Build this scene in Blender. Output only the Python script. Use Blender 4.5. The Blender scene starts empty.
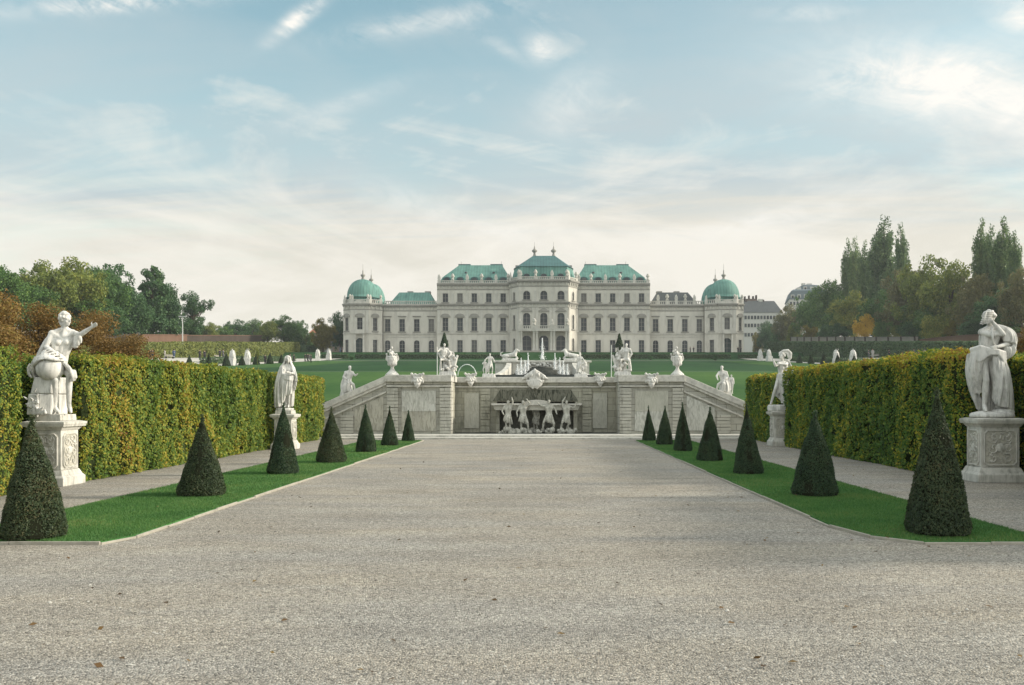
import bpy, bmesh, math, random
import numpy as np
from mathutils import Vector, Matrix

random.seed(11)
RNG = np.random.default_rng(11)
sc = bpy.context.scene
col = sc.collection
R = math.radians

# ------------------------------------------------------------------ naming / tagging
def tag(o, label=None, cat=None, group=None, kind=None):
    if label: o['label'] = label
    if cat: o['category'] = cat
    if group: o['group'] = group
    if kind: o['kind'] = kind
    return o

def empty(name, loc=(0, 0, 0), rz=0.0):
    o = bpy.data.objects.new(name, None)
    col.objects.link(o)
    o.location = loc
    o.rotation_euler = (0, 0, rz)
    o.empty_display_size = 0.2
    return o

def link(name, me, parent=None, loc=(0, 0, 0), rz=0.0, scale=None):
    o = bpy.data.objects.new(name, me)
    col.objects.link(o)
    if parent is not None: o.parent = parent
    o.location = loc
    o.rotation_euler = (0, 0, rz)
    if scale is not None:
        o.scale = scale if hasattr(scale, '__len__') else (scale,) * 3
    return o

def copy_tree(o, parent=None):
    c = o.copy(); col.objects.link(c)
    if parent is not None: c.parent = parent
    for ch in list(o.children):
        copy_tree(ch, c)
    return c

# ------------------------------------------------------------------ meshes
def np_mesh(name, verts, faces, mat=None, smooth=False):
    """verts (N,3) float, faces (M,k) int, all faces the same size"""
    me = bpy.data.meshes.new(name)
    verts = np.asarray(verts, dtype=np.float32); faces = np.asarray(faces, dtype=np.int32)
    m, k = faces.shape
    me.vertices.add(len(verts)); me.vertices.foreach_set('co', verts.ravel())
    me.loops.add(m * k); me.loops.foreach_set('vertex_index', faces.ravel())
    me.polygons.add(m)
    me.polygons.foreach_set('loop_start', np.arange(0, m * k, k, dtype=np.int32))
    me.polygons.foreach_set('loop_total', np.full(m, k, dtype=np.int32))
    if smooth: me.polygons.foreach_set('use_smooth', np.ones(m, dtype=bool))
    me.update(calc_edges=True); me.validate()
    if mat: me.materials.append(mat)
    return me

class MB:
    def __init__(s): s.v = []; s.f = []; s.m = []; s.M = None
    def add(s, vs, fs, mi=0):
        o = len(s.v)
        for p in vs:
            p = Vector(p)
            if s.M is not None: p = s.M @ p
            s.v.append(tuple(p))
        for f in fs: s.f.append([i + o for i in f]); s.m.append(mi)
    def box(s, x0, x1, y0, y1, z0, z1, mi=0):
        s.add([(x0, y0, z0), (x1, y0, z0), (x1, y1, z0), (x0, y1, z0), (x0, y0, z1), (x1, y0, z1), (x1, y1, z1), (x0, y1, z1)],
              [(0, 3, 2, 1), (4, 5, 6, 7), (0, 1, 5, 4), (1, 2, 6, 5), (2, 3, 7, 6), (3, 0, 4, 7)], mi)
    def prism(s, poly, y0, y1, mi=0):            # outline in x-z, counter-clockwise seen from -y
        n = len(poly)
        vs = [(x, y0, z) for x, z in poly] + [(x, y1, z) for x, z in poly]
        fs = [tuple(range(n)), tuple(range(2 * n - 1, n - 1, -1))]
        for i in range(n):
            j = (i + 1) % n; fs.append((i, i + n, j + n, j))
        s.add(vs, fs, mi)
    def loft(s, p0, z0, p1, z1, mi=0, cap0=True, cap1=True):   # plan polygons (x,y), ccw from above
        n = len(p0)
        vs = [(x, y, z0) for x, y in p0] + [(x, y, z1) for x, y in p1]
        fs = []
        if cap0: fs.append(tuple(range(n - 1, -1, -1)))
        if cap1: fs.append(tuple(range(n, 2 * n)))
        for i in range(n):
            j = (i + 1) % n; fs.append((i, j, j + n, i + n))
        s.add(vs, fs, mi)
    def lathe(s, prof, n=24, c=(0, 0, 0), mi=0, a0=0.0, sx=1.0, sy=1.0):
        vs = []; fs = []
        for r, z in prof:
            for k in range(n):
                a = a0 + 2 * math.pi * k / n
                vs.append((c[0] + sx * r * math.cos(a), c[1] + sy * r * math.sin(a), c[2] + z))
        for i in range(len(prof) - 1):
            for k in range(n):
                k2 = (k + 1) % n
                fs.append((i * n + k, i * n + k2, (i + 1) * n + k2, (i + 1) * n + k))
        fs.append(tuple(range(n - 1, -1, -1))); b = (len(prof) - 1) * n
        fs.append(tuple(range(b, b + n)))
        s.add(vs, fs, mi)
    def tube(s, pts, rad, n=8, mi=0):
        pts = [Vector(p) for p in pts]
        if not hasattr(rad, '__len__'): rad = [rad] * len(pts)
        vs = []; fs = []
        up = Vector((0.13, 0.31, 0.94)).normalized()
        for i, p in enumerate(pts):
            d = (pts[min(i + 1, len(pts) - 1)] - pts[max(i - 1, 0)])
            if d.length < 1e-6: d = Vector((0, 0, 1))
            d.normalize()
            a = d.cross(up)
            if a.length < 0.05: a = d.cross(Vector((1, 0, 0)))
            a.normalize(); b = d.cross(a)
            for k in range(n):
                t = 2 * math.pi * k / n
                vs.append(p + rad[i] * (math.cos(t) * a + math.sin(t) * b))
        for i in range(len(pts) - 1):
            for k in range(n):
                k2 = (k + 1) % n
                fs.append((i * n + k, (i + 1) * n + k, (i + 1) * n + k2, i * n + k2))
        fs.append(tuple(range(n))); b = (len(pts) - 1) * n
        fs.append(tuple(range(b + n - 1, b - 1, -1)))
        s.add(vs, fs, mi)
    def ell(s, c, r, rot=None, mi=0, nu=12, nv=8):
        if not hasattr(r, '__len__'): r = (r, r, r)
        Mx = Matrix.Identity(3) if rot is None else rot.to_matrix() if hasattr(rot, 'to_matrix') else rot
        vs = [Vector(c) + Mx @ Vector((0, 0, -r[2]))]; fs = []
        for i in range(1, nv):
            t = -math.pi / 2 + math.pi * i / nv
            for k in range(nu):
                a = 2 * math.pi * k / nu
                vs.append(Vector(c) + Mx @ Vector((r[0] * math.cos(t) * math.cos(a), r[1] * math.cos(t) * math.sin(a), r[2] * math.sin(t))))
        vs.append(Vector(c) + Mx @ Vector((0, 0, r[2])))
        for k in range(nu):
            k2 = (k + 1) % nu
            fs.append((0, 1 + k2, 1 + k))
            for i in range(nv - 2):
                fs.append((1 + i * nu + k, 1 + i * nu + k2, 1 + (i + 1) * nu + k2, 1 + (i + 1) * nu + k))
            b = 1 + (nv - 2) * nu
            fs.append((b + k, b + k2, len(vs) - 1))
        s.add(vs, fs, mi)
    def cap(s, p0, r0, p1, r1):                  # tapered capsule as tube + two balls
        s.tube([p0, p1], [r0, r1], 10); s.ell(p0, r0, nu=10, nv=8); s.ell(p1, r1, nu=10, nv=8)
    def chain(s, pts, rad):
        for i in range(len(pts) - 1): s.cap(pts[i], rad[i], pts[i + 1], rad[i + 1])
    def mesh(s, name, mats, smooth=False):
        me = bpy.data.meshes.new(name)
        me.from_pydata(s.v, [], s.f)
        if not isinstance(mats, (list, tuple)): mats = [mats]
        for m in mats: me.materials.append(m)
        me.polygons.foreach_set('material_index', s.m)
        if smooth: me.polygons.foreach_set('use_smooth', [True] * len(s.f))
        me.update()
        return me
    def build(s, name, mats, parent=None, smooth=False, loc=(0, 0, 0), rz=0.0, bevel=0.0, auto=False):
        o = link(name, s.mesh(name, mats, smooth), parent, loc, rz)
        if bevel:
            b = o.modifiers.new('bevel', 'BEVEL'); b.width = bevel; b.segments = 2; b.limit_method = 'ANGLE'; b.angle_limit = R(40)
        return o

_dg = None
def sculpt(mb, name, mat, voxel, smooth=3, rough=0.0, rscale=0.1):
    """union of overlapping closed shapes -> one continuous carved surface"""
    me = mb.mesh(name, mat)
    o = bpy.data.objects.new(name, me); col.objects.link(o)
    m = o.modifiers.new('r', 'REMESH'); m.mode = 'VOXEL'; m.voxel_size = voxel; m.use_smooth_shade = True
    m = o.modifiers.new('s', 'SMOOTH'); m.factor = 0.5; m.iterations = smooth
    if rough:
        t = bpy.data.textures.new(name + '_chisel', 'CLOUDS'); t.noise_scale = rscale
        m = o.modifiers.new('d', 'DISPLACE'); m.texture = t; m.strength = rough; m.texture_coords = 'LOCAL'
    dg = bpy.context.evaluated_depsgraph_get()
    out = bpy.data.meshes.new_from_object(o.evaluated_get(dg))
    out.name = name
    bpy.data.objects.remove(o); bpy.data.meshes.remove(me)
    out.materials.clear(); out.materials.append(mat)
    out.polygons.foreach_set('use_smooth', [True] * len(out.polygons))
    return out

# ------------------------------------------------------------------ leaves
def leaves(P, N, size, seed=0, tilt=0.6, aspect=0.6):
    """diamond leaf quads at P with normals around N"""
    rng = np.random.default_rng(seed)
    n = len(P)
    Nn = N + tilt * rng.normal(size=(n, 3)); Nn /= np.linalg.norm(Nn, axis=1, keepdims=True) + 1e-9
    A = rng.normal(size=(n, 3)); A -= (A * Nn).sum(1, keepdims=True) * Nn
    A /= np.linalg.norm(A, axis=1, keepdims=True) + 1e-9
    B = np.cross(Nn, A)
    s = (np.asarray(size) * rng.uniform(0.65, 1.35, n))[:, None] * 0.5
    V = np.stack([P - A * s, P + B * s * aspect + Nn * s * 0.15, P + A * s, P - B * s * aspect + Nn * s * 0.15], axis=1)
    return V.reshape(-1, 3), np.arange(4 * n, dtype=np.int32).reshape(n, 4)

def vnoise(p, seed=0, scale=1.0):
    """cheap smooth pseudo-noise, -1..1"""
    rng = np.random.default_rng(seed)
    out = np.zeros(len(p))
    for k in range(7):
        d = rng.normal(size=3); d *= scale * rng.uniform(0.6, 1.9) / np.linalg.norm(d)
        out += np.sin(p @ d * 2 * math.pi + rng.uniform(0, 6.28))
    return out / 3.5

# ------------------------------------------------------------------ materials
class NT:
    def __init__(s, name):
        s.mat = bpy.data.materials.new(name); s.mat.use_nodes = True
        s.t = s.mat.node_tree; s.t.nodes.clear()
        s.out = s.t.nodes.new('ShaderNodeOutputMaterial')
    def n(s, typ, **kw):
        nd = s.t.nodes.new(typ)
        for k, v in kw.items():
            if k.startswith('i_'):
                key = k[2:]
                key = int(key) if key.isdigit() else key.replace('_', ' ')
                nd.inputs[key].default_value = v
            else: setattr(nd, k, v)
        return nd
    def l(s, a, b): s.t.links.new(a, b)
    def math(s, op, a, b=None, c=None, clamp=False):
        nd = s.t.nodes.new('ShaderNodeMath'); nd.operation = op; nd.use_clamp = clamp
        for i, v in enumerate((a, b, c)):
            if v is None: continue
            if isinstance(v, (int, float)): nd.inputs[i].default_value = v
            else: s.l(v, nd.inputs[i])
        return nd.outputs[0]
    def noise(s, vec, scale, detail=4, rough=0.6, dist=0.0):
        nd = s.n('ShaderNodeTexNoise'); nd.inputs['Scale'].default_value = scale
        nd.inputs['Detail'].default_value = detail; nd.inputs['Roughness'].default_value = rough
        nd.inputs['Distortion'].default_value = dist
        if vec is not None: s.l(vec, nd.inputs['Vector'])
        return nd.outputs['Fac']
    def vec(s, kind='Object', scale=None):
        tc = s.n('ShaderNodeTexCoord'); v = tc.outputs[kind]
        if scale:
            mp = s.n('ShaderNodeMapping'); mp.inputs['Scale'].default_value = scale; s.l(v, mp.inputs['Vector']); v = mp.outputs[0]
        return v
    def world(s, scale=None):
        g = s.n('ShaderNodeNewGeometry'); v = g.outputs['Position']
        if scale:
            mp = s.n('ShaderNodeMapping'); mp.inputs['Scale'].default_value = scale; s.l(v, mp.inputs['Vector']); v = mp.outputs[0]
        return v
    def ramp(s, fac, stops, interp='LINEAR'):
        nd = s.n('ShaderNodeValToRGB'); cr = nd.color_ramp; cr.interpolation = interp
        while len(cr.elements) < len(stops): cr.elements.new(0.5)
        for e, (p, c) in zip(cr.elements, stops):
            e.position = p; e.color = (*c, 1) if len(c) == 3 else c
        s.l(fac, nd.inputs[0]); return nd.outputs[0]
    def mix(s, fac, a, b, blend='MIX'):
        nd = s.n('ShaderNodeMix', data_type='RGBA', blend_type=blend)
        if isinstance(fac, (int, float)): nd.inputs[0].default_value = fac
        else: s.l(fac, nd.inputs[0])
        for i, v in ((6, a), (7, b)):
            if isinstance(v, tuple): nd.inputs[i].default_value = (*v, 1) if len(v) == 3 else v
            else: s.l(v, nd.inputs[i])
        return nd.outputs[2]
    def bump(s, h, strength=0.3, dist=0.02):
        nd = s.n('ShaderNodeBump'); nd.inputs['Strength'].default_value = strength; nd.inputs['Distance'].default_value = dist
        s.l(h, nd.inputs['Height']); return nd.outputs[0]
    def bsdf(s, color, rough=0.8, normal=None, spec=0.3, metal=0.0, alpha=None):
        b = s.n('ShaderNodeBsdfPrincipled')
        if isinstance(color, tuple): b.inputs['Base Color'].default_value = (*color, 1)
        else: s.l(color, b.inputs['Base Color'])
        if isinstance(rough, (int, float)): b.inputs['Roughness'].default_value = rough
        else: s.l(rough, b.inputs['Roughness'])
        b.inputs['Specular IOR Level'].default_value = spec; b.inputs['Metallic'].default_value = metal
        if normal is not None: s.l(normal, b.inputs['Normal'])
        if alpha is not None:
            if isinstance(alpha, (int, float)): b.inputs['Alpha'].default_value = alpha
            else: s.l(alpha, b.inputs['Alpha'])
        s.l(b.outputs[0], s.out.inputs['Surface'])
        return b

def leaf_mat(name, stops, patch=(0.5, 0.5, 0.5), patch_w=0.6, rnd_w=0.5, trans=0.25, rough=0.6, spec=0.25, ob_w=0.0):
    t = NT(name)
    g = t.n('ShaderNodeNewGeometry')
    nz = t.noise(t.world(patch), 1.0, 3, 0.55, 0.4)
    f = t.math('MULTIPLY_ADD', g.outputs['Random Per Island'], rnd_w, -0.5 * rnd_w + 0.5)
    f2 = t.math('MULTIPLY_ADD', nz, 2.2 * patch_w, -1.1 * patch_w)
    f = t.math('ADD', f, f2)
    if ob_w:
        oi = t.n('ShaderNodeObjectInfo')
        f = t.math('ADD', f, t.math('MULTIPLY_ADD', oi.outputs['Random'], ob_w, -0.5 * ob_w))
    c = t.ramp(f, stops)
    b = t.bsdf(c, rough, spec=spec)
    if trans:
        tr = t.n('ShaderNodeBsdfTranslucent'); t.l(c, tr.inputs['Color'])
        mx = t.n('ShaderNodeMixShader'); mx.inputs[0].default_value = trans
        t.l(b.outputs[0], mx.inputs[1]); t.l(tr.outputs[0], mx.inputs[2]); t.l(mx.outputs[0], t.out.inputs['Surface'])
    return t.mat

def plain(name, c, rough=0.7, spec=0.3, nscale=6.0, var=0.15, metal=0.0):
    t = NT(name)
    nz = t.noise(t.vec('Object'), nscale, 5, 0.6)
    cc = t.mix(nz, tuple(max(0, x * (1 - var)) for x in c), tuple(min(1, x * (1 + var)) for x in c))
    t.bsdf(cc, rough, t.bump(nz, 0.15, 0.02), spec, metal)
    return t.mat

def stone(name, c, dirt=(0.10, 0.10, 0.085), scale=3.0, dirt_amt=0.5, streak=True, bump=0.25, bdist=0.01, fine=40.0):
    """weathered stone: cloudy tint, rain streaks, lichen blotches of fixed shape"""
    t = NT(name)
    v = t.vec('Object')
    n1 = t.noise(v, scale, 6, 0.65)
    base = t.ramp(n1, [(0.3, tuple(x * 0.80 for x in c)), (0.55, c), (0.75, tuple(min(1, x * 1.12) for x in c))])
    n2 = t.noise(t.vec('Object', (1, 1, 0.22 if streak else 1)), scale * 2.3, 6, 0.7, 0.3)
    m = t.ramp(n2, [(0.47, (0, 0, 0)), (0.69, (1, 1, 1))])
    mm = t.math('MULTIPLY', m, dirt_amt)
    cc = t.mix(mm, base, dirt)
    nf = t.noise(v, fine, 4, 0.6)
    h = t.math('ADD', t.math('MULTIPLY', nf, 0.5), n2)
    t.bsdf(cc, 0.85, t.bump(h, bump, bdist), 0.2)
    return t.mat
HAZE = 0.0002
# ------------------------------------------------------------------ camera
FPX, VPX, HOR, EYE = 900.0, 543.0, 400.0, 1.70
cam_d = bpy.data.cameras.new('camera'); cam = bpy.data.objects.new('camera', cam_d); col.objects.link(cam)
cam_d.sensor_width = 36.0; cam_d.lens = 36.0 * FPX / 1024
cam.location = (0, 0, EYE); cam.rotation_euler = (R(90), 0, 0)
cam_d.shift_x = (512 - VPX) / 1024; cam_d.shift_y = (HOR - 342.5) / 1024
cam_d.clip_start = 0.1; cam_d.clip_end = 6000
sc.camera = cam
sc.render.resolution_x, sc.render.resolution_y = 1024, 685

# ------------------------------------------------------------------ light
SUN_EL, SUN_AZ = 21.0, 3.0        # azimuth from +X towards +Y, degrees
sd = Vector((math.cos(R(SUN_EL)) * math.cos(R(SUN_AZ)), math.cos(R(SUN_EL)) * math.sin(R(SUN_AZ)), math.sin(R(SUN_EL))))
ld = bpy.data.lights.new('sun', 'SUN'); ld.energy = 4.0; ld.angle = R(5.0); ld.color = (1.0, 0.91, 0.78)
lo = bpy.data.objects.new('sun', ld); col.objects.link(lo)
lo.rotation_euler = (-sd).to_track_quat('-Z', 'Y').to_euler(); lo.location = (60, -20, 60)

sc.view_settings.view_transform = 'Standard'; sc.view_settings.look = 'None'
sc.view_settings.gamma = 1.0; sc.view_settings.use_curve_mapping = False
sc.view_settings.exposure = 0.27

# ------------------------------------------------------------------ sky
w = bpy.data.worlds.new('World'); sc.world = w; w.use_nodes = True
class WT(NT):
    def __init__(s):
        s.t = w.node_tree; s.t.nodes.clear(); s.out = s.t.nodes.new('ShaderNodeOutputWorld')
W_ = WT()
tc = W_.n('ShaderNodeTexCoord'); D = tc.outputs['Generated']
sky = W_.n('ShaderNodeTexSky'); sky.sky_type = 'NISHITA'; sky.sun_disc = False
sky.sun_elevation = R(SUN_EL); sky.sun_rotation = R(90 - SUN_AZ)
sky.air_density = 1.0; sky.dust_density = 0.6; sky.ozone_density = 1.2; sky.altitude = 200
sx = W_.n('ShaderNodeSeparateXYZ'); W_.l(D, sx.inputs[0])
X, Y, Z = sx.outputs
# flat cloud layer coordinates
zz = W_.math('ADD', W_.math('MAXIMUM', Z, 0.0), 0.10)
px = W_.math('DIVIDE', X, zz); py = W_.math('DIVIDE', Y, zz)
cb = W_.n('ShaderNodeCombineXYZ'); W_.l(px, cb.inputs[0]); W_.l(py, cb.inputs[1])
def cmap(scale, loc=(0, 0, 0), rot=0):
    mp = W_.n('ShaderNodeMapping'); mp.inputs['Scale'].default_value = scale; mp.inputs['Location'].default_value = loc
    mp.inputs['Rotation'].default_value = (0, 0, rot)
    W_.l(cb.outputs[0], mp.inputs['Vector']); return mp.outputs[0]
nA = W_.noise(cmap((0.55, 0.62, 1), (3.1, 0.4, 0), R(14)), 1.6, 9, 0.60, 0.9)
nB = W_.noise(cmap((0.35, 1.25, 1), (7.3, 2.2, 0), R(-16)), 1.5, 9, 0.64, 1.4)
def dmap(scale, rot=0, loc=(0, 0, 0)):   # by bearing and height
    mp = W_.n('ShaderNodeMapping'); mp.inputs['Rotation'].default_value = (0, rot, 0); W_.l(D, mp.inputs['Vector'])
    m2 = W_.n('ShaderNodeMapping'); m2.inputs['Scale'].default_value = scale; m2.inputs['Location'].default_value = loc; W_.l(mp.outputs[0], m2.inputs['Vector']); return m2.outputs[0]
nC = W_.noise(dmap((1, .5, 1.7), R(15), (3.3, 0, 1.1)), 11.0, 10, 0.66, 0.7)
nD = W_.noise(dmap((1, .5, 3.2), R(-20), (7.3, 0, 4.1)), 15.0, 10, 0.68, 1.0)
# veil grows towards the horizon
veil = W_.n('ShaderNodeMapRange', interpolation_type='SMOOTHSTEP'); W_.l(Z, veil.inputs['Value'])
veil.inputs['From Min'].default_value = 0.50; veil.inputs['From Max'].default_value = 0.13
veil.inputs['To Min'].default_value = 0.0; veil.inputs['To Max'].default_value = 1.15
v2 = W_.math('ADD', veil.outputs[0], W_.math('MULTIPLY_ADD', nA, 1.35, -0.70))
v2 = W_.math('ADD', v2, W_.math('MULTIPLY_ADD', nB, 0.55, -0.275))
# the east side of the view is more veiled
v2 = W_.math('ADD', v2, W_.math('MULTIPLY', X, 0.22), clamp=True)
# single clouds, given by their bearing (tangent coordinates of the southern sky)
ysafe = W_.math('MAXIMUM', Y, 0.02)
gu = W_.math('DIVIDE', X, ysafe); gv = W_.math('DIVIDE', Z, ysafe)
def cloud(u, v, ru, rv, rot, amt, wisp=1.0):
    c, s_ = math.cos(rot), math.sin(rot)
    du = W_.math('SUBTRACT', gu, u); dv = W_.math('SUBTRACT', gv, v)
    a = W_.math('ADD', W_.math('MULTIPLY', du, c / ru), W_.math('MULTIPLY', dv, s_ / ru))
    b = W_.math('ADD', W_.math('MULTIPLY', du, -s_ / rv), W_.math('MULTIPLY', dv, c / rv))
    d2 = W_.math('ADD', W_.math('MULTIPLY', a, a), W_.math('MULTIPLY', b, b))
    g = W_.math('EXPONENT', W_.math('MULTIPLY', d2, -1.0))
    n_ = W_.math('ADD', W_.math('MULTIPLY_ADD', nC, 4.2 * wisp, 0.60 - 2.1 * wisp), W_.math('MULTIPLY_ADD', nD, 3.0 * wisp, -1.5 * wisp), clamp=False)
    n_ = W_.math('MAXIMUM', n_, 0.0)
    return W_.math('MULTIPLY', W_.math('MULTIPLY', g, n_), amt * 1.5, clamp=True)
CL = [(-0.485, .440, .10, .010, R(4), 0.62, .9), (-0.272, .424, .036, .009, R(38), .70, .9), (-.003, .390, .018, .015, R(-25), .50, .8),
      (-.13, .420, .10, .012, R(10), .34, .9), (-.05, .395, .04, .008, R(-30), .22, .9), (0.03, .33, .05, .03, R(40), .24, .9), (.46, .352, .14, .045, R(-6), 1.0, .42), (.55, .315, .10, .035, R(-18), .9, .42), (.37, .365, .08, .026, R(12), .8, .55),
      (.54, .43, .04, .022, R(0), .6, .7), (.30, .43, .06, .010, R(0), .25, .9), (-.22, .330, .06, .010, R(20), .25, .9), (-.10, .205, .10, .016, R(-18), .40, .6), (.25, .20, .12, .014, R(10), .35, .7)]
cm = None
for a in CL:
    k = cloud(*a); cm = k if cm is None else W_.math('MAXIMUM', cm, k)
# bright cream bank low over the palace
bank = W_.n('ShaderNodeMapRange', interpolation_type='SMOOTHSTEP'); W_.l(W_.math('ADD', gv, W_.math('MULTIPLY_ADD', nB, 0.16, -0.08)), bank.inputs['Value'])
bank.inputs['From Min'].default_value = 0.26; bank.inputs['From Max'].default_value = 0.17
veilc = W_.mix(bank.outputs[0], (0.455, 0.525, 0.55), (0.670, 0.628, 0.548))
skb = W_.mix(1.0, sky.outputs[0], (0.198, 0.206, 0.155), 'MULTIPLY')
c1 = W_.mix(W_.math('MULTIPLY', v2, 0.95), skb, veilc)
# streaky high cloud, denser towards the horizon
st1 = W_.noise(dmap((1, .4, 3.0), R(-9), (5.3, 1.0, .4)), 2.6, 12, 0.60, 1.3)
st2 = W_.noise(dmap((1, .4, 3.6), R(13), (1.3, 2.0, 2.4)), 5.5, 12, 0.66, 1.0)
stm = W_.math('ADD', W_.math('MULTIPLY', st1, 0.66), W_.math('MULTIPLY', st2, 0.34))
lowf = W_.n('ShaderNodeMapRange', interpolation_type='SMOOTHSTEP'); W_.l(Z, lowf.inputs['Value'])
lowf.inputs['From Min'].default_value = 0.40; lowf.inputs['From Max'].default_value = 0.16; lowf.inputs['To Min'].default_value = 0.60; lowf.inputs['To Max'].default_value = 0.40
stv = W_.math('MULTIPLY', W_.math('SUBTRACT', stm, lowf.outputs[0]), 6.0, clamp=True)
c1 = W_.mix(W_.math('MULTIPLY', stv, 0.70), c1, (0.83, 0.795, 0.72))
c2 = W_.mix(cm, c1, (0.84, 0.82, 0.77))
# added fill light: unseen sky brightened overhead, in the north and round the sun
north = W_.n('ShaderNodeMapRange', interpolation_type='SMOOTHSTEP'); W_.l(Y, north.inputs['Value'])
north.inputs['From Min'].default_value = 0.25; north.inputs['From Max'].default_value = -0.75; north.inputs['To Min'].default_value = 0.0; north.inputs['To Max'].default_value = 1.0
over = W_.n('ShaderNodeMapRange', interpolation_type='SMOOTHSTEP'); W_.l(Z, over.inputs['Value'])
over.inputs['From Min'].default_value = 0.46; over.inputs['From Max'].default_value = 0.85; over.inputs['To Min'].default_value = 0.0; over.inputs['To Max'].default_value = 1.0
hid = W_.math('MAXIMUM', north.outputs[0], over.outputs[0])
fill_sky = W_.mix(nA, (0.90, 0.95, 0.95), (1.22, 1.23, 1.17))
c2 = W_.mix(W_.math('MULTIPLY', hid, 0.85), c2, fill_sky)
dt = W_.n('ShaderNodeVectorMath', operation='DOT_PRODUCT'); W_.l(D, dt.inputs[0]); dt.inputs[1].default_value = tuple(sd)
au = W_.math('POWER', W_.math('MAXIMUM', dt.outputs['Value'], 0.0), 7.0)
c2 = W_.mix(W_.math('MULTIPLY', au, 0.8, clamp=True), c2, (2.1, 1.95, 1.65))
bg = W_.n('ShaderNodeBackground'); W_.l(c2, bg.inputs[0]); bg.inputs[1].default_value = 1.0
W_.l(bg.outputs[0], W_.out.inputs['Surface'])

# ------------------------------------------------------------------ common materials
M = {}
M['statue'] = stone('white_statue_stone', (0.66, 0.65, 0.61), (0.16, 0.16, 0.145), 4.0, 0.72, True, 0.2, 0.008)
M['grotto_statue'] = stone('weathered_grotto_statue', (0.46, 0.455, 0.40), (0.12, 0.12, 0.10), 5.0, 0.8, True, 0.2, 0.008)
M['pedestal'] = stone('pedestal_stone', (0.58, 0.565, 0.51), (0.17, 0.17, 0.14), 3.0, 0.7, True, 0.25, 0.008)
M['relief'] = stone('carved_relief_stone', (0.50, 0.48, 0.41), (0.20, 0.20, 0.16), 6.0, 0.6, False, 0.8, 0.03, 14)
M['coping'] = stone('coping_stone', (0.58, 0.565, 0.51), (0.17, 0.18, 0.15), 2.0, 0.5, False, 0.2, 0.01)
M['kerb'] = stone('kerb_stone', (0.36, 0.335, 0.28), (0.18, 0.18, 0.14), 4.0, 0.5, False)
M['iron'] = plain('dark_iron', (0.03, 0.032, 0.03), 0.5)
M['bark'] = plain('bark', (0.07, 0.055, 0.042), 0.9, 0.1, 3.0, 0.4)
M['whitemetal'] = plain('pale_painted_metal', (0.55, 0.56, 0.54), 0.5)
M['paleconc'] = plain('pale_plaster', (0.50, 0.49, 0.45), 0.9, 0.1, 1.2, 0.15)

def ashlar(name, c, c2, bw, bh, dirt=(0.07, 0.075, 0.06), dirt_amt=0.7, mortar=0.012, mc=(0.2, 0.19, 0.16)):
    """coursed stone blocks in the x-z plane of the object"""
    t = NT(name)
    v = t.vec('Object'); s_ = t.n('ShaderNodeSeparateXYZ'); t.l(v, s_.inputs[0])
    cb_ = t.n('ShaderNodeCombineXYZ'); t.l(t.math('ADD', s_.outputs[0], s_.outputs[1]), cb_.inputs[0]); t.l(s_.outputs[2], cb_.inputs[1])
    b = t.n('ShaderNodeTexBrick'); t.l(cb_.outputs[0], b.inputs['Vector'])
    b.inputs['Scale'].default_value = 1.0; b.inputs['Brick Width'].default_value = bw; b.inputs['Row Height'].default_value = bh
    b.inputs['Mortar Size'].default_value = mortar; b.inputs['Mortar Smooth'].default_value = 0.3; b.inputs['Bias'].default_value = 0.0
    b.inputs['Color1'].default_value = (*c, 1); b.inputs['Color2'].default_value = (*c2, 1); b.inputs['Mortar'].default_value = (*mc, 1)
    n1 = t.noise(v, 1.6, 6, 0.65)
    cc = t.mix(t.ramp(n1, [(0.35, (0, 0, 0)), (0.7, (1, 1, 1))]), b.outputs[0], tuple(x * 0.82 for x in c))
    n2 = t.noise(t.vec('Object', (1, 1, 0.3)), 2.4, 6, 0.72, 0.3)
    cc = t.mix(t.math('MULTIPLY', t.ramp(n2, [(0.5, (0, 0, 0)), (0.75, (1, 1, 1))]), dirt_amt), cc, dirt)
    h = t.math('ADD', t.math('MULTIPLY', b.outputs['Fac'], -1.0), t.math('MULTIPLY', t.noise(v, 30, 4), 0.3))
    t.bsdf(cc, 0.9, t.bump(h, 0.5, 0.015), 0.15)
    return t.mat
M['ashlar'] = ashlar('cascade_wall_ashlar', (0.50, 0.49, 0.43), (0.43, 0.42, 0.36), 0.9, 0.30, (0.12, 0.12, 0.095), 0.7, 0.016, (0.13, 0.12, 0.10))
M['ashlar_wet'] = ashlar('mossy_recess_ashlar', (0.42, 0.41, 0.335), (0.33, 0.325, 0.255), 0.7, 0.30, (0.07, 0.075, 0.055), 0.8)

def wormed(name, c, dark, amt):
    t = NT(name)
    v = t.vec('Object', (1, 1, 0.28))
    n = t.noise(v, 9.0, 4, 0.6, 1.2)
    n2 = t.noise(t.vec('Object'), 1.3, 5, 0.6)
    f = t.ramp(n, [(0.38, (1, 1, 1)), (0.56, (0, 0, 0))])
    cc = t.mix(t.math('MULTIPLY', f, amt), c, dark)
    cc = t.mix(t.math('MULTIPLY', t.ramp(n2, [(0.45, (0, 0, 0)), (0.75, (1, 1, 1))]), 0.5), cc, tuple(x * 0.6 for x in c))
    t.bsdf(cc, 0.95, t.bump(n, 0.9, 0.05), 0.1)
    return t.mat
M['stucco'] = wormed('dripstone_panel', (0.56, 0.56, 0.51), (0.25, 0.25, 0.21), 0.6)
M['stucco_brown'] = wormed('brown_dripstone_panel', (0.45, 0.435, 0.37), (0.20, 0.195, 0.155), 0.6)
M['stucco_pale'] = wormed('smooth_panel', (0.48, 0.475, 0.41), (0.33, 0.33, 0.27), 0.4)
M['moss'] = wormed('dark_wet_dripstone', (0.17, 0.17, 0.135), (0.035, 0.04, 0.03), 0.9)

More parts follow.
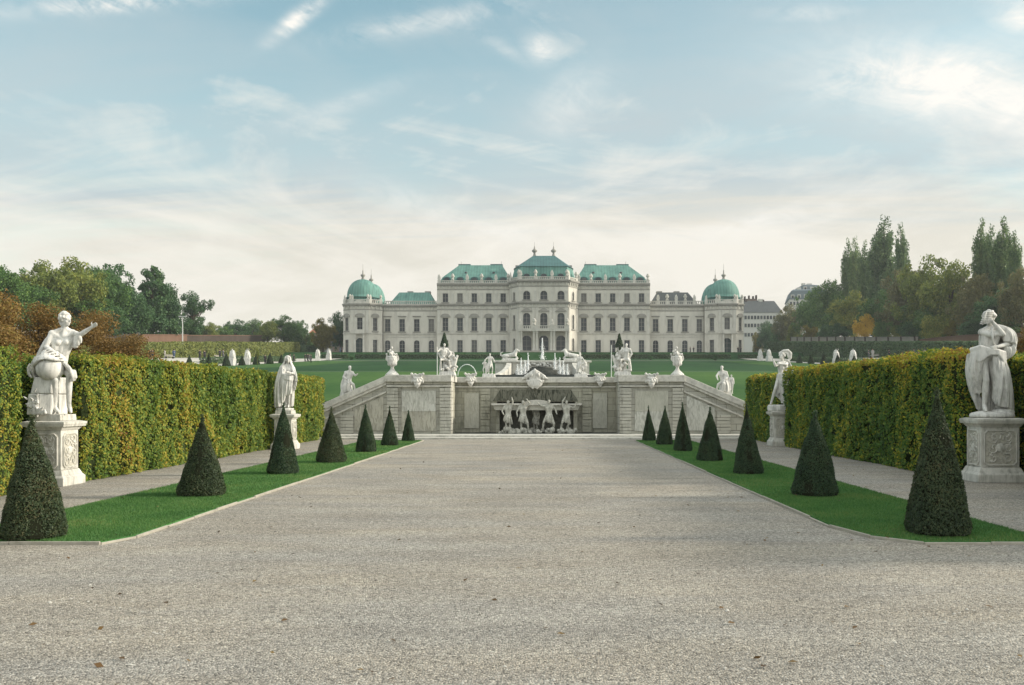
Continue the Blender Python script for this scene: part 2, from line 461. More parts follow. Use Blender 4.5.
# gravel
def gravel_mat(name, c, patch=True):
    t = NT(name)
    v = t.world()
    vo = t.n('ShaderNodeTexVoronoi', feature='F1'); vo.inputs['Scale'].default_value = 66.0; t.l(v, vo.inputs['Vector'])
    sc_ = t.n('ShaderNodeSeparateColor'); t.l(vo.outputs['Color'], sc_.inputs[0])
    st = t.ramp(sc_.outputs[0], [(0.0, tuple(x * 0.38 for x in c)), (0.22, tuple(x * 0.84 for x in c)), (0.7, tuple(x * 1.08 for x in c)), (1.0, tuple(min(1, x * 1.6) for x in c))])
    n1 = t.noise(v, 0.35, 6, 0.6, 0.3); n2 = t.noise(t.world((0.6, 1.6, 1)), 1.1, 6, 0.65)
    m1 = t.ramp(n1, [(0.32, (0.86, 0.865, 0.875)), (0.5, (0.98, 0.98, 0.98)), (0.68, (1.10, 1.085, 1.06))])
    nr = t.noise(t.world((0.10, 1.5, 1)), 1.0, 5, 0.6, 0.5); m1 = t.mix(1.0, m1, t.ramp(nr, [(0.36, (0.94, 0.94, 0.945)), (0.52, (1.0, 1.0, 1.0)), (0.7, (1.05, 1.045, 1.03))]), 'MULTIPLY')
    m2 = t.ramp(n2, [(0.3, (0.86, 0.85, 0.84)), (0.6, (1.06, 1.06, 1.06))])
    cc = t.mix(1.0, t.mix(1.0, st, m1, 'MULTIPLY'), m2, 'MULTIPLY')
    n3 = t.noise(v, 14.0, 5, 0.75)
    cc = t.mix(1.0, cc, t.ramp(n3, [(0.32, (0.70, 0.70, 0.71)), (0.5, (1.0, 1.0, 1.0)), (0.68, (1.22, 1.21, 1.18))]), 'MULTIPLY')
    n4 = t.noise(t.world((0.25, 0.8, 1)), 1.0, 4, 0.6, 0.5)
    cc = t.mix(1.0, cc, t.ramp(n4, [(0.38, (0.985, 0.99, 1.01)), (0.62, (1.03, 0.995, 0.955))]), 'MULTIPLY')
    h = t.math('ADD', t.math('MULTIPLY', vo.outputs['Distance'], -1.0), t.math('MULTIPLY', n3, 0.8))
    t.bsdf(cc, 0.95, t.bump(h, 0.75, 0.02), 0.1)
    return t.mat
M['gravel'] = gravel_mat('gravel', (0.325, 0.308, 0.27))
M['path'] = gravel_mat('path_gravel', (0.375, 0.345, 0.295))
def lawn_mat(name, c, c2, far=False):
    t = NT(name)
    v = t.world()
    n = t.noise(t.world((1, 0.35, 1)), 0.07 if far else 0.8, 6, 0.62, 0.4); n2 = t.noise(v, 1.4 if far else 26.0, 5, 0.75)
    f = t.math('ADD', t.math('MULTIPLY', n, 0.55), t.math('MULTIPLY', n2, 0.45))
    cc = t.ramp(f, [(0.40, c), (0.60, c2)])
    t.bsdf(cc, 0.9, t.bump(n2, 0.7, 0.05 if far else 0.02), 0.1)
    return t.mat
M['lawn'] = lawn_mat('lawn_turf', (0.042, 0.135, 0.038), (0.080, 0.215, 0.060))
M['banklawn'] = lawn_mat('lighter_bank_turf', (0.026, 0.078, 0.018), (0.066, 0.130, 0.030), True)  # bank and side strips in a lighter green than the parterre lawn
M['farlawn'] = lawn_mat('parterre_turf', (0.011, 0.040, 0.013), (0.028, 0.078, 0.023), True)
M['water'] = plain('dark_basin_water', (0.02, 0.028, 0.025), 0.08, 0.5, 8.0, 0.3)
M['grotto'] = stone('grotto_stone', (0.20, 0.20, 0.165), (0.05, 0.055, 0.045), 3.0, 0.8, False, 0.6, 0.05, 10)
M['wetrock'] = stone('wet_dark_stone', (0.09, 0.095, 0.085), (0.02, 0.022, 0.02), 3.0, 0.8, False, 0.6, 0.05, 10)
tj = NT('white_spray'); nz = tj.noise(tj.vec('Object', (6, 6, 1.2)), 3.0, 4, 0.7)
tj.bsdf((0.85, 0.87, 0.87), 0.6, tj.bump(nz, 0.6, 0.05), 0.3, 0.0, tj.ramp(nz, [(0.35, (0.15,) * 3), (0.6, (0.9,) * 3)])); M['spray'] = tj.mat

# foliage
G = lambda *a: tuple(a)
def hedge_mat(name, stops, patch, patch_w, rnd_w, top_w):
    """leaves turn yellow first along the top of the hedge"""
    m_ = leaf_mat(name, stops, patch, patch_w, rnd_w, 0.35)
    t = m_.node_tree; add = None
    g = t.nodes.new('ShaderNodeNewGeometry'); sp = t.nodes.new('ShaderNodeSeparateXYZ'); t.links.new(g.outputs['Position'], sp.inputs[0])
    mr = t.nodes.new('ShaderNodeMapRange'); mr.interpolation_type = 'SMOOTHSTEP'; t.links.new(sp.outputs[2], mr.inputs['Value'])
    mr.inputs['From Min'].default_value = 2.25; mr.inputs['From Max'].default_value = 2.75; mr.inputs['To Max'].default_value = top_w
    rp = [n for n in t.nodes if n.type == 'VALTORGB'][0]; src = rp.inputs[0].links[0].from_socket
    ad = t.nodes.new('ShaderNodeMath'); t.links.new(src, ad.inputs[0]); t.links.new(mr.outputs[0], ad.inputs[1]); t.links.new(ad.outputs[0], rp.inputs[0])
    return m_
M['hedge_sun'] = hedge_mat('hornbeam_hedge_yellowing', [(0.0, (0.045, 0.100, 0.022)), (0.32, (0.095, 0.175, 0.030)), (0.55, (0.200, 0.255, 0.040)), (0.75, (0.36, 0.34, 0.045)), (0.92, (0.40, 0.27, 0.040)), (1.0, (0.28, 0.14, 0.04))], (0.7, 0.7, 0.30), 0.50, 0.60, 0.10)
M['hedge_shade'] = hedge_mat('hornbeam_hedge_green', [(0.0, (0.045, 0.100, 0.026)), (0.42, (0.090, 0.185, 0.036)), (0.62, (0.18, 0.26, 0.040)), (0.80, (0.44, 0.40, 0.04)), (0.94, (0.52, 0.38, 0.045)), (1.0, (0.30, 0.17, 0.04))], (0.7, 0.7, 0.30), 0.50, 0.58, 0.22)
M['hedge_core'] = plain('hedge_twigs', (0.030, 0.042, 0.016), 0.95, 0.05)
M['yew'] = leaf_mat('clipped_yew', [(0.0, (0.016, 0.034, 0.020)), (0.45, (0.034, 0.068, 0.034)), (0.75, (0.060, 0.098, 0.042)), (1.0, (0.095, 0.10, 0.045))], (3, 3, 3), 0.35, 0.7, 0.12, 0.55)
M['yew_brown'] = leaf_mat('clipped_yew_bronzed', [(0.0, (0.018, 0.032, 0.018)), (0.4, (0.040, 0.066, 0.030)), (0.75, (0.070, 0.088, 0.038)), (1.0, (0.12, 0.095, 0.045))], (2.2, 2.2, 2.2), 0.45, 0.6, 0.12, 0.55)
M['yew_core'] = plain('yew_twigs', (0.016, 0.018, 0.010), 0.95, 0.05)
# ------------------------------------------------------------------ the autumn air
hz_ = MB(); hz_.box(-420, 420, -60, 540, -2, 90)
hm = bpy.data.materials.new('haze'); hm.use_nodes = True; hm.node_tree.nodes.clear()
ho = hm.node_tree.nodes.new('ShaderNodeOutputMaterial'); hv = hm.node_tree.nodes.new('ShaderNodeVolumePrincipled')
hv.inputs['Color'].default_value = (0.92, 0.96, 1.0, 1); hv.inputs['Density'].default_value = HAZE; hv.inputs['Anisotropy'].default_value = 0.2
hm.node_tree.links.new(hv.outputs[0], ho.inputs['Volume'])
if HAZE > 0: tag(hz_.build('haze', hm), kind='stuff')
# ------------------------------------------------------------------ ground
PROF = [(44.35, -0.06), (44.6, 1.55), (60, 2.2), (85, 3.6), (110, 5.1), (170, 8.2), (235, 11.95), (262, 13.7), (270.5, 14.1), (275.5, 16.3), (286, 16.42), (330, 16.6), (600, 18), (4000, 20)]
def prof(y):
    return float(np.interp(y, [p[0] for p in PROF], [p[1] for p in PROF]))
def ss(t): t = min(1, max(0, t)); return t * t * (3 - 2 * t)
def bank(x, y):
    t = min(1, max(0, (abs(x) - 83) / 6)); t = t * t * (3 - 2 * t)
    return t * 3.2 * min(1, max(0, (y - 60) / 60)) * (1 - .5 * ss((y - 330) / 60))
def ramp_up(x, y):                     # the side paths climb as gentle ramps beside the sunken lawn
    return 1.2 * ss((abs(x) - 60.5) / 6) * ss((y - 95) / 45) * (1 - ss((y - 190) / 45))
def gz(x, y):
    if y < 44.35: return 0.0
    return prof(y) + bank(x, y) + ramp_up(x, y)

mb = MB()
xs = [-3000, -800, -300, -160, -120, -100] + [-89, -87.5, -86, -84.5, -83, -80, -76, -66.5, -65, -63.5, -62, -60.5, -57, -40, -20, 0, 20, 40, 57, 60.5, 62, 63.5, 65, 66.5, 76, 80, 83, 84.5, 86, 87.5, 89] + [100, 120, 160, 300, 800, 3000]
ys = sorted(set([p[0] for p in PROF] + [52, 72, 95, 102, 120, 130, 140, 150, 160, 190, 200, 210, 220, 250, 300, 400, 1000]))
vs = [(x, y, gz(x, y) if y > 44.35 else -0.06) for y in ys for x in xs]
n = len(xs)
mb.add(vs, [(j * n + i, j * n + i + 1, (j + 1) * n + i + 1, (j + 1) * n + i) for j in range(len(ys) - 1) for i in range(n - 1)])
tag(mb.build('parterre_lawn', M['farlawn'], smooth=False), kind='structure')

mb = MB(); mb.add([(-3000, -400, 0), (3000, -400, 0), (3000, 44.4, 0), (-3000, 44.4, 0)], [(0, 1, 2, 3)])
tag(mb.build('gravel_forecourt', M['gravel']), kind='structure')

def strip_on_terrain(name, x0, x1, y0, y1, mat, off=0.05):
    yy = sorted(set([y0, y1] + [y for y in ys if y0 < y < y1])); xx = sorted(set([x0, x1] + [x for x in xs if x0 < x < x1]))
    m = MB(); k = len(xx)
    m.add([(x, y, gz(x, y) + off) for y in yy for x in xx], [(j * k + i, j * k + i + 1, (j + 1) * k + i + 1, (j + 1) * k + i) for j in range(len(yy) - 1) for i in range(k - 1)])
    return tag(m.build(name, mat), kind='structure')
M['farpath'] = plain('pale_path_gravel', (0.46, 0.44, 0.39), 0.95, 0.1, 2.0, 0.12)
strip_on_terrain('side_path', -78.5, -58.2, 100, 262, M['farpath'])
strip_on_terrain('side_path', 57.2, 78.5, 100, 262, M['farpath'])
strip_on_terrain('cross_path', -57.8, 56.8, 231, 233.2, M['farpath'])
strip_on_terrain('lawn_bank', -62, 61, 46, 111.9, M['banklawn'], .03)
strip_on_terrain('lawn_bank', -57.7, -44, 112.4, 231, M['banklawn'], .03)
strip_on_terrain('lawn_bank', 43, 56.7, 112.4, 231, M['banklawn'], .03)
strip_on_terrain('terrace_path', -57.8, 56.8, 112.0, 112.3, M['farpath'])
strip_on_terrain('palace_terrace', -80, 80, 275.6, 300, M['farpath'])

# ------------------------------------------------------------------ lawn strips
LL = [(-7.3, 10.6), (-5.2, 10.6), (-5.05, 11.1), (-5.0, 37.3), (-7.3, 37.3)]
RL = [(3.85, 37.3), (3.86, 12.0), (4.05, 11.1), (4.5, 10.62), (6.05, 10.62), (6.05, 37.3)]
def lawn(poly):
    m = MB()
    m.loft(poly, 0.0, poly, 0.032)
    return tag(m.build('lawn_strip', M['lawn']), kind='structure')
lawn(LL); lawn(RL)

def kerb(path, wd=0.030, h=0.034):
    """stone edging laid in pieces along the path"""
    m = MB(); rng = random.Random(3)
    for (ax, ay), (bx, by) in zip(path[:-1], path[1:]):
        L = math.hypot(bx - ax, by - ay); k = max(1, int(round(L / 0.9)))
        ux, uy = (bx - ax) / L, (by - ay) / L; nx, ny = -uy, ux
        for i in range(k):
            a, b = L * i / k + 0.004, L * (i + 1) / k - 0.004
            j = rng.uniform(-0.004, 0.004); hh = h + rng.uniform(-0.010, 0.008)
            q = [(ax + ux * t + nx * (o + j), ay + uy * t + ny * (o + j)) for t, o in ((a, -wd / 2), (b, -wd / 2), (b, wd / 2), (a, wd / 2))]
            m.loft(q, -0.02, q, hh)
    return m
ko = kerb([(-7.34, 10.56), (-5.19, 10.56), (-5.01, 11.08), (-4.96, 37.34), (-7.3, 37.34)][::-1]).build('lawn_kerb', M['kerb'], bevel=0.008); tag(ko, kind='structure')
ko = kerb([(3.81, 37.34), (3.82, 12.0), (4.02, 11.07), (4.48, 10.58), (6.05, 10.58)]).build('lawn_kerb', M['kerb'], bevel=0.008); tag(ko, kind='structure')

# mown blades
def in_poly(p, poly):
    x, y = p[:, 0], p[:, 1]; c = np.zeros(len(p), bool); j = len(poly) - 1
    for i in range(len(poly)):
        xi, yi = poly[i]; xj, yj = poly[j]
        hit = ((yi > y) != (yj > y)) & (x < (xj - xi) * (y - yi) / (yj - yi + 1e-12) + xi); c ^= hit; j = i
    return c
M['blade'] = leaf_mat('grass_blades', [(0.0, (0.045, 0.122, 0.034)), (0.5, (0.088, 0.200, 0.052)), (0.8, (0.140, 0.250, 0.068)), (1.0, (0.23, 0.25, 0.09))], (0.7, 0.7, 0.7), 0.5, 0.7, 0.3, 0.5)
def grass(poly, dens, seed):
    rng = np.random.default_rng(seed)
    lo_ = np.min(poly, 0); hi = np.max(poly, 0)
    out = []
    for y0, y1, d in ((lo_[1], 16, dens), (16, 24, dens * .5), (24, hi[1], dens * .22)):
        k = int((hi[0] - lo_[0]) * (y1 - y0) * d)
        p = np.stack([rng.uniform(lo_[0] - .03, hi[0] + .03, k), rng.uniform(y0, y1, k)], 1)
        p = p[in_poly(p, poly)]; sz = 1.0 if d == dens else (1.35 if d == dens * .5 else 1.8)
        out.append(np.concatenate([p, np.full((len(p), 1), sz)], 1))
    p = np.concatenate(out); k = len(p)
    a = rng.uniform(0, 2 * np.pi, k); h = rng.uniform(0.018, 0.04, k) * (0.8 + .2 * p[:, 2]); wd = rng.uniform(0.003, 0.006, k) * p[:, 2]
    dx, dy = np.cos(a) * wd, np.sin(a) * wd; lx, ly = rng.normal(0, .4, k) * h, rng.normal(0, .4, k) * h
    z0 = np.full(k, 0.028)
    V = np.stack([np.stack([p[:, 0] - dx, p[:, 1] - dy, z0], 1), np.stack([p[:, 0] + dx, p[:, 1] + dy, z0], 1), np.stack([p[:, 0] + lx, p[:, 1] + ly, z0 + h], 1)], 1)
    o = link('grass', np_mesh('grass', V.reshape(-1, 3), np.arange(3 * k).reshape(k, 3), M['blade']))
    return tag(o, 'short mown green grass on the lawn strip', 'grass', kind='stuff')
tag(grass(LL, 5200, 5), 'short mown grass on the left lawn strip')
tag(grass(RL, 5200, 6), 'short mown grass on the right lawn strip')

# loose pebbles on the near gravel
M['pebble'] = leaf_mat('loose_pebbles', [(0.0, (0.10, 0.095, 0.085)), (0.35, (0.26, 0.243, 0.212)), (0.75, (0.39, 0.37, 0.33)), (1.0, (0.55, 0.53, 0.475))], (0.4, 0.4, 0.4), 0.2, 0.9, 0.0, 0.9)
def pebbles(k, seed):
    rng = np.random.default_rng(seed)
    y = 4.6 + 11.5 * rng.uniform(0, 1, k) ** 1.35; x = rng.uniform(-1, 1, k) * (y * 0.62 + 1.0) - 0.02 * y
    p = np.stack([x, y], 1); keep = ~(in_poly(p, [(-9, 10.45), (-4.85, 10.45), (-4.85, 40), (-9, 40)]) | in_poly(p, [(3.7, 10.5), (7, 10.5), (7, 40), (3.7, 40)]))
    p = p[keep]; k = len(p)
    s = rng.lognormal(math.log(0.0044), 0.45, k); a = rng.uniform(0, 6.28, k); e = rng.uniform(0.6, 1.0, k); hz = rng.uniform(0.4, .75, k) * s
    ca, sa = np.cos(a), np.sin(a)
    def q(ux, uy, uz): return np.stack([p[:, 0] + s * (ux * ca - uy * e * sa), p[:, 1] + s * (ux * sa + uy * e * ca), hz * uz], 1)
    V = np.stack([q(1, 0, .2), q(.3, .95, .15), q(-.8, .6, .2), q(-.8, -.6, .15), q(.35, -.95, .2), q(rng.uniform(-.3, .3, k), rng.uniform(-.3, .3, k), 1.2)], 1)
    idx = np.array([(0, 1, 5), (1, 2, 5), (2, 3, 5), (3, 4, 5), (4, 0, 5)])
    F = (np.arange(k)[:, None, None] * 6 + idx[None]).reshape(-1, 3)
    o = link('loose_gravel', np_mesh('loose_gravel', V.reshape(-1, 3), F, M['pebble']))
    return tag(o, 'loose grey pebbles lying on the gravel forecourt', 'gravel', kind='stuff')
pebbles(120000, 8)
# fallen leaves
M['deadleaf'] = leaf_mat('fallen_leaf', [(0.0, (0.05, 0.03, 0.015)), (0.6, (0.13, 0.075, 0.03)), (1.0, (0.22, 0.15, 0.05))], (1, 1, 1), 0.1, 0.9, 0.1)
rng = np.random.default_rng(4); k = 330
yy = 5 + 28 * rng.uniform(0, 1, k) ** 1.4; xx = rng.uniform(-1, 1, k) * np.minimum(yy * .6, 8.8)
gl = np.where((xx < -5.1) & (xx > -7.3) & (yy > 10.7) | (xx > 3.95) & (xx < 6.05) & (yy > 10.7), .062, .014)
V, F = leaves(np.stack([xx, yy, gl], 1), np.tile([0, 0, 1.0], (k, 1)), 0.055, 3, 0.25)
V[:, 2] = np.maximum(V[:, 2], 0.004)
tag(link('fallen_leaves', np_mesh('fallen_leaves', V, F, M['deadleaf'])), 'small brown fallen leaves scattered over the gravel', 'leaves', kind='stuff')

# ------------------------------------------------------------------ hedges
def hedge(name, label, group, x_in, x_out, y0, y1, h, mat, seed, dens=1150, leaf=0.056, cat='hedge'):
    """clipped hedge block; x_in is the face towards the avenue"""
    rng = np.random.default_rng(seed)
    xa, xb = min(x_in, x_out), max(x_in, x_out)
    pts = []; nor = []
    def face(k, f, nrm):
        k = int(k)
        if k <= 0: return
        u = rng.uniform(0, 1, k); v = rng.uniform(0, 1, k); p = f(u, v)
        pts.append(p); nor.append(np.tile(np.array(nrm, float), (k, 1)))
    L = y1 - y0; sx = 1 if x_in > x_out else -1
    face(L * h * dens, lambda u, v: np.stack([np.full_like(u, x_in), y0 + L * u, h * v], 1), (sx, 0, 0.25))
    face(L * (xb - xa) * dens * .8, lambda u, v: np.stack([xa + (xb - xa) * v, y0 + L * u, np.full_like(u, h)], 1), (0, 0, 1))
    for ye, ny in ((y0, -1), (y1, 1)):
        face((xb - xa) * h * dens, lambda u, v: np.stack([xa + (xb - xa) * u, np.full_like(u, ye), h * v], 1), (0, ny, .2))
    face(L * h * dens * .12, lambda u, v: np.stack([np.full_like(u, x_out), y0 + L * u, h * v], 1), (-sx, 0, 0.2))
    P = np.concatenate(pts); N = np.concatenate(nor)
    b = vnoise(P, seed, 0.45) * 0.06 + vnoise(P, seed + 1, 1.3) * 0.045 + vnoise(P, seed + 7, 3.2) * 0.03
    P = P + N * (b + rng.normal(0, 0.022, len(P)) - 0.01)[:, None]
    P[:, 2] = np.maximum(P[:, 2], 0.02)
    # sprigs above the clipped top, thin places in the faces
    top = N[:, 2] > 0.9; P[top, 2] += np.abs(rng.normal(0, .03, top.sum()))
    keep = vnoise(P, seed + 2, 2.1) > -0.95; P, N = P[keep], N[keep]
    near = np.clip(P[:, 1] / 18, 0.85, 1.4)
    V, F = leaves(P, N, leaf * near, seed, 0.55)
    o = link(name, np_mesh(name, V, F, mat))
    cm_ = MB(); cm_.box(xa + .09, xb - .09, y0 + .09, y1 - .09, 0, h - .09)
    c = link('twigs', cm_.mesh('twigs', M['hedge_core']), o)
    return tag(o, label, cat, group)
HG = 'clipped hornbeam hedges along the avenue'
S, H = M['hedge_sun'], M['hedge_shade']
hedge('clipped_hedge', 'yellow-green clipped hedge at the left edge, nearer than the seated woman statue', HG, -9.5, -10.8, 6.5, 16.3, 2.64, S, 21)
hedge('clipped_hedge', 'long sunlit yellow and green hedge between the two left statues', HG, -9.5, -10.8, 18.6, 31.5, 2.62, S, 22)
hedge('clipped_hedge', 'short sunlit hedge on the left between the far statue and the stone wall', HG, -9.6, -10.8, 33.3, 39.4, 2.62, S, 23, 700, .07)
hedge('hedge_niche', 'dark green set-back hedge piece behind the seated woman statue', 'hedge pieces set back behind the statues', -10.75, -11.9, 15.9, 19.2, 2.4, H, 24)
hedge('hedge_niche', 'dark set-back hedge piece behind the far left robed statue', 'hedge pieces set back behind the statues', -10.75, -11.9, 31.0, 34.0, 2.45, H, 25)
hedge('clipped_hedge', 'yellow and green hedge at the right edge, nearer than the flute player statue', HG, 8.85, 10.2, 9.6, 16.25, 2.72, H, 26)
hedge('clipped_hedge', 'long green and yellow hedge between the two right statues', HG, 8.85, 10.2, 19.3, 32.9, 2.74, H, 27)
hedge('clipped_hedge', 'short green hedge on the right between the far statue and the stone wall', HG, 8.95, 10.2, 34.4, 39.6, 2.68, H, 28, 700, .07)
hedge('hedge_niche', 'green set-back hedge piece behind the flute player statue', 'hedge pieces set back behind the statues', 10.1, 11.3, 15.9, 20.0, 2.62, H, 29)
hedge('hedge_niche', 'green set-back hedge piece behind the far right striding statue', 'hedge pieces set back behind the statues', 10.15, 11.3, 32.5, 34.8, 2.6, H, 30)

# ------------------------------------------------------------------ clipped yew cones
def yew_mesh(seed, n=19000, ratio=0.29, bulge=0.06):
    """unit height cone; ratio = base radius / height"""
    rng = np.random.default_rng(seed)
    t = 1 - np.sqrt(rng.uniform(0, 1, n)) * 0.995
    t = np.where(rng.uniform(0, 1, n) < .1, rng.uniform(.7, 1, n), t)
    a = rng.uniform(0, 2 * np.pi, n)
    sq = 1 + 0.05 * np.cos(4 * a + seed)           # the cones are clipped slightly four-sided
    r = ratio * ((1 - t) + bulge * np.sin(np.pi * np.clip(t, 0, 1))) * sq
    r = np.where(t < 0.05, r * (0.9 + 2 * t), r)
    P = np.stack([r * np.cos(a), r * np.sin(a), t], 1)
    N = np.stack([np.cos(a), np.sin(a), np.full(n, ratio)], 1); N /= np.linalg.norm(N, axis=1, keepdims=True)
    P += N * (vnoise(P, seed, 1.1) * .017 + vnoise(P, seed + 3, 3.5) * .008 + rng.normal(0, .0042, n))[:, None]
    P[:, 2] = np.maximum(P[:, 2], .006)
    keep = vnoise(P, seed + 5, 6.0) > -9; P, N = P[keep], N[keep]
    # loose shoots at the tip
    k = 110; uz = rng.uniform(0, 1, k); tp = np.stack([rng.normal(0, 1, k) * (.022 - .012 * uz) + .008 * math.sin(seed), rng.normal(0, 1, k) * (.022 - .012 * uz), 0.945 + .085 * uz], 1)
    P = np.concatenate([P, tp]); N = np.concatenate([N, rng.normal(size=(k, 3))])
    V, F = leaves(P, N, 0.021, seed, 0.7, 0.42)
    me = np_mesh('yew', V, F, M['yew'])
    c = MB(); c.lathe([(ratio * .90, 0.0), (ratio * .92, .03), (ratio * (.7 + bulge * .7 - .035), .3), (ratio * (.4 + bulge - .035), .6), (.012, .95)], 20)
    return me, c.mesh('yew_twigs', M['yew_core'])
YV = [yew_mesh(31), yew_mesh(32, bulge=.10), yew_mesh(33, ratio=.27), yew_mesh(34, ratio=.30, bulge=.02)]
LC = [(-6.2, 10.95, 1.44, .84, 'large dark'), (-6.0, 15.8, 1.37, .93, 'broad'), (-5.9, 20.4, 1.54, .76, 'slender'), (-5.68, 24.1, 1.43, .80, 'green'), (-5.68, 28.9, 1.48, .74, 'green'), (-5.62, 33.0, 1.41, .70, 'green'), (-5.5, 36.7, 1.22, .62, 'small')]
RC = [(4.95, 11.25, 1.76, .84, 'tall brownish'), (4.77, 15.8, 1.44, .90, 'broad'), (4.65, 20.4, 1.53, .77, 'slender'), (4.6, 24.7, 1.42, .77, 'green'), (4.58, 29.4, 1.54, .66, 'green'), (4.54, 33.6, 1.41, .68, 'green'), (4.35, 36.9, 1.40, .62, 'small')]
ORD = ['first', 'second', 'third', 'fourth', 'fifth', 'sixth', 'seventh']
NB = ['beside the seated woman pedestal', 'between the nearest and the third', 'in front of the far left statue pedestal', 'just beyond the far left statue', 'before the sloping wall', 'before the left wall panel', 'at the far end by the steps']
NR = ['near the flute player pedestal', 'between the nearest and the third', 'near the far right statue', 'before the wall end', 'before the sloping wall', 'before the right wall panel', 'at the far end by the steps']
for side, arr, nb in (('left', LC, NB), ('right', RC, NR)):
    for i, (x, y, h, wd, look) in enumerate(arr):
        me, core = YV[(i * 3 + (side == 'right')) % 4]
        ratio = (.29, .29, .27, .30)[(i * 3 + (side == 'right')) % 4]
        sxy = wd * .94 / (2 * ratio)
        o = link('yew_cone', me, None, (x, y, 0.045), random.uniform(0, 6.28), (sxy, sxy, h))
        if i in (0, 1, 3) and side == 'left' or (side == 'right' and i == 0):
            o.material_slots[0].link = 'OBJECT'; o.material_slots[0].material = M['yew_brown']
        o.rotation_euler = (random.uniform(-.022, .022), random.uniform(-.022, .022), random.uniform(0, 6.28))
        link('twigs', core, o)
        tag(o, f'{look} yew cone, {ORD[i]} on the {side} lawn, {nb[i]}', 'topiary', 'clipped yew cones on the lawn strips')
# ------------------------------------------------------------------ figures
STAND = dict(pel=(0, 0, .95), waist=(0, 0, 1.12), chest=(0, -.01, 1.32), neck=(0, 0, 1.50), head=(0, -.02, 1.655),
             sR=(-.185, 0, 1.43), eR=(-.25, .01, 1.14), hR=(-.24, -.08, .90), sL=(.185, 0, 1.43), eL=(.25, .01, 1.14), hL=(.24, -.08, .90),
             kR=(-.10, -.02, .50), aR=(-.10, .03, .085), tR=(-.13, -.15, .03), kL=(.10, -.02, .50), aL=(.10, .03, .085), tL=(.13, -.15, .03), face=(0, -1, 0))
def V3(p): return Vector(p)
def hand(mb, wrist, d, side, s=1.0, curl=0.35):
    """palm and five fingers leaving the wrist in direction d; side = thumb direction"""
    d = V3(d).normalized(); th = V3(side); th = (th - th.dot(d) * d).normalized(); nrm = d.cross(th)
    w = V3(wrist)
    for k, o in enumerate((-.030, -.010, .010, .030)):
        b = w + d * .085 * s + th * o * s
        mb.cap(w + d * .015 * s + th * o * .6 * s, .017 * s, b, .014 * s)
        L = (.055, .070, .075, .066)[k] * s
        m_ = b + (d + nrm * curl * .6).normalized() * L * .55
        mb.cap(b, .0125 * s, m_, .0115 * s); mb.cap(m_, .0115 * s, m_ + (d * .8 + nrm * curl * 1.6).normalized() * L * .5, .010 * s)
    t0 = w + d * .03 * s + th * .03 * s; t1 = t0 + (d * .6 + th).normalized() * .045 * s
    mb.cap(t0, .015 * s, t1, .012 * s); mb.cap(t1, .012 * s, t1 + (d + th * .4).normalized() * .03 * s, .010 * s)

def head(mb, c, face, s=1.0, up=(0, 0, 1), detail=True):
    f = V3(face).normalized(); u = V3(up); u = (u - u.dot(f) * f).normalized(); r = f.cross(u)
    Mx = Matrix((r, f, u)).transposed(); c = V3(c)
    P = lambda x, y, z: c + (r * x + f * y + u * z) * s
    mb.ell(P(0, -.015, .035), (.078 * s, .098 * s, .088 * s), Mx)          # skull
    mb.ell(P(0, .03, -.035), (.060 * s, .068 * s, .085 * s), Mx)           # face
    mb.ell(P(0, .062, -.098), (.028 * s, .026 * s, .022 * s), Mx)          # chin
    if detail:
        mb.cap(P(0, .094, .022), .011 * s, P(0, .118, -.028), .017 * s)    # nose
        for q in (-1, 1):
            mb.cap(P(q * .012, .090, .030), .012 * s, P(q * .052, .070, .026), .011 * s)   # brow
            mb.ell(P(q * .032, .078, .004), .013 * s)                      # eyeball below the brow
            mb.ell(P(q * .040, .062, -.035), (.024 * s, .024 * s, .022 * s), Mx)           # cheek
            mb.ell(P(q * .078, -.01, -.01), (.012 * s, .022 * s, .032 * s), Mx)            # ear
        mb.ell(P(0, .092, -.060), (.024 * s, .014 * s, .009 * s), Mx); mb.ell(P(0, .088, -.074), (.020 * s, .014 * s, .009 * s), Mx)
    return P

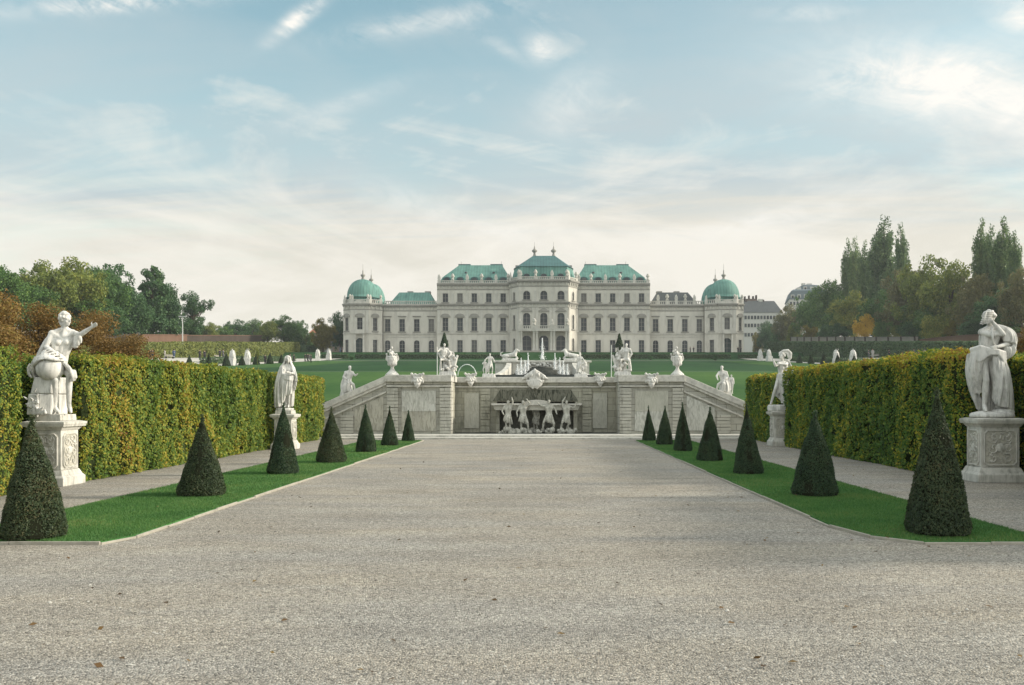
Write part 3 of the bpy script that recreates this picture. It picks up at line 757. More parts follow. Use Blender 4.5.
def human(mb, J=None, s=1.0, female=False, detail=False, hands=True):
    j = {k: V3(v) for k, v in dict(STAND, **(J or {})).items()}
    q = 0.94 if female else 1.0
    r = lambda x: x * s
    pel, wa, ch, ne = j['pel'], j['waist'], j['chest'], j['neck']
    ax = (j['sL'] - j['sR']).normalized()
    hx = j.get('hipax', ax)
    hR, hL = pel - hx * r(.095), pel + hx * r(.095)
    for o in (-.065, 0, .065):
        mb.cap(pel + hx * r(o * 1.25), r(.108), wa + ax * r(o), r(.098 * q))
        mb.cap(wa + ax * r(o), r(.098 * q), ch + ax * r(o * 1.5), r(.112 * q))
    for k, sh in (('R', j['sR']), ('L', j['sL'])):
        mb.cap(ch, r(.10), sh - (sh - ch).normalized() * r(.03), r(.075)); mb.ell(sh, r(.070))
        mb.cap(ne, r(.058), sh, r(.058))
    mb.cap(ch + (ne - ch) * .4, r(.09), ne, r(.060)); mb.cap(ne, r(.058), j['head'] + (ne - j['head']) * .3, r(.055))
    fw = ax.cross(V3((0, 0, 1))); fw = -fw if fw.dot(j['face']) < 0 else fw
    if fw.dot(V3((0, -1, 0))) < -.2: fw = -fw
    if female:
        for o in (-.075, .075): mb.ell(ch + ax * r(o) + fw * r(.075) - V3((0, 0, r(.02))), r(.062))
    else:
        for o in (-.07, .07): mb.ell(ch + ax * r(o) + fw * r(.055), (r(.085), r(.055), r(.07)))
    for k, hp in (('R', hR), ('L', hL)):
        kn, an, to = j['k' + k], j['a' + k], j['t' + k]
        mb.cap(hp, r(.098), hp + (kn - hp) * .45, r(.086)); mb.cap(hp + (kn - hp) * .45, r(.086), kn, r(.062))
        calf = kn + (an - kn) * .32; back = (V3((an - to)).normalized()) * r(.018)
        mb.cap(kn, r(.060), calf + back, r(.062)); mb.cap(calf + back, r(.062), an, r(.040))
        mb.cap(an, r(.043), an + (to - an) * .55, r(.040)); mb.cap(an + (to - an) * .55, r(.042), to, r(.030)); mb.ell(an + (an - to).normalized() * r(.03) - V3((0, 0, r(.03))), r(.036))
        sh, el, ha = j['s' + k], j['e' + k], j['h' + k]
        mb.cap(sh, r(.062), sh + (el - sh) * .5, r(.057)); mb.cap(sh + (el - sh) * .5, r(.057), el, r(.044))
        mb.cap(el, r(.045), el + (ha - el) * .35, r(.047)); mb.cap(el + (ha - el) * .35, r(.047), ha, r(.030))
        if hands:
            hand(mb, ha, ha - el, j.get('th' + k, V3((0, 0, 1)) if abs((ha - el).normalized().z) < .8 else V3((0, -1, 0))), s * .95)
    head(mb, j['head'], j['face'], s, detail=detail)
    return j

def interp(poly, t):
    poly = [V3(p) for p in poly]; L = [(b - a).length for a, b in zip(poly, poly[1:])]; tot = sum(L) * t
    for a, b, l in zip(poly, poly[1:], L):
        if tot <= l: return a + (b - a) * (tot / max(l, 1e-6))
        tot -= l
    return poly[-1]
def drape(mb, A, B, n, r=.028, sag=(0, 0, 0), var=.45, seed=1, mid=None, out=None):
    """cloth whose folds run from the line A to the line B: a thin sheet with raised folds of uneven width"""
    rr = random.Random(seed); n = int(n * 1.5)
    ctr = sum((V3(p) for p in list(A) + list(B)), V3((0, 0, 0))) / (len(A) + len(B))
    for i in range(n):
        t = i / max(1, n - 1)
        ridge = (i % 3 == 1)
        a, b = interp(A, t), interp(B, min(1, max(0, t + rr.uniform(-.025, .025))))
        m_ = (a + b) / 2 + V3(sag) * rr.uniform(.8, 1.15)
        o = (a + b) / 2 - V3((0, .10, ctr.z)); o.z = 0; o = o.normalized() if o.length > .02 else V3((0, -1, 0)); o = (o + V3((0, -.5, 0))).normalized()
        lift = r * rr.uniform(.55, 1.0) if ridge else -r * rr.uniform(.0, .35)
        r0 = r * (rr.uniform(.55, .8) if ridge else rr.uniform(.6, .75))
        ph = rr.uniform(0, 6.28); wv = V3((o.y, -o.x, 0)) * r * .5
        pts = []
        for k in range(9):
            u = k / 8
            p = a * (1 - u) ** 2 + m_ * 2 * u * (1 - u) + b * u * u
            pts.append(p + o * lift * min(1, u * 3 + .2) + wv * math.sin(ph + u * 3.2))
        mb.tube(pts, [r0 * (0.8 + .3 * math.sin(u / 8 * math.pi) + .25 * (u / 8)) for u in range(9)], 8)
        mb.ell(pts[0], r0 * .8, nu=8, nv=6); mb.ell(pts[-1], r0 * 1.05, nu=8, nv=6)
def hair_curls(mb, c, R0, n, r, face, seed=1, low=-.2):
    rr = random.Random(seed); f = V3(face).normalized()
    for _ in range(n):
        d = V3((rr.gauss(0, 1), rr.gauss(0, 1), rr.gauss(0, 1))).normalized()
        if d.z < low or d.dot(f) > .55 + .3 * d.z: continue
        mb.ell(V3(c) + d * R0, r * rr.uniform(.7, 1.3), nu=8, nv=6)

SM = M['statue']
def statue_root(name, loc, label, group='white stone statues on pedestals along the hedges', cat='statue', rz=0):
    return tag(empty(name, loc, rz), label, cat, group)

# --- seated woman with the globe (left, near)
def seated_woman(loc):
    ro = statue_root('statue', loc, 'white statue of a seated woman resting on a globe and pointing to the right')
    b = MB()
    J = dict(pel=(-.06, .02, .93), waist=(.03, 0, 1.17), chest=(.09, -.01, 1.42), neck=(.125, 0, 1.66), head=(.145, -.015, 1.835),
             sR=(-.075, -.08, 1.565), eR=(-.135, -.20, 1.30), hR=(.06, -.25, 1.20), sL=(.245, .06, 1.59), eL=(.43, -.02, 1.545), hL=(.68, -.07, 1.69),
             kR=(.085, -.26, .66), aR=(.005, -.14, .13), tR=(.13, -.24, .04), kL=(.29, -.14, .78), aL=(.225, -.04, .18), tL=(.31, -.13, .05),
             face=(.95, -.32, .02), thL=(0, -.3, 1), thR=(0, 0, 1))
    human(b, J, 1.03, True, True)
    link('body', sculpt(b, 'woman_body', SM, .0115, 2), ro)
    h = MB(); hair_curls(h, (.125, -.005, 1.885), .095, 90, .030, J['face'], 3, -.35)
    for k in range(8): h.ell((.065 + .02 * math.cos(k), .02 * math.sin(k * 2), 1.86 - .02 * k), .038)
    h.ell((.11, .0, 1.985), (.05, .05, .035))
    link('hair', sculpt(h, 'woman_hair', SM, .011, 1), ro)
    g = MB(); g.ell((-.035, -.23, .90), (.25, .25, .25), nu=40, nv=24)
    link('globe', g.mesh('globe', SM, True), ro)
    d = MB()
    # cloak falling from the right shoulder behind the back and over the rock
    drape(d, [(-.08, .03, 1.60), (-.17, .10, 1.60), (-.05, .17, 1.55), (.18, .14, 1.58)], [(-.40, -.10, .86), (-.50, .05, .88), (-.42, .22, .80), (-.10, .28, .75)], 15, .045, (-.06, .05, .10), .4, 2)
    # cloth gathered round the globe
    for k in range(6):
        z = 1.03 + .035 * k; rad = math.sqrt(max(.01, .285 ** 2 - (z - .92) ** 2)) + .012
        pts = [(-.035 + rad * math.cos(a) - .03 * k * .3, -.22 + rad * math.sin(a), z - .10 + .13 * math.sin((a - 3.3) * .7) + .02 * math.sin(3 * a + k)) for a in np.linspace(2.5, 6.5, 16)]
        d.tube(pts, [.026 + .010 * math.sin(i * 1.3 + k) for i in range(16)], 8)
    drape(d, [(-.40, -.30, .92), (-.25, -.40, 1.08), (-.05, -.44, 1.16), (.12, -.40, 1.16)], [(-.36, -.30, .72), (-.34, -.20, .70), (-.38, -.10, .68), (-.30, .05, .70)], 7, .03, (-.1, .03, -.02), .4, 3)
    # fold over the left thigh
    drape(d, [(.06, -.10, 1.06), (.16, -.22, 1.02), (.26, -.24, .98)], [(.20, -.02, .80), (.34, -.10, .70), (.40, -.20, .66)], 9, .036, (.09, -.05, .06), .5, 4)
    d.chain([(.38, -.16, .82), (.42, -.18, .72), (.36, -.2, .66)], [.05, .04, .03])
    # sleeve hanging from the left arm
    drape(d, [(.26, .06, 1.62), (.33, .03, 1.61), (.42, -.01, 1.58)], [(.27, .04, 1.33), (.33, .02, 1.30), (.42, -.01, 1.42)], 8, .034, (.03, -.05, 0), .4, 5)
    link('drapery', sculpt(d, 'woman_cloth', SM, .0105, 1), ro)
    k = MB()
    k.loft([(-.38, -.30), (.03, -.32), (.05, .28), (-.38, .30)], .40, [(-.32, -.27), (.05, -.30), (.05, .28), (-.40, .26)], .72)
    k.loft([(-.43, -.34), (-.20, -.36), (-.18, .33), (-.42, .33)], .0, [(-.40, -.33), (-.20, -.35), (-.18, .33), (-.4, .32)], .395)
    k.loft([(-.195, -.33), (.02, -.30), (.03, .30), (-.18, .32)], .0, [(-.195, -.34), (.03, -.28), (.03, .28), (-.18, .32)], .392)
    o = k.build('rock_seat', SM, ro, bevel=.018)
    lv = MB(); rr = random.Random(8)
    for _ in range(26):
        p = V3((-.29 + rr.gauss(0, .07), -.35, .17 + rr.gauss(0, .11))); a = rr.uniform(0, 6.28)
        lv.cap(p, .022, p + V3((.07 * math.cos(a), -.02, .07 * math.sin(a))), .008)
    for _ in range(18):
        p = V3((-.18 + rr.gauss(0, .06), -.40, .02 + abs(rr.gauss(0, .05)))); lv.cap(p, .035, p + V3((rr.gauss(0, .05), -.02, .06)), .012)
    link('carved_foliage', sculpt(lv, 'carved_foliage', SM, .010, 1), ro)
    return ro

# --- flute player (right, near)
def flute_player(loc):
    ro = statue_root('statue', loc, 'white statue of a wreathed flute player in a heavy cloak, hand raised to the mouth')
    b = MB()
    J = dict(pel=(.0, .02, 1.17), waist=(.0, .01, 1.36), chest=(.05, 0, 1.58), neck=(.055, -.01, 1.79), head=(.02, -.05, 1.955),
             sR=(-.135, -.04, 1.68), eR=(.20, -.26, 1.62), hR=(-.04, -.25, 1.90), sL=(.27, .03, 1.69), eL=(.44, -.06, 1.44), hL=(.08, -.24, 1.36),
             kR=(-.075, -.10, .68), aR=(-.07, -.02, .14), tR=(-.12, -.18, .04), kL=(.13, -.08, .66), aL=(.26, .05, .14), tL=(.40, -.06, .06),
             face=(-.55, -.82, -.05), thR=(-1, 0, .2), thL=(0, 0, 1))
    human(b, J, 1.10, False, True)
    b.cap((-.12, -.08, 1.66), .06, (.02, -.22, 1.60), .055)
    link('body', sculpt(b, 'flute_player_body', SM, .0115, 2), ro)
    h = MB(); hair_curls(h, (.03, -.02, 2.02), .105, 130, .030, J['face'], 5, -.45)
    for k in range(14):
        a = k / 14 * 6.28; h.ell((.025 + .115 * math.cos(a), -.03 + .115 * math.sin(a), 2.045 + .03 * math.sin(a * 2)), .034)
    link('hair', sculpt(h, 'flute_player_hair', SM, .011, 1), ro)
    f = MB()
    for k in range(7):
        f.tube([(-.27 + .012 * k, -.25 - .006 * k, 1.84 + .037 * k), (-.05 + .008 * k, -.245, 1.86 + .036 * k)], .017, 8)
    f.cap((-.22, -.25, 1.83), .02, (-.16, -.28, 2.08), .018)
    f.tube([(-.03, -.26, 1.78), (-.02, -.28, 1.40)], .022, 8)
    link('pipes', f.mesh('pan_pipes', SM, True), ro)
    d = MB()
    # gathered cloth round the hips
    for k in range(7):
        z = 1.26 - .035 * k
        pts = [(-.38 + .10 * k / 7, -.06, z + .05), (-.26, -.22, z + .10 - .012 * k), (-.08, -.26, z + .05 + .02 * k), (.10, -.25, z + .02 + .025 * k), (.26, -.18, z - .02), (.34, -.02, z - .06)]
        d.tube(pts, [.045, .048, .040, .042, .046, .05], 8)
    # hanging on the right hip (image left), behind the bare leg
    drape(d, [(-.38, -.10, 1.24), (-.31, -.18, 1.26), (-.23, -.20, 1.22), (-.15, -.18, 1.14)], [(-.19, .08, .46), (-.15, .04, .40), (-.12, .04, .50), (-.12, .0, .78)], 8, .042, (-.13, -.05, -.05), .4, 6)
    drape(d, [(-.38, -.02, 1.22), (-.34, .10, 1.2), (-.2, .18, 1.25)], [(-.14, .12, .10), (-.05, .16, .05), (.0, .18, .05)], 7, .05, (-.15, .05, -.05), .3, 7)
    # skirt over the left leg
    drape(d, [(.04, -.20, 1.16), (.14, -.22, 1.14), (.26, -.14, 1.12), (.34, .02, 1.16)], [(.08, -.06, .30), (.16, -.14, .16), (.36, -.16, .12), (.50, .02, .06)], 16, .042, (.03, -.10, 0), .45, 8)
    drape(d, [(-.02, .12, 1.1), (.18, .16, 1.1), (.34, .08, 1.15)], [(.0, .16, .03), (.25, .20, .03), (.50, .12, .05)], 10, .06, (.02, .05, 0), .3, 9)
    # cloak over the left shoulder, down the arm and back
    drape(d, [(.12, -.02, 1.82), (.22, -.06, 1.82), (.33, .0, 1.80), (.36, .12, 1.72)], [(.30, -.14, 1.50), (.48, -.13, 1.46), (.57, -.02, 1.48), (.52, .14, 1.40)], 13, .042, (.12, -.06, .07), .4, 10)
    drape(d, [(.57, -.04, 1.56), (.54, -.10, 1.46), (.44, -.12, 1.36), (.32, -.12, 1.36)], [(.40, .10, 1.24), (.40, .04, 1.18), (.38, 0, 1.14), (.30, -.06, 1.14)], 9, .042, (.08, 0, -.02), .4, 11)
    drape(d, [(.16, .14, 1.76), (.30, .16, 1.74), (.46, .12, 1.6)], [(.10, .2, .9), (.28, .22, .9), (.42, .16, 1.0)], 9, .055, (.05, .06, 0), .3, 12)
    link('drapery', sculpt(d, 'flute_player_cloth', SM, .0105, 1), ro)
    p = MB(); p.lathe([(.36, 0), (.38, .03), (.36, .09), (.31, .11)], 18, (.10, 0, -.10), sx=1.22, sy=.85); p.ell((.33, .0, .02), (.24, .18, .09)); p.ell((-.1, -.05, .0), (.2, .16, .04))
    link('plinth', sculpt(p, 'flute_player_plinth', SM, .018, 2), ro)
    return ro

# --- robed figure (left, far)
def robed_figure(loc):
    ro = statue_root('statue', loc, 'white statue of a veiled robed figure with folded arms, far left')
    b = MB()
    J = dict(pel=(.05, 0, .98), waist=(.03, 0, 1.14), chest=(.03, 0, 1.34), neck=(.05, 0, 1.53), head=(.07, -.03, 1.69), sR=(-.14, -.03, 1.46), eR=(-.10, -.20, 1.18), hR=(.16, -.24, 1.16),
             sL=(.22, 0, 1.45), eL=(.36, -.10, 1.2), hL=(.20, -.25, 1.24), kR=(-.02, -.05, .52), aR=(-.02, .02, .09), tR=(-.03, -.15, .03), kL=(.14, -.10, .52), aL=(.10, -.02, .09), tL=(.14, -.2, .03), face=(.5, -.86, -.05))
    human(b, J, 1.0, False, True)
    link('body', sculpt(b, 'robed_body', SM, .015, 2), ro)
    d = MB()
    for k in range(16):
        a = -2.0 + 4.3 * k / 15 + math.pi / 2
        d.chain([(.06 + .10 * math.cos(a), .0 + .11 * math.sin(a), 1.78), (.05 + .14 * math.cos(a), .03 + .13 * math.sin(a), 1.60), (.02 + .27 * math.cos(a), .03 + .15 * math.sin(a), 1.42)], [.03, .035, .045])
    d.ell((.06, .02, 1.80), (.10, .11, .06))
    drape(d, [(-.20, .10, 1.45), (-.24, -.03, 1.44), (-.12, -.12, 1.42), (.0, -.12, 1.32)], [(-.40, .10, .05), (-.40, -.04, .05), (-.28, -.12, .06), (-.14, -.12, .12)], 13, .05, (-.14, -.04, .0), .4, 13)
    drape(d, [(-.2, .14, 1.4), (.1, .17, 1.45), (.30, .1, 1.4)], [(-.36, .16, .03), (.0, .2, .03), (.22, .12, .1)], 11, .06, (0, .05, 0), .3, 14)
    drape(d, [(-.06, -.18, 1.10), (.10, -.2, 1.1), (.26, -.12, 1.12)], [(-.12, -.12, .20), (.04, -.14, .46), (.22, -.12, .52)], 12, .045, (.02, -.06, 0), .4, 15)
    drape(d, [(.22, .02, 1.48), (.32, .0, 1.44), (.3, .1, 1.4)], [(.42, -.10, 1.12), (.40, -.02, .92), (.30, .1, .62)], 8, .042, (.08, -.02, 0), .4, 16)
    for k in range(5): d.tube([(-.16, -.14, 1.22 - .03 * k), (.02, -.24, 1.14 - .03 * k), (.2, -.22, 1.1 - .03 * k), (.32, -.1, 1.12 - .03 * k)], .034, 8)
    link('drapery', sculpt(d, 'robed_cloth', SM, .014, 1), ro)
    p = MB(); p.lathe([(.30, 0), (.32, .03), (.30, .08)], 14, (-.06, 0, -.08), sx=1.2); link('plinth', p.mesh('plinth', SM), ro)
    return ro

# --- striding figure (right, far)
def striding_figure(loc):
    ro = statue_root('statue', loc, 'white statue of a striding figure with a blown cloak, far right')
    b = MB()
    J = dict(pel=(.01, 0, .97), waist=(.03, 0, 1.14), chest=(.05, 0, 1.34), neck=(.04, 0, 1.53), head=(.0, -.03, 1.70), sR=(-.12, -.06, 1.46), eR=(-.26, -.18, 1.38), hR=(-.34, -.18, 1.58),
             sL=(.20, .05, 1.48), eL=(.10, -.2, 1.42), hL=(-.12, -.26, 1.44), kR=(-.25, -.12, .56), aR=(-.36, -.02, .12), tR=(-.42, -.14, .04), kL=(.06, -.06, .52), aL=(.10, .08, .12), tL=(.08, -.10, .04), face=(-.6, -.78, .05))
    human(b, J, 1.0, True, True)
    link('body', sculpt(b, 'striding_body', SM, .015, 2), ro)
    h = MB(); hair_curls(h, (.02, 0, 1.75), .092, 80, .032, J['face'], 7, -.4); link('hair', sculpt(h, 'striding_hair', SM, .014, 1), ro)
    d = MB()
    drape(d, [(-.12, -.12, 1.12), (.02, -.15, 1.12), (.16, -.06, 1.10)], [(.0, -.10, .10), (.16, -.14, .06), (.40, .0, .05)], 13, .042, (-.02, -.08, 0), .4, 17)
    drape(d, [(-.1, -.14, 1.1), (-.14, -.05, 1.08), (.0, .12, 1.1), (.16, .06, 1.1)], [(-.14, -.1, .45), (-.16, .04, .34), (.2, .18, .05), (.42, .08, .05)], 12, .045, (.0, 0, 0), .4, 18)
    drape(d, [(.10, .06, 1.62), (.20, .04, 1.62), (.28, .0, 1.54)], [(.30, .08, .62), (.36, .04, .58), (.40, .0, .66)], 7, .036, (.14, .05, .05), .4, 19)
    pts = [(-.06, .06, 1.84), (.08, .07, 1.92), (.24, .06, 1.93), (.34, .05, 1.82), (.32, .05, 1.66), (.22, .05, 1.54)]
    d.chain(pts, [.035, .045, .05, .05, .045, .04])
    d.chain([(.1, .07, 1.86), (.22, .06, 1.82), (.26, .05, 1.7)], [.03, .04, .04])
    link('drapery', sculpt(d, 'striding_cloth', SM, .014, 1), ro)
    p = MB(); p.lathe([(.36, 0), (.38, .06), (.37, .2), (.34, .235)], 14, (-.05, 0, -.21), sx=1.2); p.ell((.28, 0, .0), (.15, .14, .1)); link('plinth', sculpt(p, 'striding_plinth', SM, .02, 1), ro)
    return ro

def pedestal(loc, wx, wy, h, label, plinth=True):
    ro = tag(empty('statue_pedestal', loc), label, 'pedestal', 'stone pedestals under the avenue statues')
    rect = lambda a, b: [(-a, -b), (a, -b), (a, b), (-a, b)]
    a, b = wx / 2, wy / 2
    m = MB(); m.loft(rect(a + .10, b + .10), 0, rect(a + .10, b + .10), .17)
    m.loft(rect(a + .095, b + .095), .17, rect(a + .06, b + .06), .21, cap0=False)
    m.loft(rect(a + .06, b + .06), .21, rect(a + .015, b + .015), .31, cap0=False)
    m.build('base', M['pedestal'], ro, bevel=.012)
    m = MB(); m.loft(rect(a, b), .312, rect(a, b), h - .19); m.build('shaft', M['pedestal'], ro, bevel=.012)
    m = MB(); m.loft(rect(a + .01, b + .01), h - .19, rect(a + .06, b + .06), h - .12); m.loft(rect(a + .10, b + .10), h - .119, rect(a + .115, b + .115), h - .075); m.loft(rect(a + .12, b + .12), h - .074, rect(a + .125, b + .125), h - .02); m.loft(rect(a + .10, b + .10), h - .0195, rect(a + .02, b + .02), h)
    m.build('cap', M['pedestal'], ro, bevel=.006)
    # carved panels with a raised frame and scrolls, one per visible face
    def panel(wd, M4, seed):
        mm = MB(); mm.M = M4
        z0, z1 = .36, h - .26; x0, x1 = -wd / 2 + .07, wd / 2 - .07; c = .06
        out = [(x0, z0 + c), (x0 + c, z0), (x1 - c, z0), (x1, z0 + c), (x1, z1 - c), (x1 - c, z1), (x0 + c, z1), (x0, z1 - c)]
        cx, cz = (x0 + x1) / 2, (z0 + z1) / 2
        mm.prism(out, -.006, .004, 1)
        pts = [(x, -.012, z) for x, z in out + out[:1]]
        for p_, q_ in zip(pts, pts[1:]): mm.tube([p_, q_], .016, 6)
        rr = random.Random(seed)
        for s_ in (-1, 1):
            for u in range(3):
                ang = rr.uniform(0, 6); x_c = cx + s_ * (x1 - x0) * .22; z_c = z0 + (z1 - z0) * (.2 + .3 * u)
                sp = [(x_c + s_ * (.012 + .010 * t) * math.cos(t * .75 + ang), -.014, z_c + (.016 + .012 * t) * math.sin(t * .75 + ang)) for t in range(11)]
                mm.tube(sp, [.016 - .0008 * t for t in range(11)], 6)
            for _ in range(9):
                x_c = cx + s_ * rr.uniform(.0, (x1 - x0) * .36); z_c = rr.uniform(z0 + .06, z1 - .06); t = rr.uniform(0, 3.14)
                mm.cap((x_c, -.008, z_c), .02, (x_c + .06 * math.cos(t), -.014, z_c + .06 * math.sin(t)), .008)
        mm.ell((cx, -.006, cz), ((x1 - x0) * .16, .03, (z1 - z0) * .13))
        mm.build('relief_panel', [M['pedestal'], M['relief']], ro)
    panel(wx, Matrix.Translation((0, -b - .002, 0)), 1)
    side = 1 if loc[0] < 0 else -1
    panel(wy, Matrix.Translation((side * (a + .002), 0, 0)) @ Matrix.Rotation(side * math.pi / 2, 4, 'Z'), 2)
    if not plinth: return ro
    m = MB(); m.loft(rect(a - .02, b - .02), h + .001, rect(a - .03, b - .03), h + .125); m.build('plinth', M['pedestal'], ro, bevel=.012)
    return ro

pedestal((-9.80, 18.05, 0), .62, .66, 1.29, 'stone pedestal with carved side panels under the seated woman statue')
seated_woman((-9.72, 18.05, 1.412)).scale = (1.03,) * 3
pedestal((9.42, 18.85, 0), .80, .62, 1.33, 'stone pedestal with a square carved front panel under the flute player statue', False)
flute_player((9.28, 18.80, 1.435))
pedestal((-8.93, 31.2, 0), .60, .62, 1.22, 'stone pedestal of the far left robed statue, half hidden by a yew cone')
robed_figure((-8.90, 31.2, 1.42)).scale = (.84, .9, .985)
pedestal((8.86, 33.5, 0), .66, .62, 1.285, 'stone pedestal with square panel under the far right striding statue', False)
striding_figure((8.88, 33.5, 1.5)).scale = (1.06,) * 3
# ------------------------------------------------------------------ the cascade wall
WY = 41.0
wx = lambda px: (px - 543) * WY / FPX
wall = tag(empty('cascade_wall', (0, WY, 0)), 'long grey stone cascade wall with sloping ends, recessed centre, masks and panels', 'wall')
A, AW, CO = M['ashlar'], M['ashlar_wet'], M['coping']
L0, L1 = wx(331), wx(386); R0, R1 = wx(684), wx(742)
RCL, RCR = wx(451), wx(619.5)          # recess
ZT = 2.53                              # underside of the coping
def slope_z(px, left):                 # top of coping on the sloping ends
    return 1.70 + (24.5 if left else 25) * WY / FPX - ((386 - px) * .44 if left else (px - 684) * .43) * WY / FPX
BZ = .16
for left in (True, False):
    xa, xb = (wx(300), L1) if left else (R0, wx(775))
    pa, pb = (300, 386) if left else (684, 775)
    za, zb = slope_z(pa, left), slope_z(pb, left)
    m = MB(); m.prism([(xa, 0), (xb, 0), (xb, zb - .30), (xa, za - .30)], .16, .9)
    m.build('sloping_wall', A, wall)
    m = MB(); t = .30; m.prism([(xa, za - t), (xb, zb - t), (xb, zb), (xa, za)], -.02, 1.0)
    m.build('sloping_coping', CO, wall, bevel=.02)
    # string moulding following the slope
    m = MB(); m.prism([(xa, za - .78), (xb, zb - .78), (xb, zb - .70), (xa, za - .70)], .06, .158); m.build('string_course', CO, wall, bevel=.01)
    m = MB(); m.prism([(xa, za - .42), (xb, zb - .42), (xb, zb - .305), (xa, za - .305)], .03, .158); m.build('string_course', CO, wall, bevel=.01)
    # field of dripstone under the slope
    a_, b_ = (354, 383) if left else (687, 715)
    x0, x1 = wx(a_), wx(b_)
    m = MB(); m.prism([(x0, .30), (x1, .30), (x1, slope_z(b_, left) - .88), (x0, slope_z(a_, left) - .88)], .11, .157); m.build('dripstone_panel', M['stucco_brown'] if left else M['stucco'], wall)
    for q in ((340, 353) if left else (717, 731),):
        m = MB()
        z = BZ
        while z < slope_z(q[0 if left else 1], left) - .95:
            zt = min(z + .285, slope_z(q[0 if left else 1], left) - .90); m.box(wx(q[0]), wx(q[1]), .02, .157, z + .008, zt); z += .30
        m.build('pier', A, wall, bevel=.012)
# flat parts left and right of the recess
for a_, b_ in ((386, 451), (619.5, 684)):
    m = MB(); m.box(wx(a_), wx(b_), .16, 1.0, 0, ZT); m.build('wall_body', A, wall)
# recess: cheeks and back
BY = 2.15
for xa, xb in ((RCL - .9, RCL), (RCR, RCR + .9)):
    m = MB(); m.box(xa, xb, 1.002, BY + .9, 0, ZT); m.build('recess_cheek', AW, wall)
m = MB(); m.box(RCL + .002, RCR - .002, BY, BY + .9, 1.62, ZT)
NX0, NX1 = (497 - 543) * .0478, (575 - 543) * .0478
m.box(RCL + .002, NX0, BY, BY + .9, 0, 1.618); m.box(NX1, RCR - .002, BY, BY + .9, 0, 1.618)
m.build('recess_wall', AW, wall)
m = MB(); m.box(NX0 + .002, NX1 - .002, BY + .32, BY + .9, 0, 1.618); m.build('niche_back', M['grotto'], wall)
# rusticated piers
def pier(a_, b_, y=0.0, yb=.158, mat=None, top=ZT - .24, base=BZ):
    m = MB(); z = base
    while z < top - .05:
        zt = min(z + .285, top); m.box(a_, b_, y, yb, z + .007, zt); z += .30
    return m.build('pier', mat or A, wall, bevel=.014)
for a_, b_ in ((386.5, 398), (439.5, 450.8), (619.8, 631.5), (672.5, 683.5)): pier(wx(a_), wx(b_))
s2 = (WY + BY) / FPX
for a_, b_ in ((480.5, 490), (582, 591.5)): pier((a_ - 543) * s2, (b_ - 543) * s2, BY - .12, BY - .002, AW)
for a_, b_ in ((464.5, 479), (593, 607)):
    m = MB(); m.box((a_ - 543) * s2, (b_ - 543) * s2, BY - .05, BY - .002, .35, 2.02); m.build('smooth_panel', M['stucco_pale'], wall)
# dripstone panels between the piers
for a_, b_ in ((401, 436), (635, 669)):
    m = MB(); m.box(wx(a_), wx(b_), .10, .157, .28, 1.18); m.build('dripstone_panel', M['stucco_brown'] if a_ < 500 else M['stucco'], wall)
    m = MB(); m.box(wx(a_ + .5), wx(b_ - .5), .085, .157, 1.185, 2.12); m.build('dripstone_panel', M['stucco'] if a_ < 500 else M['stucco_pale'], wall)
# frieze and coping
def band(x0, x1, y0, y1, z0, z1, nm, mat, bv=.012):
    m = MB(); m.box(x0, x1, y0, y1, z0, z1); return m.build(nm, mat, wall, bevel=bv)
for a_, b_ in ((386.2, 451), (619.5, 683.8)):
    band(wx(a_), wx(b_), .03, .158, ZT - .235, ZT - .16, 'string_course', CO)
    band(wx(a_), wx(b_), .08, .157, ZT - .158, ZT - .002, 'frieze', A, .004)
    m = MB(); m.loft([(wx(a_) - .05, -.10), (wx(b_) + (.03 if a_ < 500 else 0.05), -.10), (wx(b_) + .03, 1.05), (wx(a_) - .05, 1.05)], ZT, [(wx(a_) - .05, -.12), (wx(b_) + .03, -.12), (wx(b_) + .03, 1.05), (wx(a_) - .05, 1.05)], ZT + .31)
    m.build('coping', CO, wall, bevel=.025)
band(RCL + .001, RCR - .001, BY - .08, BY - .002, ZT - .235, ZT - .16, 'string_course', CO)
m = MB(); m.box(RCL - .55, RCR + .55, BY - .16, BY + .95, ZT, ZT + .27); m.build('coping', CO, wall, bevel=.025)
for xa, xb in ((RCL - .86, RCL + .10), (RCR - .10, RCR + .86)):
    m = MB(); m.box(xa, xb, 1.055, BY - .162, ZT, ZT + .285); m.build('coping', CO, wall, bevel=.025)
# dripping dark dripstone field above the grotto roof
x0, x1 = (493 - 543) * s2, (578 - 543) * s2
m = MB(); m.prism([(x0, 1.66), (x1, 1.66), (x1 - .35, 2.20), (x0 + .35, 2.20)], BY - .10, BY - .003); m.build('wet_dripstone', M['moss'], wall)
# grotto roof with a shallow pediment
g = MB()
s3 = (WY + 1.2) / FPX
gx0, gx1 = (491 - 535) * s3 - .33, (580 - 535) * s3 - .33
gc = (gx0 + gx1) / 2
arch = [(gx0, 1.45), (gx1, 1.45), (gx1 + .05, 1.53)] + [(gc + .62 * math.cos(a), 1.535 + .17 * math.sin(a)) for a in np.linspace(0, math.pi, 15)] + [(gx0 - .05, 1.53)]
g.prism(arch, 1.02, BY - .002); g.build('grotto_roof', CO, wall, bevel=.012)
g = MB(); g.prism([(gx0 + .14, 1.22), (gx1 - .14, 1.22), (gx1 - .05, 1.448), (gx0 + .05, 1.448)], 1.12, BY - .003); g.build('grotto_beam', M['ashlar'], wall, bevel=.01)
for xa in (gx0 + .16, gx1 - .34):
    m = MB(); m.box(xa, xa + .18, 1.62, BY - .003, .155, 1.218); m.build('grotto_pilaster', AW, wall, bevel=.012)
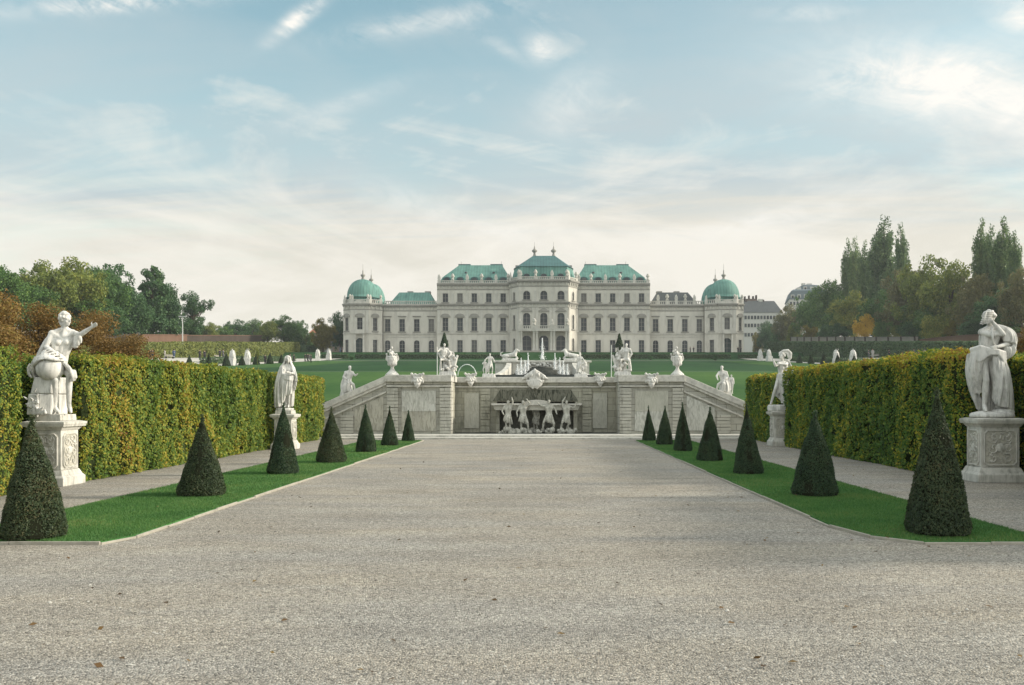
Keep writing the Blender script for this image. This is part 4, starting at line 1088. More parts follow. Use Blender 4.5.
# low steps in front
ST = M['coping']
m = MB(); m.loft([(wx(322), -2.1), (wx(752), -2.1), (wx(752), 0.155), (wx(322), .155)], -.02, [(wx(322), -2.1), (wx(752), -2.1), (wx(752), .155), (wx(322), .155)], .075); m.build('step', ST, wall, bevel=.01)
m = MB(); m.box(wx(326), wx(748), -1.45, .154, .076, .155); m.build('step', ST, wall, bevel=.01)
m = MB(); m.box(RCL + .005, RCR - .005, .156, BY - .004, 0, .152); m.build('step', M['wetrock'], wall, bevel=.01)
# grotesque masks that hang on the coping
def mask_mesh():
    b = MB()
    b.ell((0, .05, 0), (.25, .16, .30)); b.ell((0, -.02, -.20), (.15, .13, .14))
    for q in (-1, 1):
        b.cap((q * .04, -.10, .10), .05, (q * .19, -.06, .12), .04); b.ell((q * .10, -.10, .05), .035); b.ell((q * .14, -.07, -.05), (.08, .07, .07))
        b.cap((q * .19, 0, .20), .075, (q * .30, -.02, .33), .055); b.ell((q * .30, -.02, .33), .075)
        b.cap((q * .25, .02, .06), .06, (q * .30, .02, -.12), .04); b.cap((q * .12, -.05, -.20), .05, (q * .06, -.03, -.36), .03)
        b.cap((q * .02, -.14, -.07), .04, (q * .12, -.09, -.11), .035)
    b.cap((0, -.10, .10), .035, (0, -.17, -.03), .05); b.ell((0, -.09, -.20), (.09, .05, .035)); b.cap((0, -.02, -.3), .06, (0, -.01, -.42), .03)
    for k in range(7): b.ell((-.18 + .06 * k, -.03, .27 + .04 * math.sin(k * 1.5)), .06)
    return sculpt(b, 'mask', M['statue'], .022, 2)
mk = mask_mesh()
for px_, y, z in ((418, -.20, 2.60), (651, -.20, 2.60)): link('mask', mk, wall, (wx(px_), y, z), 0, .86)
for px_, y, z in ((471, BY - .24, 2.68), (600, BY - .24, 2.68)): link('mask', mk, wall, ((px_ - 543) * s2, y, z), 0, .84)
b = MB()                                # central shell cartouche
b.ell((0, 0, -.18), (.38, .12, .22)); b.ell((0, .02, .14), (.30, .14, .26)); b.ell((0, -.04, .28), (.14, .10, .16)); b.cap((0, .02, .34), .08, (0, .02, .44), .04)
for q in (-1, 1):
    for k in range(9):
        a = k * .55; rr_ = .05 + .018 * k
        b.ell((q * (.36 + rr_ * .8 * math.cos(a)), -.02, .05 + rr_ * .8 * math.sin(a)), .055)
    b.cap((q * .10, -.02, .34), .06, (q * .46, 0, .10), .07); b.cap((q * .46, 0, .08), .06, (q * .60, .02, .0), .04); b.cap((q * .38, 0, -.08), .06, (q * .10, 0, -.40), .05)
    b.ell((q * .16, -.09, .18), .08)
for k in range(9): b.cap((.0 + .04 * (k - 4), -.08, -.02), .03, (.075 * (k - 4), -.08, -.30 + .012 * (k - 4) ** 2), .035)
link('cartouche', sculpt(b, 'cartouche', M['statue'], .022, 2), wall, ((535 - 543) * s2, BY - .24, 2.70), 0, (1.0, 1, 1.08))

# ------------------------------------------------------------------ figures of the wall
def group_mesh(name, mbs, voxel=.022, s=2):
    return sculpt(mbs, name, SM, voxel, s)
# urns
def urn():
    m = MB()
    m.lathe([(.40, 0), (.40, .05), (.30, .12), (.16, .22), (.10, .30), (.085, .36), (.12, .40), (.22, .46), (.275, .56), (.28, .66), (.25, .74), (.27, .78), (.27, .82), (.20, .86)], 20)
    for k in range(12):
        a = k / 12 * 6.28; m.ell((.25 * math.cos(a), .25 * math.sin(a), .70), .055); m.ell((.23 * math.cos(a + .2), .23 * math.sin(a + .2), .52), (.05, .05, .09))
    for q in (-1, 1): m.chain([(q * .25, 0, .62), (q * .36, 0, .72), (q * .33, 0, .84), (q * .22, 0, .84)], [.035, .04, .04, .035])
    rr = random.Random(2)
    for k in range(26): m.ell((rr.gauss(0, .11), rr.gauss(0, .11), .90 + abs(rr.gauss(0, .09))), .06)
    return sculpt(m, 'urn', SM, .02, 1)
um = urn()
for px_, lb in ((391, 'large white stone urn with carved flowers on the left end of the flat coping'), (678.5, 'large white stone urn with carved flowers on the right end of the flat coping')):
    tag(link('stone_urn', um, None, (wx(px_), WY + .35, ZT + .30), 0, (.78, .78, 1.04)), lb, 'urn', 'stone urns on the wall')
# trophy groups over the corner piers
def trophy(seed, flip=1):
    b = MB(); rr = random.Random(seed)
    b.loft([(-.40, -.26), (.40, -.26), (.40, .3), (-.40, .3)], 0, [(-.34, -.22), (.34, -.22), (.34, .26), (-.34, .26)], .20)
    def put(J, M4, s): b.M = M4; human(b, J, s, hands=False); b.M = None
    put(dict(pel=(0, .02, .60), waist=(0, 0, .78), chest=(0, -.02, .98), neck=(0, 0, 1.15), head=(.02, -.03, 1.30), sR=(-.18, 0, 1.10), sL=(.18, 0, 1.10), eR=(-.34, -.1, .95), hR=(-.36, -.15, 1.20), eL=(.30, -.1, .85), hL=(.16, -.22, .70),
             kR=(-.22, -.26, .58), aR=(-.18, -.2, .14), tR=(-.2, -.34, .05), kL=(.20, -.26, .52), aL=(.25, -.14, .1), tL=(.28, -.3, .05)), Matrix.Translation((-.16 * flip, -.04, .18)) @ Matrix.Rotation(.3 * flip, 4, 'Z'), .72)
    put(dict(eR=(-.36, -.08, 1.35), hR=(-.30, -.12, 1.62), eL=(.36, -.04, 1.25), hL=(.48, -.1, 1.05), kR=(-.1, -.1, .5), face=(.4, -.9, 0)), Matrix.Translation((.17 * flip, .02, .20)) @ Matrix.Rotation(-.3 * flip, 4, 'Z') @ Matrix.Scale(.55, 4), 1.0)
    drape(b, [(-.3, .1, 1.1), (.0, .12, 1.25), (.3, .1, 1.1)], [(-.38, .1, .25), (.0, .16, .2), (.4, .1, .25)], 9, .05, (0, .03, 0), .4, seed)
    for k in range(14): b.ell((rr.uniform(-.36, .36), -.12 + rr.gauss(0, .08), .24 + abs(rr.gauss(0, .2))), rr.uniform(.05, .09))
    b.cap((.33 * flip, .0, .55), .08, (.46 * flip, -.02, .95), .06); b.cap((.30 * flip, .0, .5), .07, (.44 * flip, -.06, .42), .06)
    b.cap((-.28 * flip, .05, .8), .06, (-.40 * flip, .02, 1.05), .05); b.ell((.0, .06, 1.10), (.14, .12, .16)); b.cap((.0, .05, 1.1), .06, (-.03, .05, 1.34), .035)
    return sculpt(b, 'trophy_group', SM, .02, 1)
for px_, sd_, fl, lb in ((446.5, 3, 1, 'white carved group of figures and trophies on the left corner pier of the wall'), (623.5, 5, -1, 'white carved group of figures and trophies on the right corner pier of the wall')):
    tag(link('trophy_statue', trophy(sd_, fl), None, (wx(px_), WY + .42, ZT + .29), 0, (.98, .98, .95)), lb, 'statue', 'statues on the cascade wall')
# two standing groups over the recess
def pair_group(seed, flip):
    b = MB()
    b.loft([(-.34, -.24), (.34, -.24), (.34, .28), (-.34, .28)], 0, [(-.30, -.2), (.30, -.2), (.30, .24), (-.30, .24)], .18)
    b.M = Matrix.Translation((.06 * flip, 0, .16)) @ Matrix.Scale(.60, 4)
    human(b, dict(eR=(-.36, -.14, 1.25), hR=(-.44, -.2, 1.0), eL=(.34, -.12, 1.2), hL=(.44, -.16, .98), kL=(.22, -.14, .52), aL=(.18, .0, .09), kR=(-.12, -.05, .5), face=(.3 * flip, -.9, -.1)), 1.0, hands=False)
    drape(b, [(-.16, -.1, .98), (.16, -.1, .98)], [(-.3, -.05, .1), (.0, -.16, .5)], 8, .05, (-.05, -.05, 0), .4, seed)
    b.M = Matrix.Translation((-.20 * flip, -.04, .16)) @ Matrix.Scale(.42, 4)
    human(b, dict(eR=(-.3, -.2, 1.2), hR=(-.1, -.3, 1.3), face=(.5 * flip, -.8, .2), kR=(-.2, -.2, .5)), 1.0, hands=False)
    b.M = None
    return sculpt(b, 'standing_group', SM, .02, 1)
for px_, sd_, fl, lb in ((488.5, 7, 1, 'white statue of two small figures on the wall, left of the central cartouche'), (581.0, 8, -1, 'white statue of two small figures on the wall, right of the central cartouche')):
    tag(link('figure_group', pair_group(sd_, fl), None, ((px_ - 543) * s2, WY + BY + .22, ZT + .26), 0, .95), lb, 'statue', 'statues on the cascade wall')
# seated figures on the sloping ends
def seated(flip, seed):
    b = MB(); b.M = Matrix.Scale(flip, 4, (1, 0, 0))
    J = dict(pel=(0, .02, .62), waist=(.03, 0, .80), chest=(.07, -.02, 1.0), neck=(.10, -.02, 1.18), head=(.12, -.04, 1.33), sR=(-.10, -.02, 1.12), sL=(.25, -.02, 1.10), eR=(-.20, -.12, .85), hR=(.0, -.25, .78), eL=(.40, -.12, .94), hL=(.54, -.18, 1.04) if seed == 1 else (.36, -.3, .72),
             kR=(.10, -.32, .56), aR=(.12, -.24, .12), tR=(.16, -.38, .05), kL=(.34, -.22, .50), aL=(.42, -.10, .10), tL=(.52, -.22, .04), face=(.55, -.8, -.1))
    human(b, J, 1.0, hands=False)
    drape(b, [(-.16, -.06, .9), (0, -.18, .8), (.12, -.25, .7)], [(-.3, -.1, .25), (-.1, -.25, .12), (.1, -.3, .2)], 9, .05, (-.06, -.05, .0), .4, seed)
    b.M = b.M @ Matrix.Identity(4)
    b.loft([(-.44, -.28), (.34, -.28), (.30, .3), (-.44, .3)], -.45, [(-.22, -.2), (.16, -.2), (.16, .24), (-.22, .24)], .55)
    if seed == 2:
        human(b, {k: (Vector(v) * .55 + Vector((-.34, -.12, .02))) if k != 'face' else v for k, v in STAND.items()}, .55, hands=False)
    return sculpt(b, 'seated_figure', SM, .022, 1)
tag(link('seated_statue', seated(1, 1), None, (wx(345.5), WY + .45, 1.95), 0, .92), 'white statue of a seated youth on the sloping left end of the wall', 'statue', 'statues on the cascade wall')
tag(link('seated_statue', seated(-1, 2), None, (wx(726), WY + .45, 1.95), 0, .92), 'white statue of a seated figure with a child on the sloping right wall end', 'statue', 'statues on the cascade wall')

# bearers under the grotto roof
def bearer(J, seed, rocks=True):
    b = MB(); human(b, J, 1.0, hands=False)
    hip = [(-.16, -.10, .98), (0, -.16, .96), (.16, -.1, .98)]
    drape(b, hip, [(-.22, -.06, .66), (-.02, -.2, .58), (.22, -.05, .5)], 8, .05, (0, -.06, 0), .45, seed)
    rr = random.Random(seed)
    if rocks:
        for _ in range(14): b.ell((rr.gauss(0, .22), -.02 + rr.gauss(0, .1), rr.uniform(.0, .22)), rr.uniform(.08, .18))
    return sculpt(b, 'bearer', M['grotto_statue'], .022, 1)
BJ = [(508, .86, dict(eL=(.26, -.05, 1.68), hL=(.20, -.05, 1.95), eR=(-.32, -.05, 1.2), hR=(-.22, -.2, 1.0), face=(-.3, -1, 0)), 'white stone bearer with one arm up, leftmost under the grotto roof'),
      (523, .86, dict(eR=(-.34, -.05, 1.15), hR=(-.30, -.12, .9), eL=(.36, -.05, 1.62), hL=(.18, -.08, 1.86), kL=(.26, -.2, .55), aL=(.30, -.1, .1), tL=(.36, -.24, .04), face=(.2, -1, .1)), 'white stone bearer with bent knee, second from the left under the grotto roof'),
      (549, .88, dict(eR=(-.42, -.05, 1.44), hR=(-.60, -.1, 1.62), eL=(.34, -.05, 1.25), hL=(.42, -.14, 1.0), kR=(-.28, -.18, .58), aR=(-.36, -.05, .1), tR=(-.42, -.2, .04), kL=(.26, -.2, .5), aL=(.20, -.02, .09)), 'white stone bearer with an arm stretched aside, right of the grotto centre'),
      (566.5, .86, dict(eR=(-.22, -.05, 1.70), hR=(-.06, -.05, 1.96), eL=(.44, -.05, 1.38), hL=(.54, -.08, 1.66), kR=(-.24, -.2, .55), aR=(-.36, .0, .1), tR=(-.45, -.1, .04), kL=(.12, -.1, .5), aL=(-.02, .0, .1), face=(-.2, -1, .1)), 'white stone bearer with both arms raised, rightmost under the grotto roof')]
for i, (px_, s_, J, lb) in enumerate(BJ):
    tag(link('bearer_statue', bearer(J, 40 + i), None, ((px_ - 543) * (WY + .9) / FPX, WY + .95, .154), 0, s_), lb, 'statue', 'stone bearers under the grotto roof')
tag(link('bearer_statue', bearer(dict(STAND, eR=(-.3, -.1, 1.6), hR=(-.2, -.1, 1.8)), 50), None, ((535.5 - 543) * (WY + 1.7) / FPX, WY + 1.75, .152), 0, .72), 'shadowed stone figure in the middle, set back under the grotto roof', 'statue', 'stone bearers under the grotto roof')

# ------------------------------------------------------------------ upper cascade basin
FY = 66.0
fx = lambda px: (px - 541.5) * FY / FPX
fz = lambda py: EYE + (HOR - py) * FY / FPX
fo = tag(empty('cascade_fountain', (fx(541.5) - .1, FY, 2.3)), 'cascade basin with pale curved walls and a dark stepped spillway behind the wall', 'fountain')
lz = lambda py: fz(py) - 2.3
m = MB(); m.box(fx(493), fx(591), 2.6, 3.2, -.6, lz(361.3)); m.build('back_wall', CO, fo)
m = MB(); m.box(fx(491), fx(593), 2.45, 3.35, lz(361.2), lz(358.8)); m.build('rim', CO, fo, bevel=.03)
m = MB()
for k in range(7):                      # dark steps of the spillway
    r0 = 2.75 - .33 * k
    m.lathe([(r0, -.6), (r0, lz(375.5) + .115 * k), (r0 - .05, lz(375.5) + .115 * k + .01)], 28, (0, 2.2, 0), sx=1.0, sy=.9)
m.build('spillway', M['wetrock'], fo)
m = MB(); m.loft([(-4.2, -2), (4.2, -2), (3.3, 2.59), (-3.3, 2.59)], .3, [(-4.2, -2), (4.2, -2), (3.3, 2.59), (-3.3, 2.59)], lz(375.6)); m.build('water', M['water'], fo)
for q in (-1, 1):                       # curved side walls that rise towards the rim
    ins, out = [], []
    m = MB(); N_ = 9
    pts = []
    for k in range(N_ + 1):
        t = k / N_; x = q * (3.75 - 1.45 * math.sin(t * 1.5)); y = -2.2 + 4.6 * t; z = lz(377) + (lz(361.5) - lz(377)) * t ** 1.6
        pts.append((x, y, z))
    for (x0, y0, z0), (x1, y1, z1) in zip(pts, pts[1:]):
        o_ = .36
        m.add([(x0, y0, -.6), (x1, y1, -.6), (x1 + q * o_, y1, -.6), (x0 + q * o_, y0, -.6), (x0, y0, z0), (x1, y1, z1), (x1 + q * o_, y1, z1), (x0 + q * o_, y0, z0)],
              [(0, 1, 2, 3), (7, 6, 5, 4), (0, 4, 5, 1), (1, 5, 6, 2), (2, 6, 7, 3), (3, 7, 4, 0)])
    m.build('curved_wall', CO, fo)
m = MB(); rr = random.Random(9)
for k in range(36): m.ell((rr.uniform(-1.15, 1.15), 2.52, lz(363) + rr.gauss(0, .09)), rr.uniform(.06, .11), nu=8, nv=6)
m.build('carved_band', SM, fo, True)
# horse-like groups on the rim
def beast(flip):
    b = MB(); b.M = Matrix.Scale(flip, 4, (1, 0, 0))
    b.loft([(-.8, -.25), (.6, -.25), (.6, .25), (-.8, .25)], 0, [(-.7, -.22), (.5, -.22), (.5, .22), (-.7, .22)], .18)
    b.chain([(-.55, 0, .36), (-.1, 0, .42), (.28, 0, .50), (.42, 0, .72), (.50, 0, .86)], [.19, .20, .21, .14, .11])
    b.cap((.50, 0, .86), .10, (.70, -.04, .78), .06); b.cap((.46, .05, .92), .03, (.45, .07, 1.03), .015); b.cap((.47, -.05, .92), .03, (.47, -.07, 1.03), .015)
    for s_ in (-1, 1):
        b.chain([(.30, s_ * .12, .42), (.50, s_ * .13, .30), (.44, s_ * .13, .20)], [.09, .06, .05]); b.chain([(.44, s_ * .13, .2), (.60, s_ * .13, .19)], [.05, .045])
        b.chain([(-.50, s_ * .13, .34), (-.24, s_ * .18, .36), (-.40, s_ * .17, .2)], [.13, .09, .06])
    b.chain([(-.68, 0, .36), (-.86, .02, .44), (-.84, .02, .64), (-.72, .0, .70)], [.08, .06, .05, .05])
    b.chain([(.30, 0, .74), (.38, 0, .88), (.44, 0, .96)], [.08, .07, .05])
    return sculpt(b, 'beast', SM, .03, 1)
for px_, f_, lb in ((508, 1, 'white crouching horse-like statue on the left of the basin rim'), (570, -1, 'white crouching horse-like statue on the right of the basin rim')):
    tag(link('beast_statue', beast(f_), None, (fx(px_), FY + 2.9, fz(358.8)), 0, .92), lb, 'statue', 'statues on the basin rim')
# water jets
def jet(px_, y0, y1, Y_, lb, wd=.11, seed=1):
    s_ = Y_ / FPX; x = (px_ - 542) * s_; zb = EYE + (HOR - y1) * s_; zt = EYE + (HOR - y0) * s_
    m = MB(); rr = random.Random(seed); h = zt - zb
    m.tube([(rr.gauss(0, .012), 0, h * k / 12) for k in range(13)], [wd * (1.0 - .75 * (k / 12)) * rr.uniform(.8, 1.25) for k in range(13)], 8)
    for k in range(90):
        t = abs(rr.gauss(0, .45)); 
        if t > 1: continue
        a = rr.uniform(0, 6.28); r_ = wd * (1.7 - 1.2 * t) * rr.uniform(.4, 1.5); m.ell((r_ * math.cos(a), r_ * math.sin(a), h * t), rr.uniform(.012, .035), nu=5, nv=4)
    o = m.build('water_jet', M['spray'], None, True, (x, Y_, zb)); tag(o, lb, 'water jet', 'fountain jets of the upper basin')
JN = [(516.5, 364, 375.5, 64.5, 'low white water jet at the far left of the basin'), (520, 357.5, 375, 65.2, 'white water jet second from the left in the basin'), (523.8, 360, 374, 66.2, 'white water jet third from the left in the basin'),
      (527, 352.5, 371, 67.2, 'taller white water jet just left of the spillway'), (541.3, 338, 359.5, 69.2, 'tallest white water jet in the middle above the rim'), (554, 353, 370, 67.4, 'white water jet just right of the spillway'),
      (558.8, 357.5, 374, 66.2, 'white water jet third from the right in the basin'), (562.3, 360.5, 375, 65.2, 'white water jet second from the right in the basin'), (566.3, 364, 375.5, 64.5, 'low white water jet at the far right of the basin')]
for i, a in enumerate(JN): jet(*a, wd=.13 if i == 4 else .095, seed=60 + i)
# arching spray hoop behind the left mask and thin standpipes
m = MB(); Yh = 52.0; s_ = Yh / FPX
m.tube([((467 + 9.2 * math.cos(a) - 543) * s_, 0, EYE + (HOR - 376 + 11.5 * math.sin(a)) * s_ - 2.0) for a in np.linspace(0, math.pi, 20)], .028, 6)
tag(m.build('water_arc', M['spray'], None, True, (0, Yh, 2.0)), 'thin arc of water rising over the wall behind the left mask', 'water arc')
for px_, y0, Y_, lb in ((437.2, 352.5, 50, 'thin pale pole standing beside the left trophy statue'), (611.3, 345, 50, 'thin pale pole standing left of the right trophy statue')):
    s_ = Y_ / FPX; zb = gz(0, Y_); h = EYE + (HOR - y0) * s_ - zb
    m = MB(); m.tube([(0, 0, 0), (0, 0, h)], [.035, .026], 8); m.box(-.08, .08, -.08, .08, 0, .1)
    if px_ < 500: m.box(.0, .40, -.02, .02, h - .06, h)
    tag(m.build('thin_pole', M['whitemetal'], None, False, ((px_ - 543) * s_, Y_, zb)), lb, 'pole')
# ------------------------------------------------------------------ palace
PS = 0.32
qx = lambda px: (px - 543.5) * PS
qz = lambda py: (354 - py) * PS
qzd = lambda py, yl: EYE + (HOR - py) * (288 + yl) / FPX - 16.42
palace = tag(empty('palace', (0.16, 288, 16.42)), 'long cream baroque palace with green copper roofs and domed corner pavilions', 'palace')
t = NT('palace_plaster'); v = t.vec('Object')
n1 = t.noise(v, .12, 5, .6); n2 = t.noise(t.vec('Object', (1, 1, .25)), .7, 6, .7)
cc = t.ramp(n1, [(.3, (.52, .50, .44)), (.7, (.60, .58, .515))])
cc = t.mix(t.math('MULTIPLY', t.ramp(n2, [(.48, (0, 0, 0)), (.75, (1, 1, 1))]), .55), cc, (.27, .26, .225)); t.bsdf(cc, .9, None, .15); M['plaster'] = t.mat
M['trim'] = stone('palace_trim_stone', (.55, .535, .48), (.22, .21, .185), .5, .4, True, .1)
M['cornice'] = stone('palace_cornice_stone', (.29, .28, .25), (.20, .20, .17), .5, .5, True, .1)  # darker than the trim: shadow lines of cornices and hoods put into the colour
tg = NT('window_glass'); oi = tg.n('ShaderNodeObjectInfo')
tg.bsdf(tg.ramp(oi.outputs['Random'], [(0.0, (.025, .03, .033)), (.5, (.05, .058, .062)), (.85, (.075, .08, .078)), (1.0, (.16, .155, .14))]), .15, None, .22); M['glass'] = tg.mat
M['bars'] = plain('grey_window_bars', (.26, .25, .22), .7)
M['doorwood'] = plain('dark_doorway', (.035, .05, .05), .5)
def copper(name, c, c2):
    t = NT(name); v = t.vec('Object'); n = t.noise(t.vec('Object', (1, 1, .15)), .6, 6, .65)
    s_ = t.n('ShaderNodeSeparateXYZ'); t.l(v, s_.inputs[0])
    seam = t.math('PINGPONG', s_.outputs[0], .45); seam = t.ramp(seam, [(.0, (.72,) * 3), (.16, (1,) * 3)])
    cc = t.mix(1.0, t.ramp(n, [(.3, c2), (.65, c)]), seam, 'MULTIPLY'); t.bsdf(cc, .7, None, .3); return t.mat
M['copper'] = copper('verdigris_copper', (.14, .29, .24), (.065, .165, .145))
M['copper_dark'] = copper('dark_verdigris_copper', (.06, .155, .15), (.042, .105, .107))
M['slate'] = copper('dark_slate', (.075, .085, .085), (.05, .058, .06))

def wall_run(mb, p0, p1, z0, z1, ops, th=.6, mi=0):
    p0, p1 = Vector((*p0, 0)), Vector((*p1, 0)); L = (p1 - p0).length; u = (p1 - p0) / L; n = Vector((u.y, -u.x, 0))
    xsb = sorted(set([0, L] + [max(0, min(L, e)) for (c, wd, a, b) in ops for e in (c - wd / 2, c + wd / 2)]))
    for a, b in zip(xsb, xsb[1:]):
        if b - a < 1e-4: continue
        mid = (a + b) / 2
        hs = sorted([(o[2], o[3]) for o in ops if o[0] - o[1] / 2 < mid < o[0] + o[1] / 2])
        z = z0
        for lo_, hi in hs + [(z1, z1)]:
            if lo_ - z > 1e-4:
                q = [p0 + u * a, p0 + u * b, p0 + u * b - n * th, p0 + u * a - n * th]
                mb.loft([(p.x, p.y) for p in q], z, [(p.x, p.y) for p in q], lo_, mi)
            z = hi
    return u, n
_wc = {}
def window_proto(w_, h, arch, hood, proud=.10, kind='window'):
    key = (w_, h, arch, hood, kind)
    if key in _wc: return _wc[key]
    m = MB(); s = .26
    m.box(-w_ / 2 - s, -w_ / 2, -proud, .10, 0, h - (w_ / 2 if arch else 0)); m.box(w_ / 2, w_ / 2 + s, -proud, .10, 0, h - (w_ / 2 if arch else 0))
    m.box(-w_ / 2 - s - .12, w_ / 2 + s + .12, -proud - .22, .10, -.30, -.002, 1)
    if arch:
        zc = h - w_ / 2; N_ = 12; aa = np.linspace(0, math.pi, N_ + 1)
        for a, b in zip(aa, aa[1:]):
            r0, r1 = w_ / 2, w_ / 2 + s
            m.prism([(r0 * math.cos(a), zc + r0 * math.sin(a)), (r1 * math.cos(a), zc + r1 * math.sin(a)), (r1 * math.cos(b), zc + r1 * math.sin(b)), (r0 * math.cos(b), zc + r0 * math.sin(b))], -proud, .05)
            # spandrel
            for sg in ((a, b),):
                x0, x1 = r0 * math.cos(a), r0 * math.cos(b)
                m.prism([(x1, zc + r0 * math.sin(b)), (x0, zc + r0 * math.sin(a)), (x0, h), (x1, h)] if True else [], .052, .40)
    else:
        m.box(-w_ / 2 - s, w_ / 2 + s, -proud, .10, h + .001, h + s)
    top = h + s
    if hood == 'arch':
        c = top + .15
        prof_ = [(-w_ / 2 - .55, c), (w_ / 2 + .55, c)] + [((w_ / 2 + .55) * math.cos(a), c + .15 + .80 * math.sin(a)) for a in np.linspace(0, math.pi, 11)]
        m.prism(prof_, -.32, .0, 1); m.box(-w_ / 2 - .62, w_ / 2 + .62, -.42, 0, c - .16, c - .002, 1)
    if hood == 'flat':
        m.box(-w_ / 2 - .35, w_ / 2 + .35, -.22, 0, top + .35, top + .55, 1); m.box(-w_ / 2 - .48, w_ / 2 + .48, -.36, 0, top + .552, top + .72, 1)
    if hood == 'gable':
        c = top + .1; m.prism([(-w_ / 2 - .6, c), (w_ / 2 + .6, c), (w_ / 2 + .6, c + .25), (.35, c + 1.05), (-.35, c + 1.05), (-w_ / 2 - .6, c + .25)], -.38, 0, 1)
    me_s = m.mesh(kind, [M['trim'], M['cornice']])
    b = MB()
    hb = h - .03
    b.box(-.05, .05, .27, .34, .02, hb)
    for f in ((.5,) if h < 3.5 else (.36, .68)): b.box(-w_ / 2 + .01, w_ / 2 - .01, .27, .33, h * f - .045, h * f + .045)
    b.box(-w_ / 2 + .005, -w_ / 2 + .10, .26, .35, .01, h - .02); b.box(w_ / 2 - .10, w_ / 2 - .005, .26, .35, .01, h - .02); b.box(-w_ / 2 + .11, w_ / 2 - .11, .26, .35, h - .12, h - .015); b.box(-w_ / 2 + .11, w_ / 2 - .11, .26, .35, .01, .11)
    g = MB(); g.box(-w_ / 2 + .002, w_ / 2 - .002, .36, .42, .002, h - .004)
    _wc[key] = (me_s, b.mesh('sash', M['bars']), g.mesh('pane', M['glass'] if kind == 'window' else M['doorwood']))
    return _wc[key]
def put_window(p, ang, proto, kind='window'):
    me_s, sash, pane = proto
    o = link(kind, me_s, palace, p, ang); link('sash', sash, o); link('pane', pane, o)
    return o
# each part: p0,p1 in plan (x,y), list of (t, kind)
KI = {'G': (1.75, 4.0, False, None, .45), 'GA': (1.8, 4.15, True, None, .45), 'P': (1.85, 4.2, False, 'arch', 7.35), 'PF': (1.8, 4.1, False, 'flat', 7.35), 'PA': (2.3, 5.0, True, 'gable', 7.6),
      'T': (1.75, 2.85, False, None, 16.55), 'TA': (2.2, 2.8, True, None, 16.7), 'DO': (2.9, 5.0, True, None, .05), 'CA': (3.0, 5.2, True, None, .3), 'N': (1.3, 4.2, True, None, .6), 'PN': (1.3, 4.6, True, None, 7.6), 'TN': (1.2, 2.7, True, None, 16.7), 'PP': (1.9, 4.2, False, 'arch', 7.35), 'PS': (1.45, 4.2, False, 'arch', 7.35), 'GS': (1.45, 4.1, False, None, .45)}
def facade(p0, p1, z1, wins):
    P0, P1 = Vector((*p0, 0)), Vector((*p1, 0)); L = (P1 - P0).length; u = (P1 - P0) / L; ang = math.atan2(u.y, u.x)
    ops = []
    for t_, k in wins:
        w_, h, ar, ho, z = KI[k]; ops.append((t_, w_, z, z + h))
    m = MB(); wall_run(m, p0, p1, -1.0, z1, ops); m.build('facade_wall', M['plaster'], palace)
    for t_, k in wins:
        w_, h, ar, ho, z = KI[k]; kind = 'doorway' if k == 'DO' else 'window'
        p = P0 + u * t_; put_window((p.x, p.y, z), ang, window_proto(w_, h, ar, ho, kind=kind), kind)
    return P0, u, ang
def moulding(pts, z0, z1, out, mat='cornice', name='cornice', th=.7):
    """a projecting course that follows a plan line (left to right seen from the garden)"""
    m = MB()
    for a, b in zip(pts, pts[1:]):
        a, b = Vector((*a, 0)), Vector((*b, 0)); u = (b - a).normalized(); n = Vector((u.y, -u.x, 0))
        q0 = [a + n * out * .55, b + n * out * .55, b - n * th, a - n * th]; q1 = [a + n * out, b + n * out, b - n * th, a - n * th]
        zm = z0 + (z1 - z0) * .45
        if name == 'cornice':
            L_ = (b - a).length; k = max(2, int(L_ / 1.15))
            for i in range(k):
                c = a + u * (L_ * (i + .5) / k); q = [c - u * .2 + n * out * .5, c + u * .2 + n * out * .5, c + u * .2 + n * .002, c - u * .2 + n * .002]
                m.loft([(p.x, p.y) for p in q], z0 - .75, [(p.x, p.y) for p in q], z0 - .002, 1)
            q = [a + n * .07, b + n * .07, b + n * .002, a + n * .002]; m.loft([(p.x, p.y) for p in q], z0 - 1.25, [(p.x, p.y) for p in q], z0 - .95, 0)
        m.loft([(p.x, p.y) for p in q0], z0, [(p.x, p.y) for p in q0], zm); m.loft([(p.x, p.y) for p in q1], zm + .002, [(p.x, p.y) for p in q1], z1)
    return m.build(name, [M[mat], M['trim']], palace)
ZC, ZT2 = qz(305), qz(284.5)
Z2 = qz(333.5)
pil = MB(); pil.box(-.42, .42, -.16, -.002, 0, 6.4); pil.box(-.52, .52, -.20, -.002, 6.402, 7.0); pil.box(-.52, .52, -.2, -.002, -.25, -.002); pilm = pil.mesh('pilaster', M['trim'])
pil = MB(); pil.box(-.40, .40, -.14, -.002, 0, 3.2); pil.box(-.48, .48, -.18, -.002, 3.202, 3.7); pilu = pil.mesh('pilaster', M['trim'])
def pilasters(P0, u, ang, ts, me, z):
    for t_ in ts:
        p = P0 + u * t_; link('pilaster', me, palace, (p.x, p.y, z), ang)
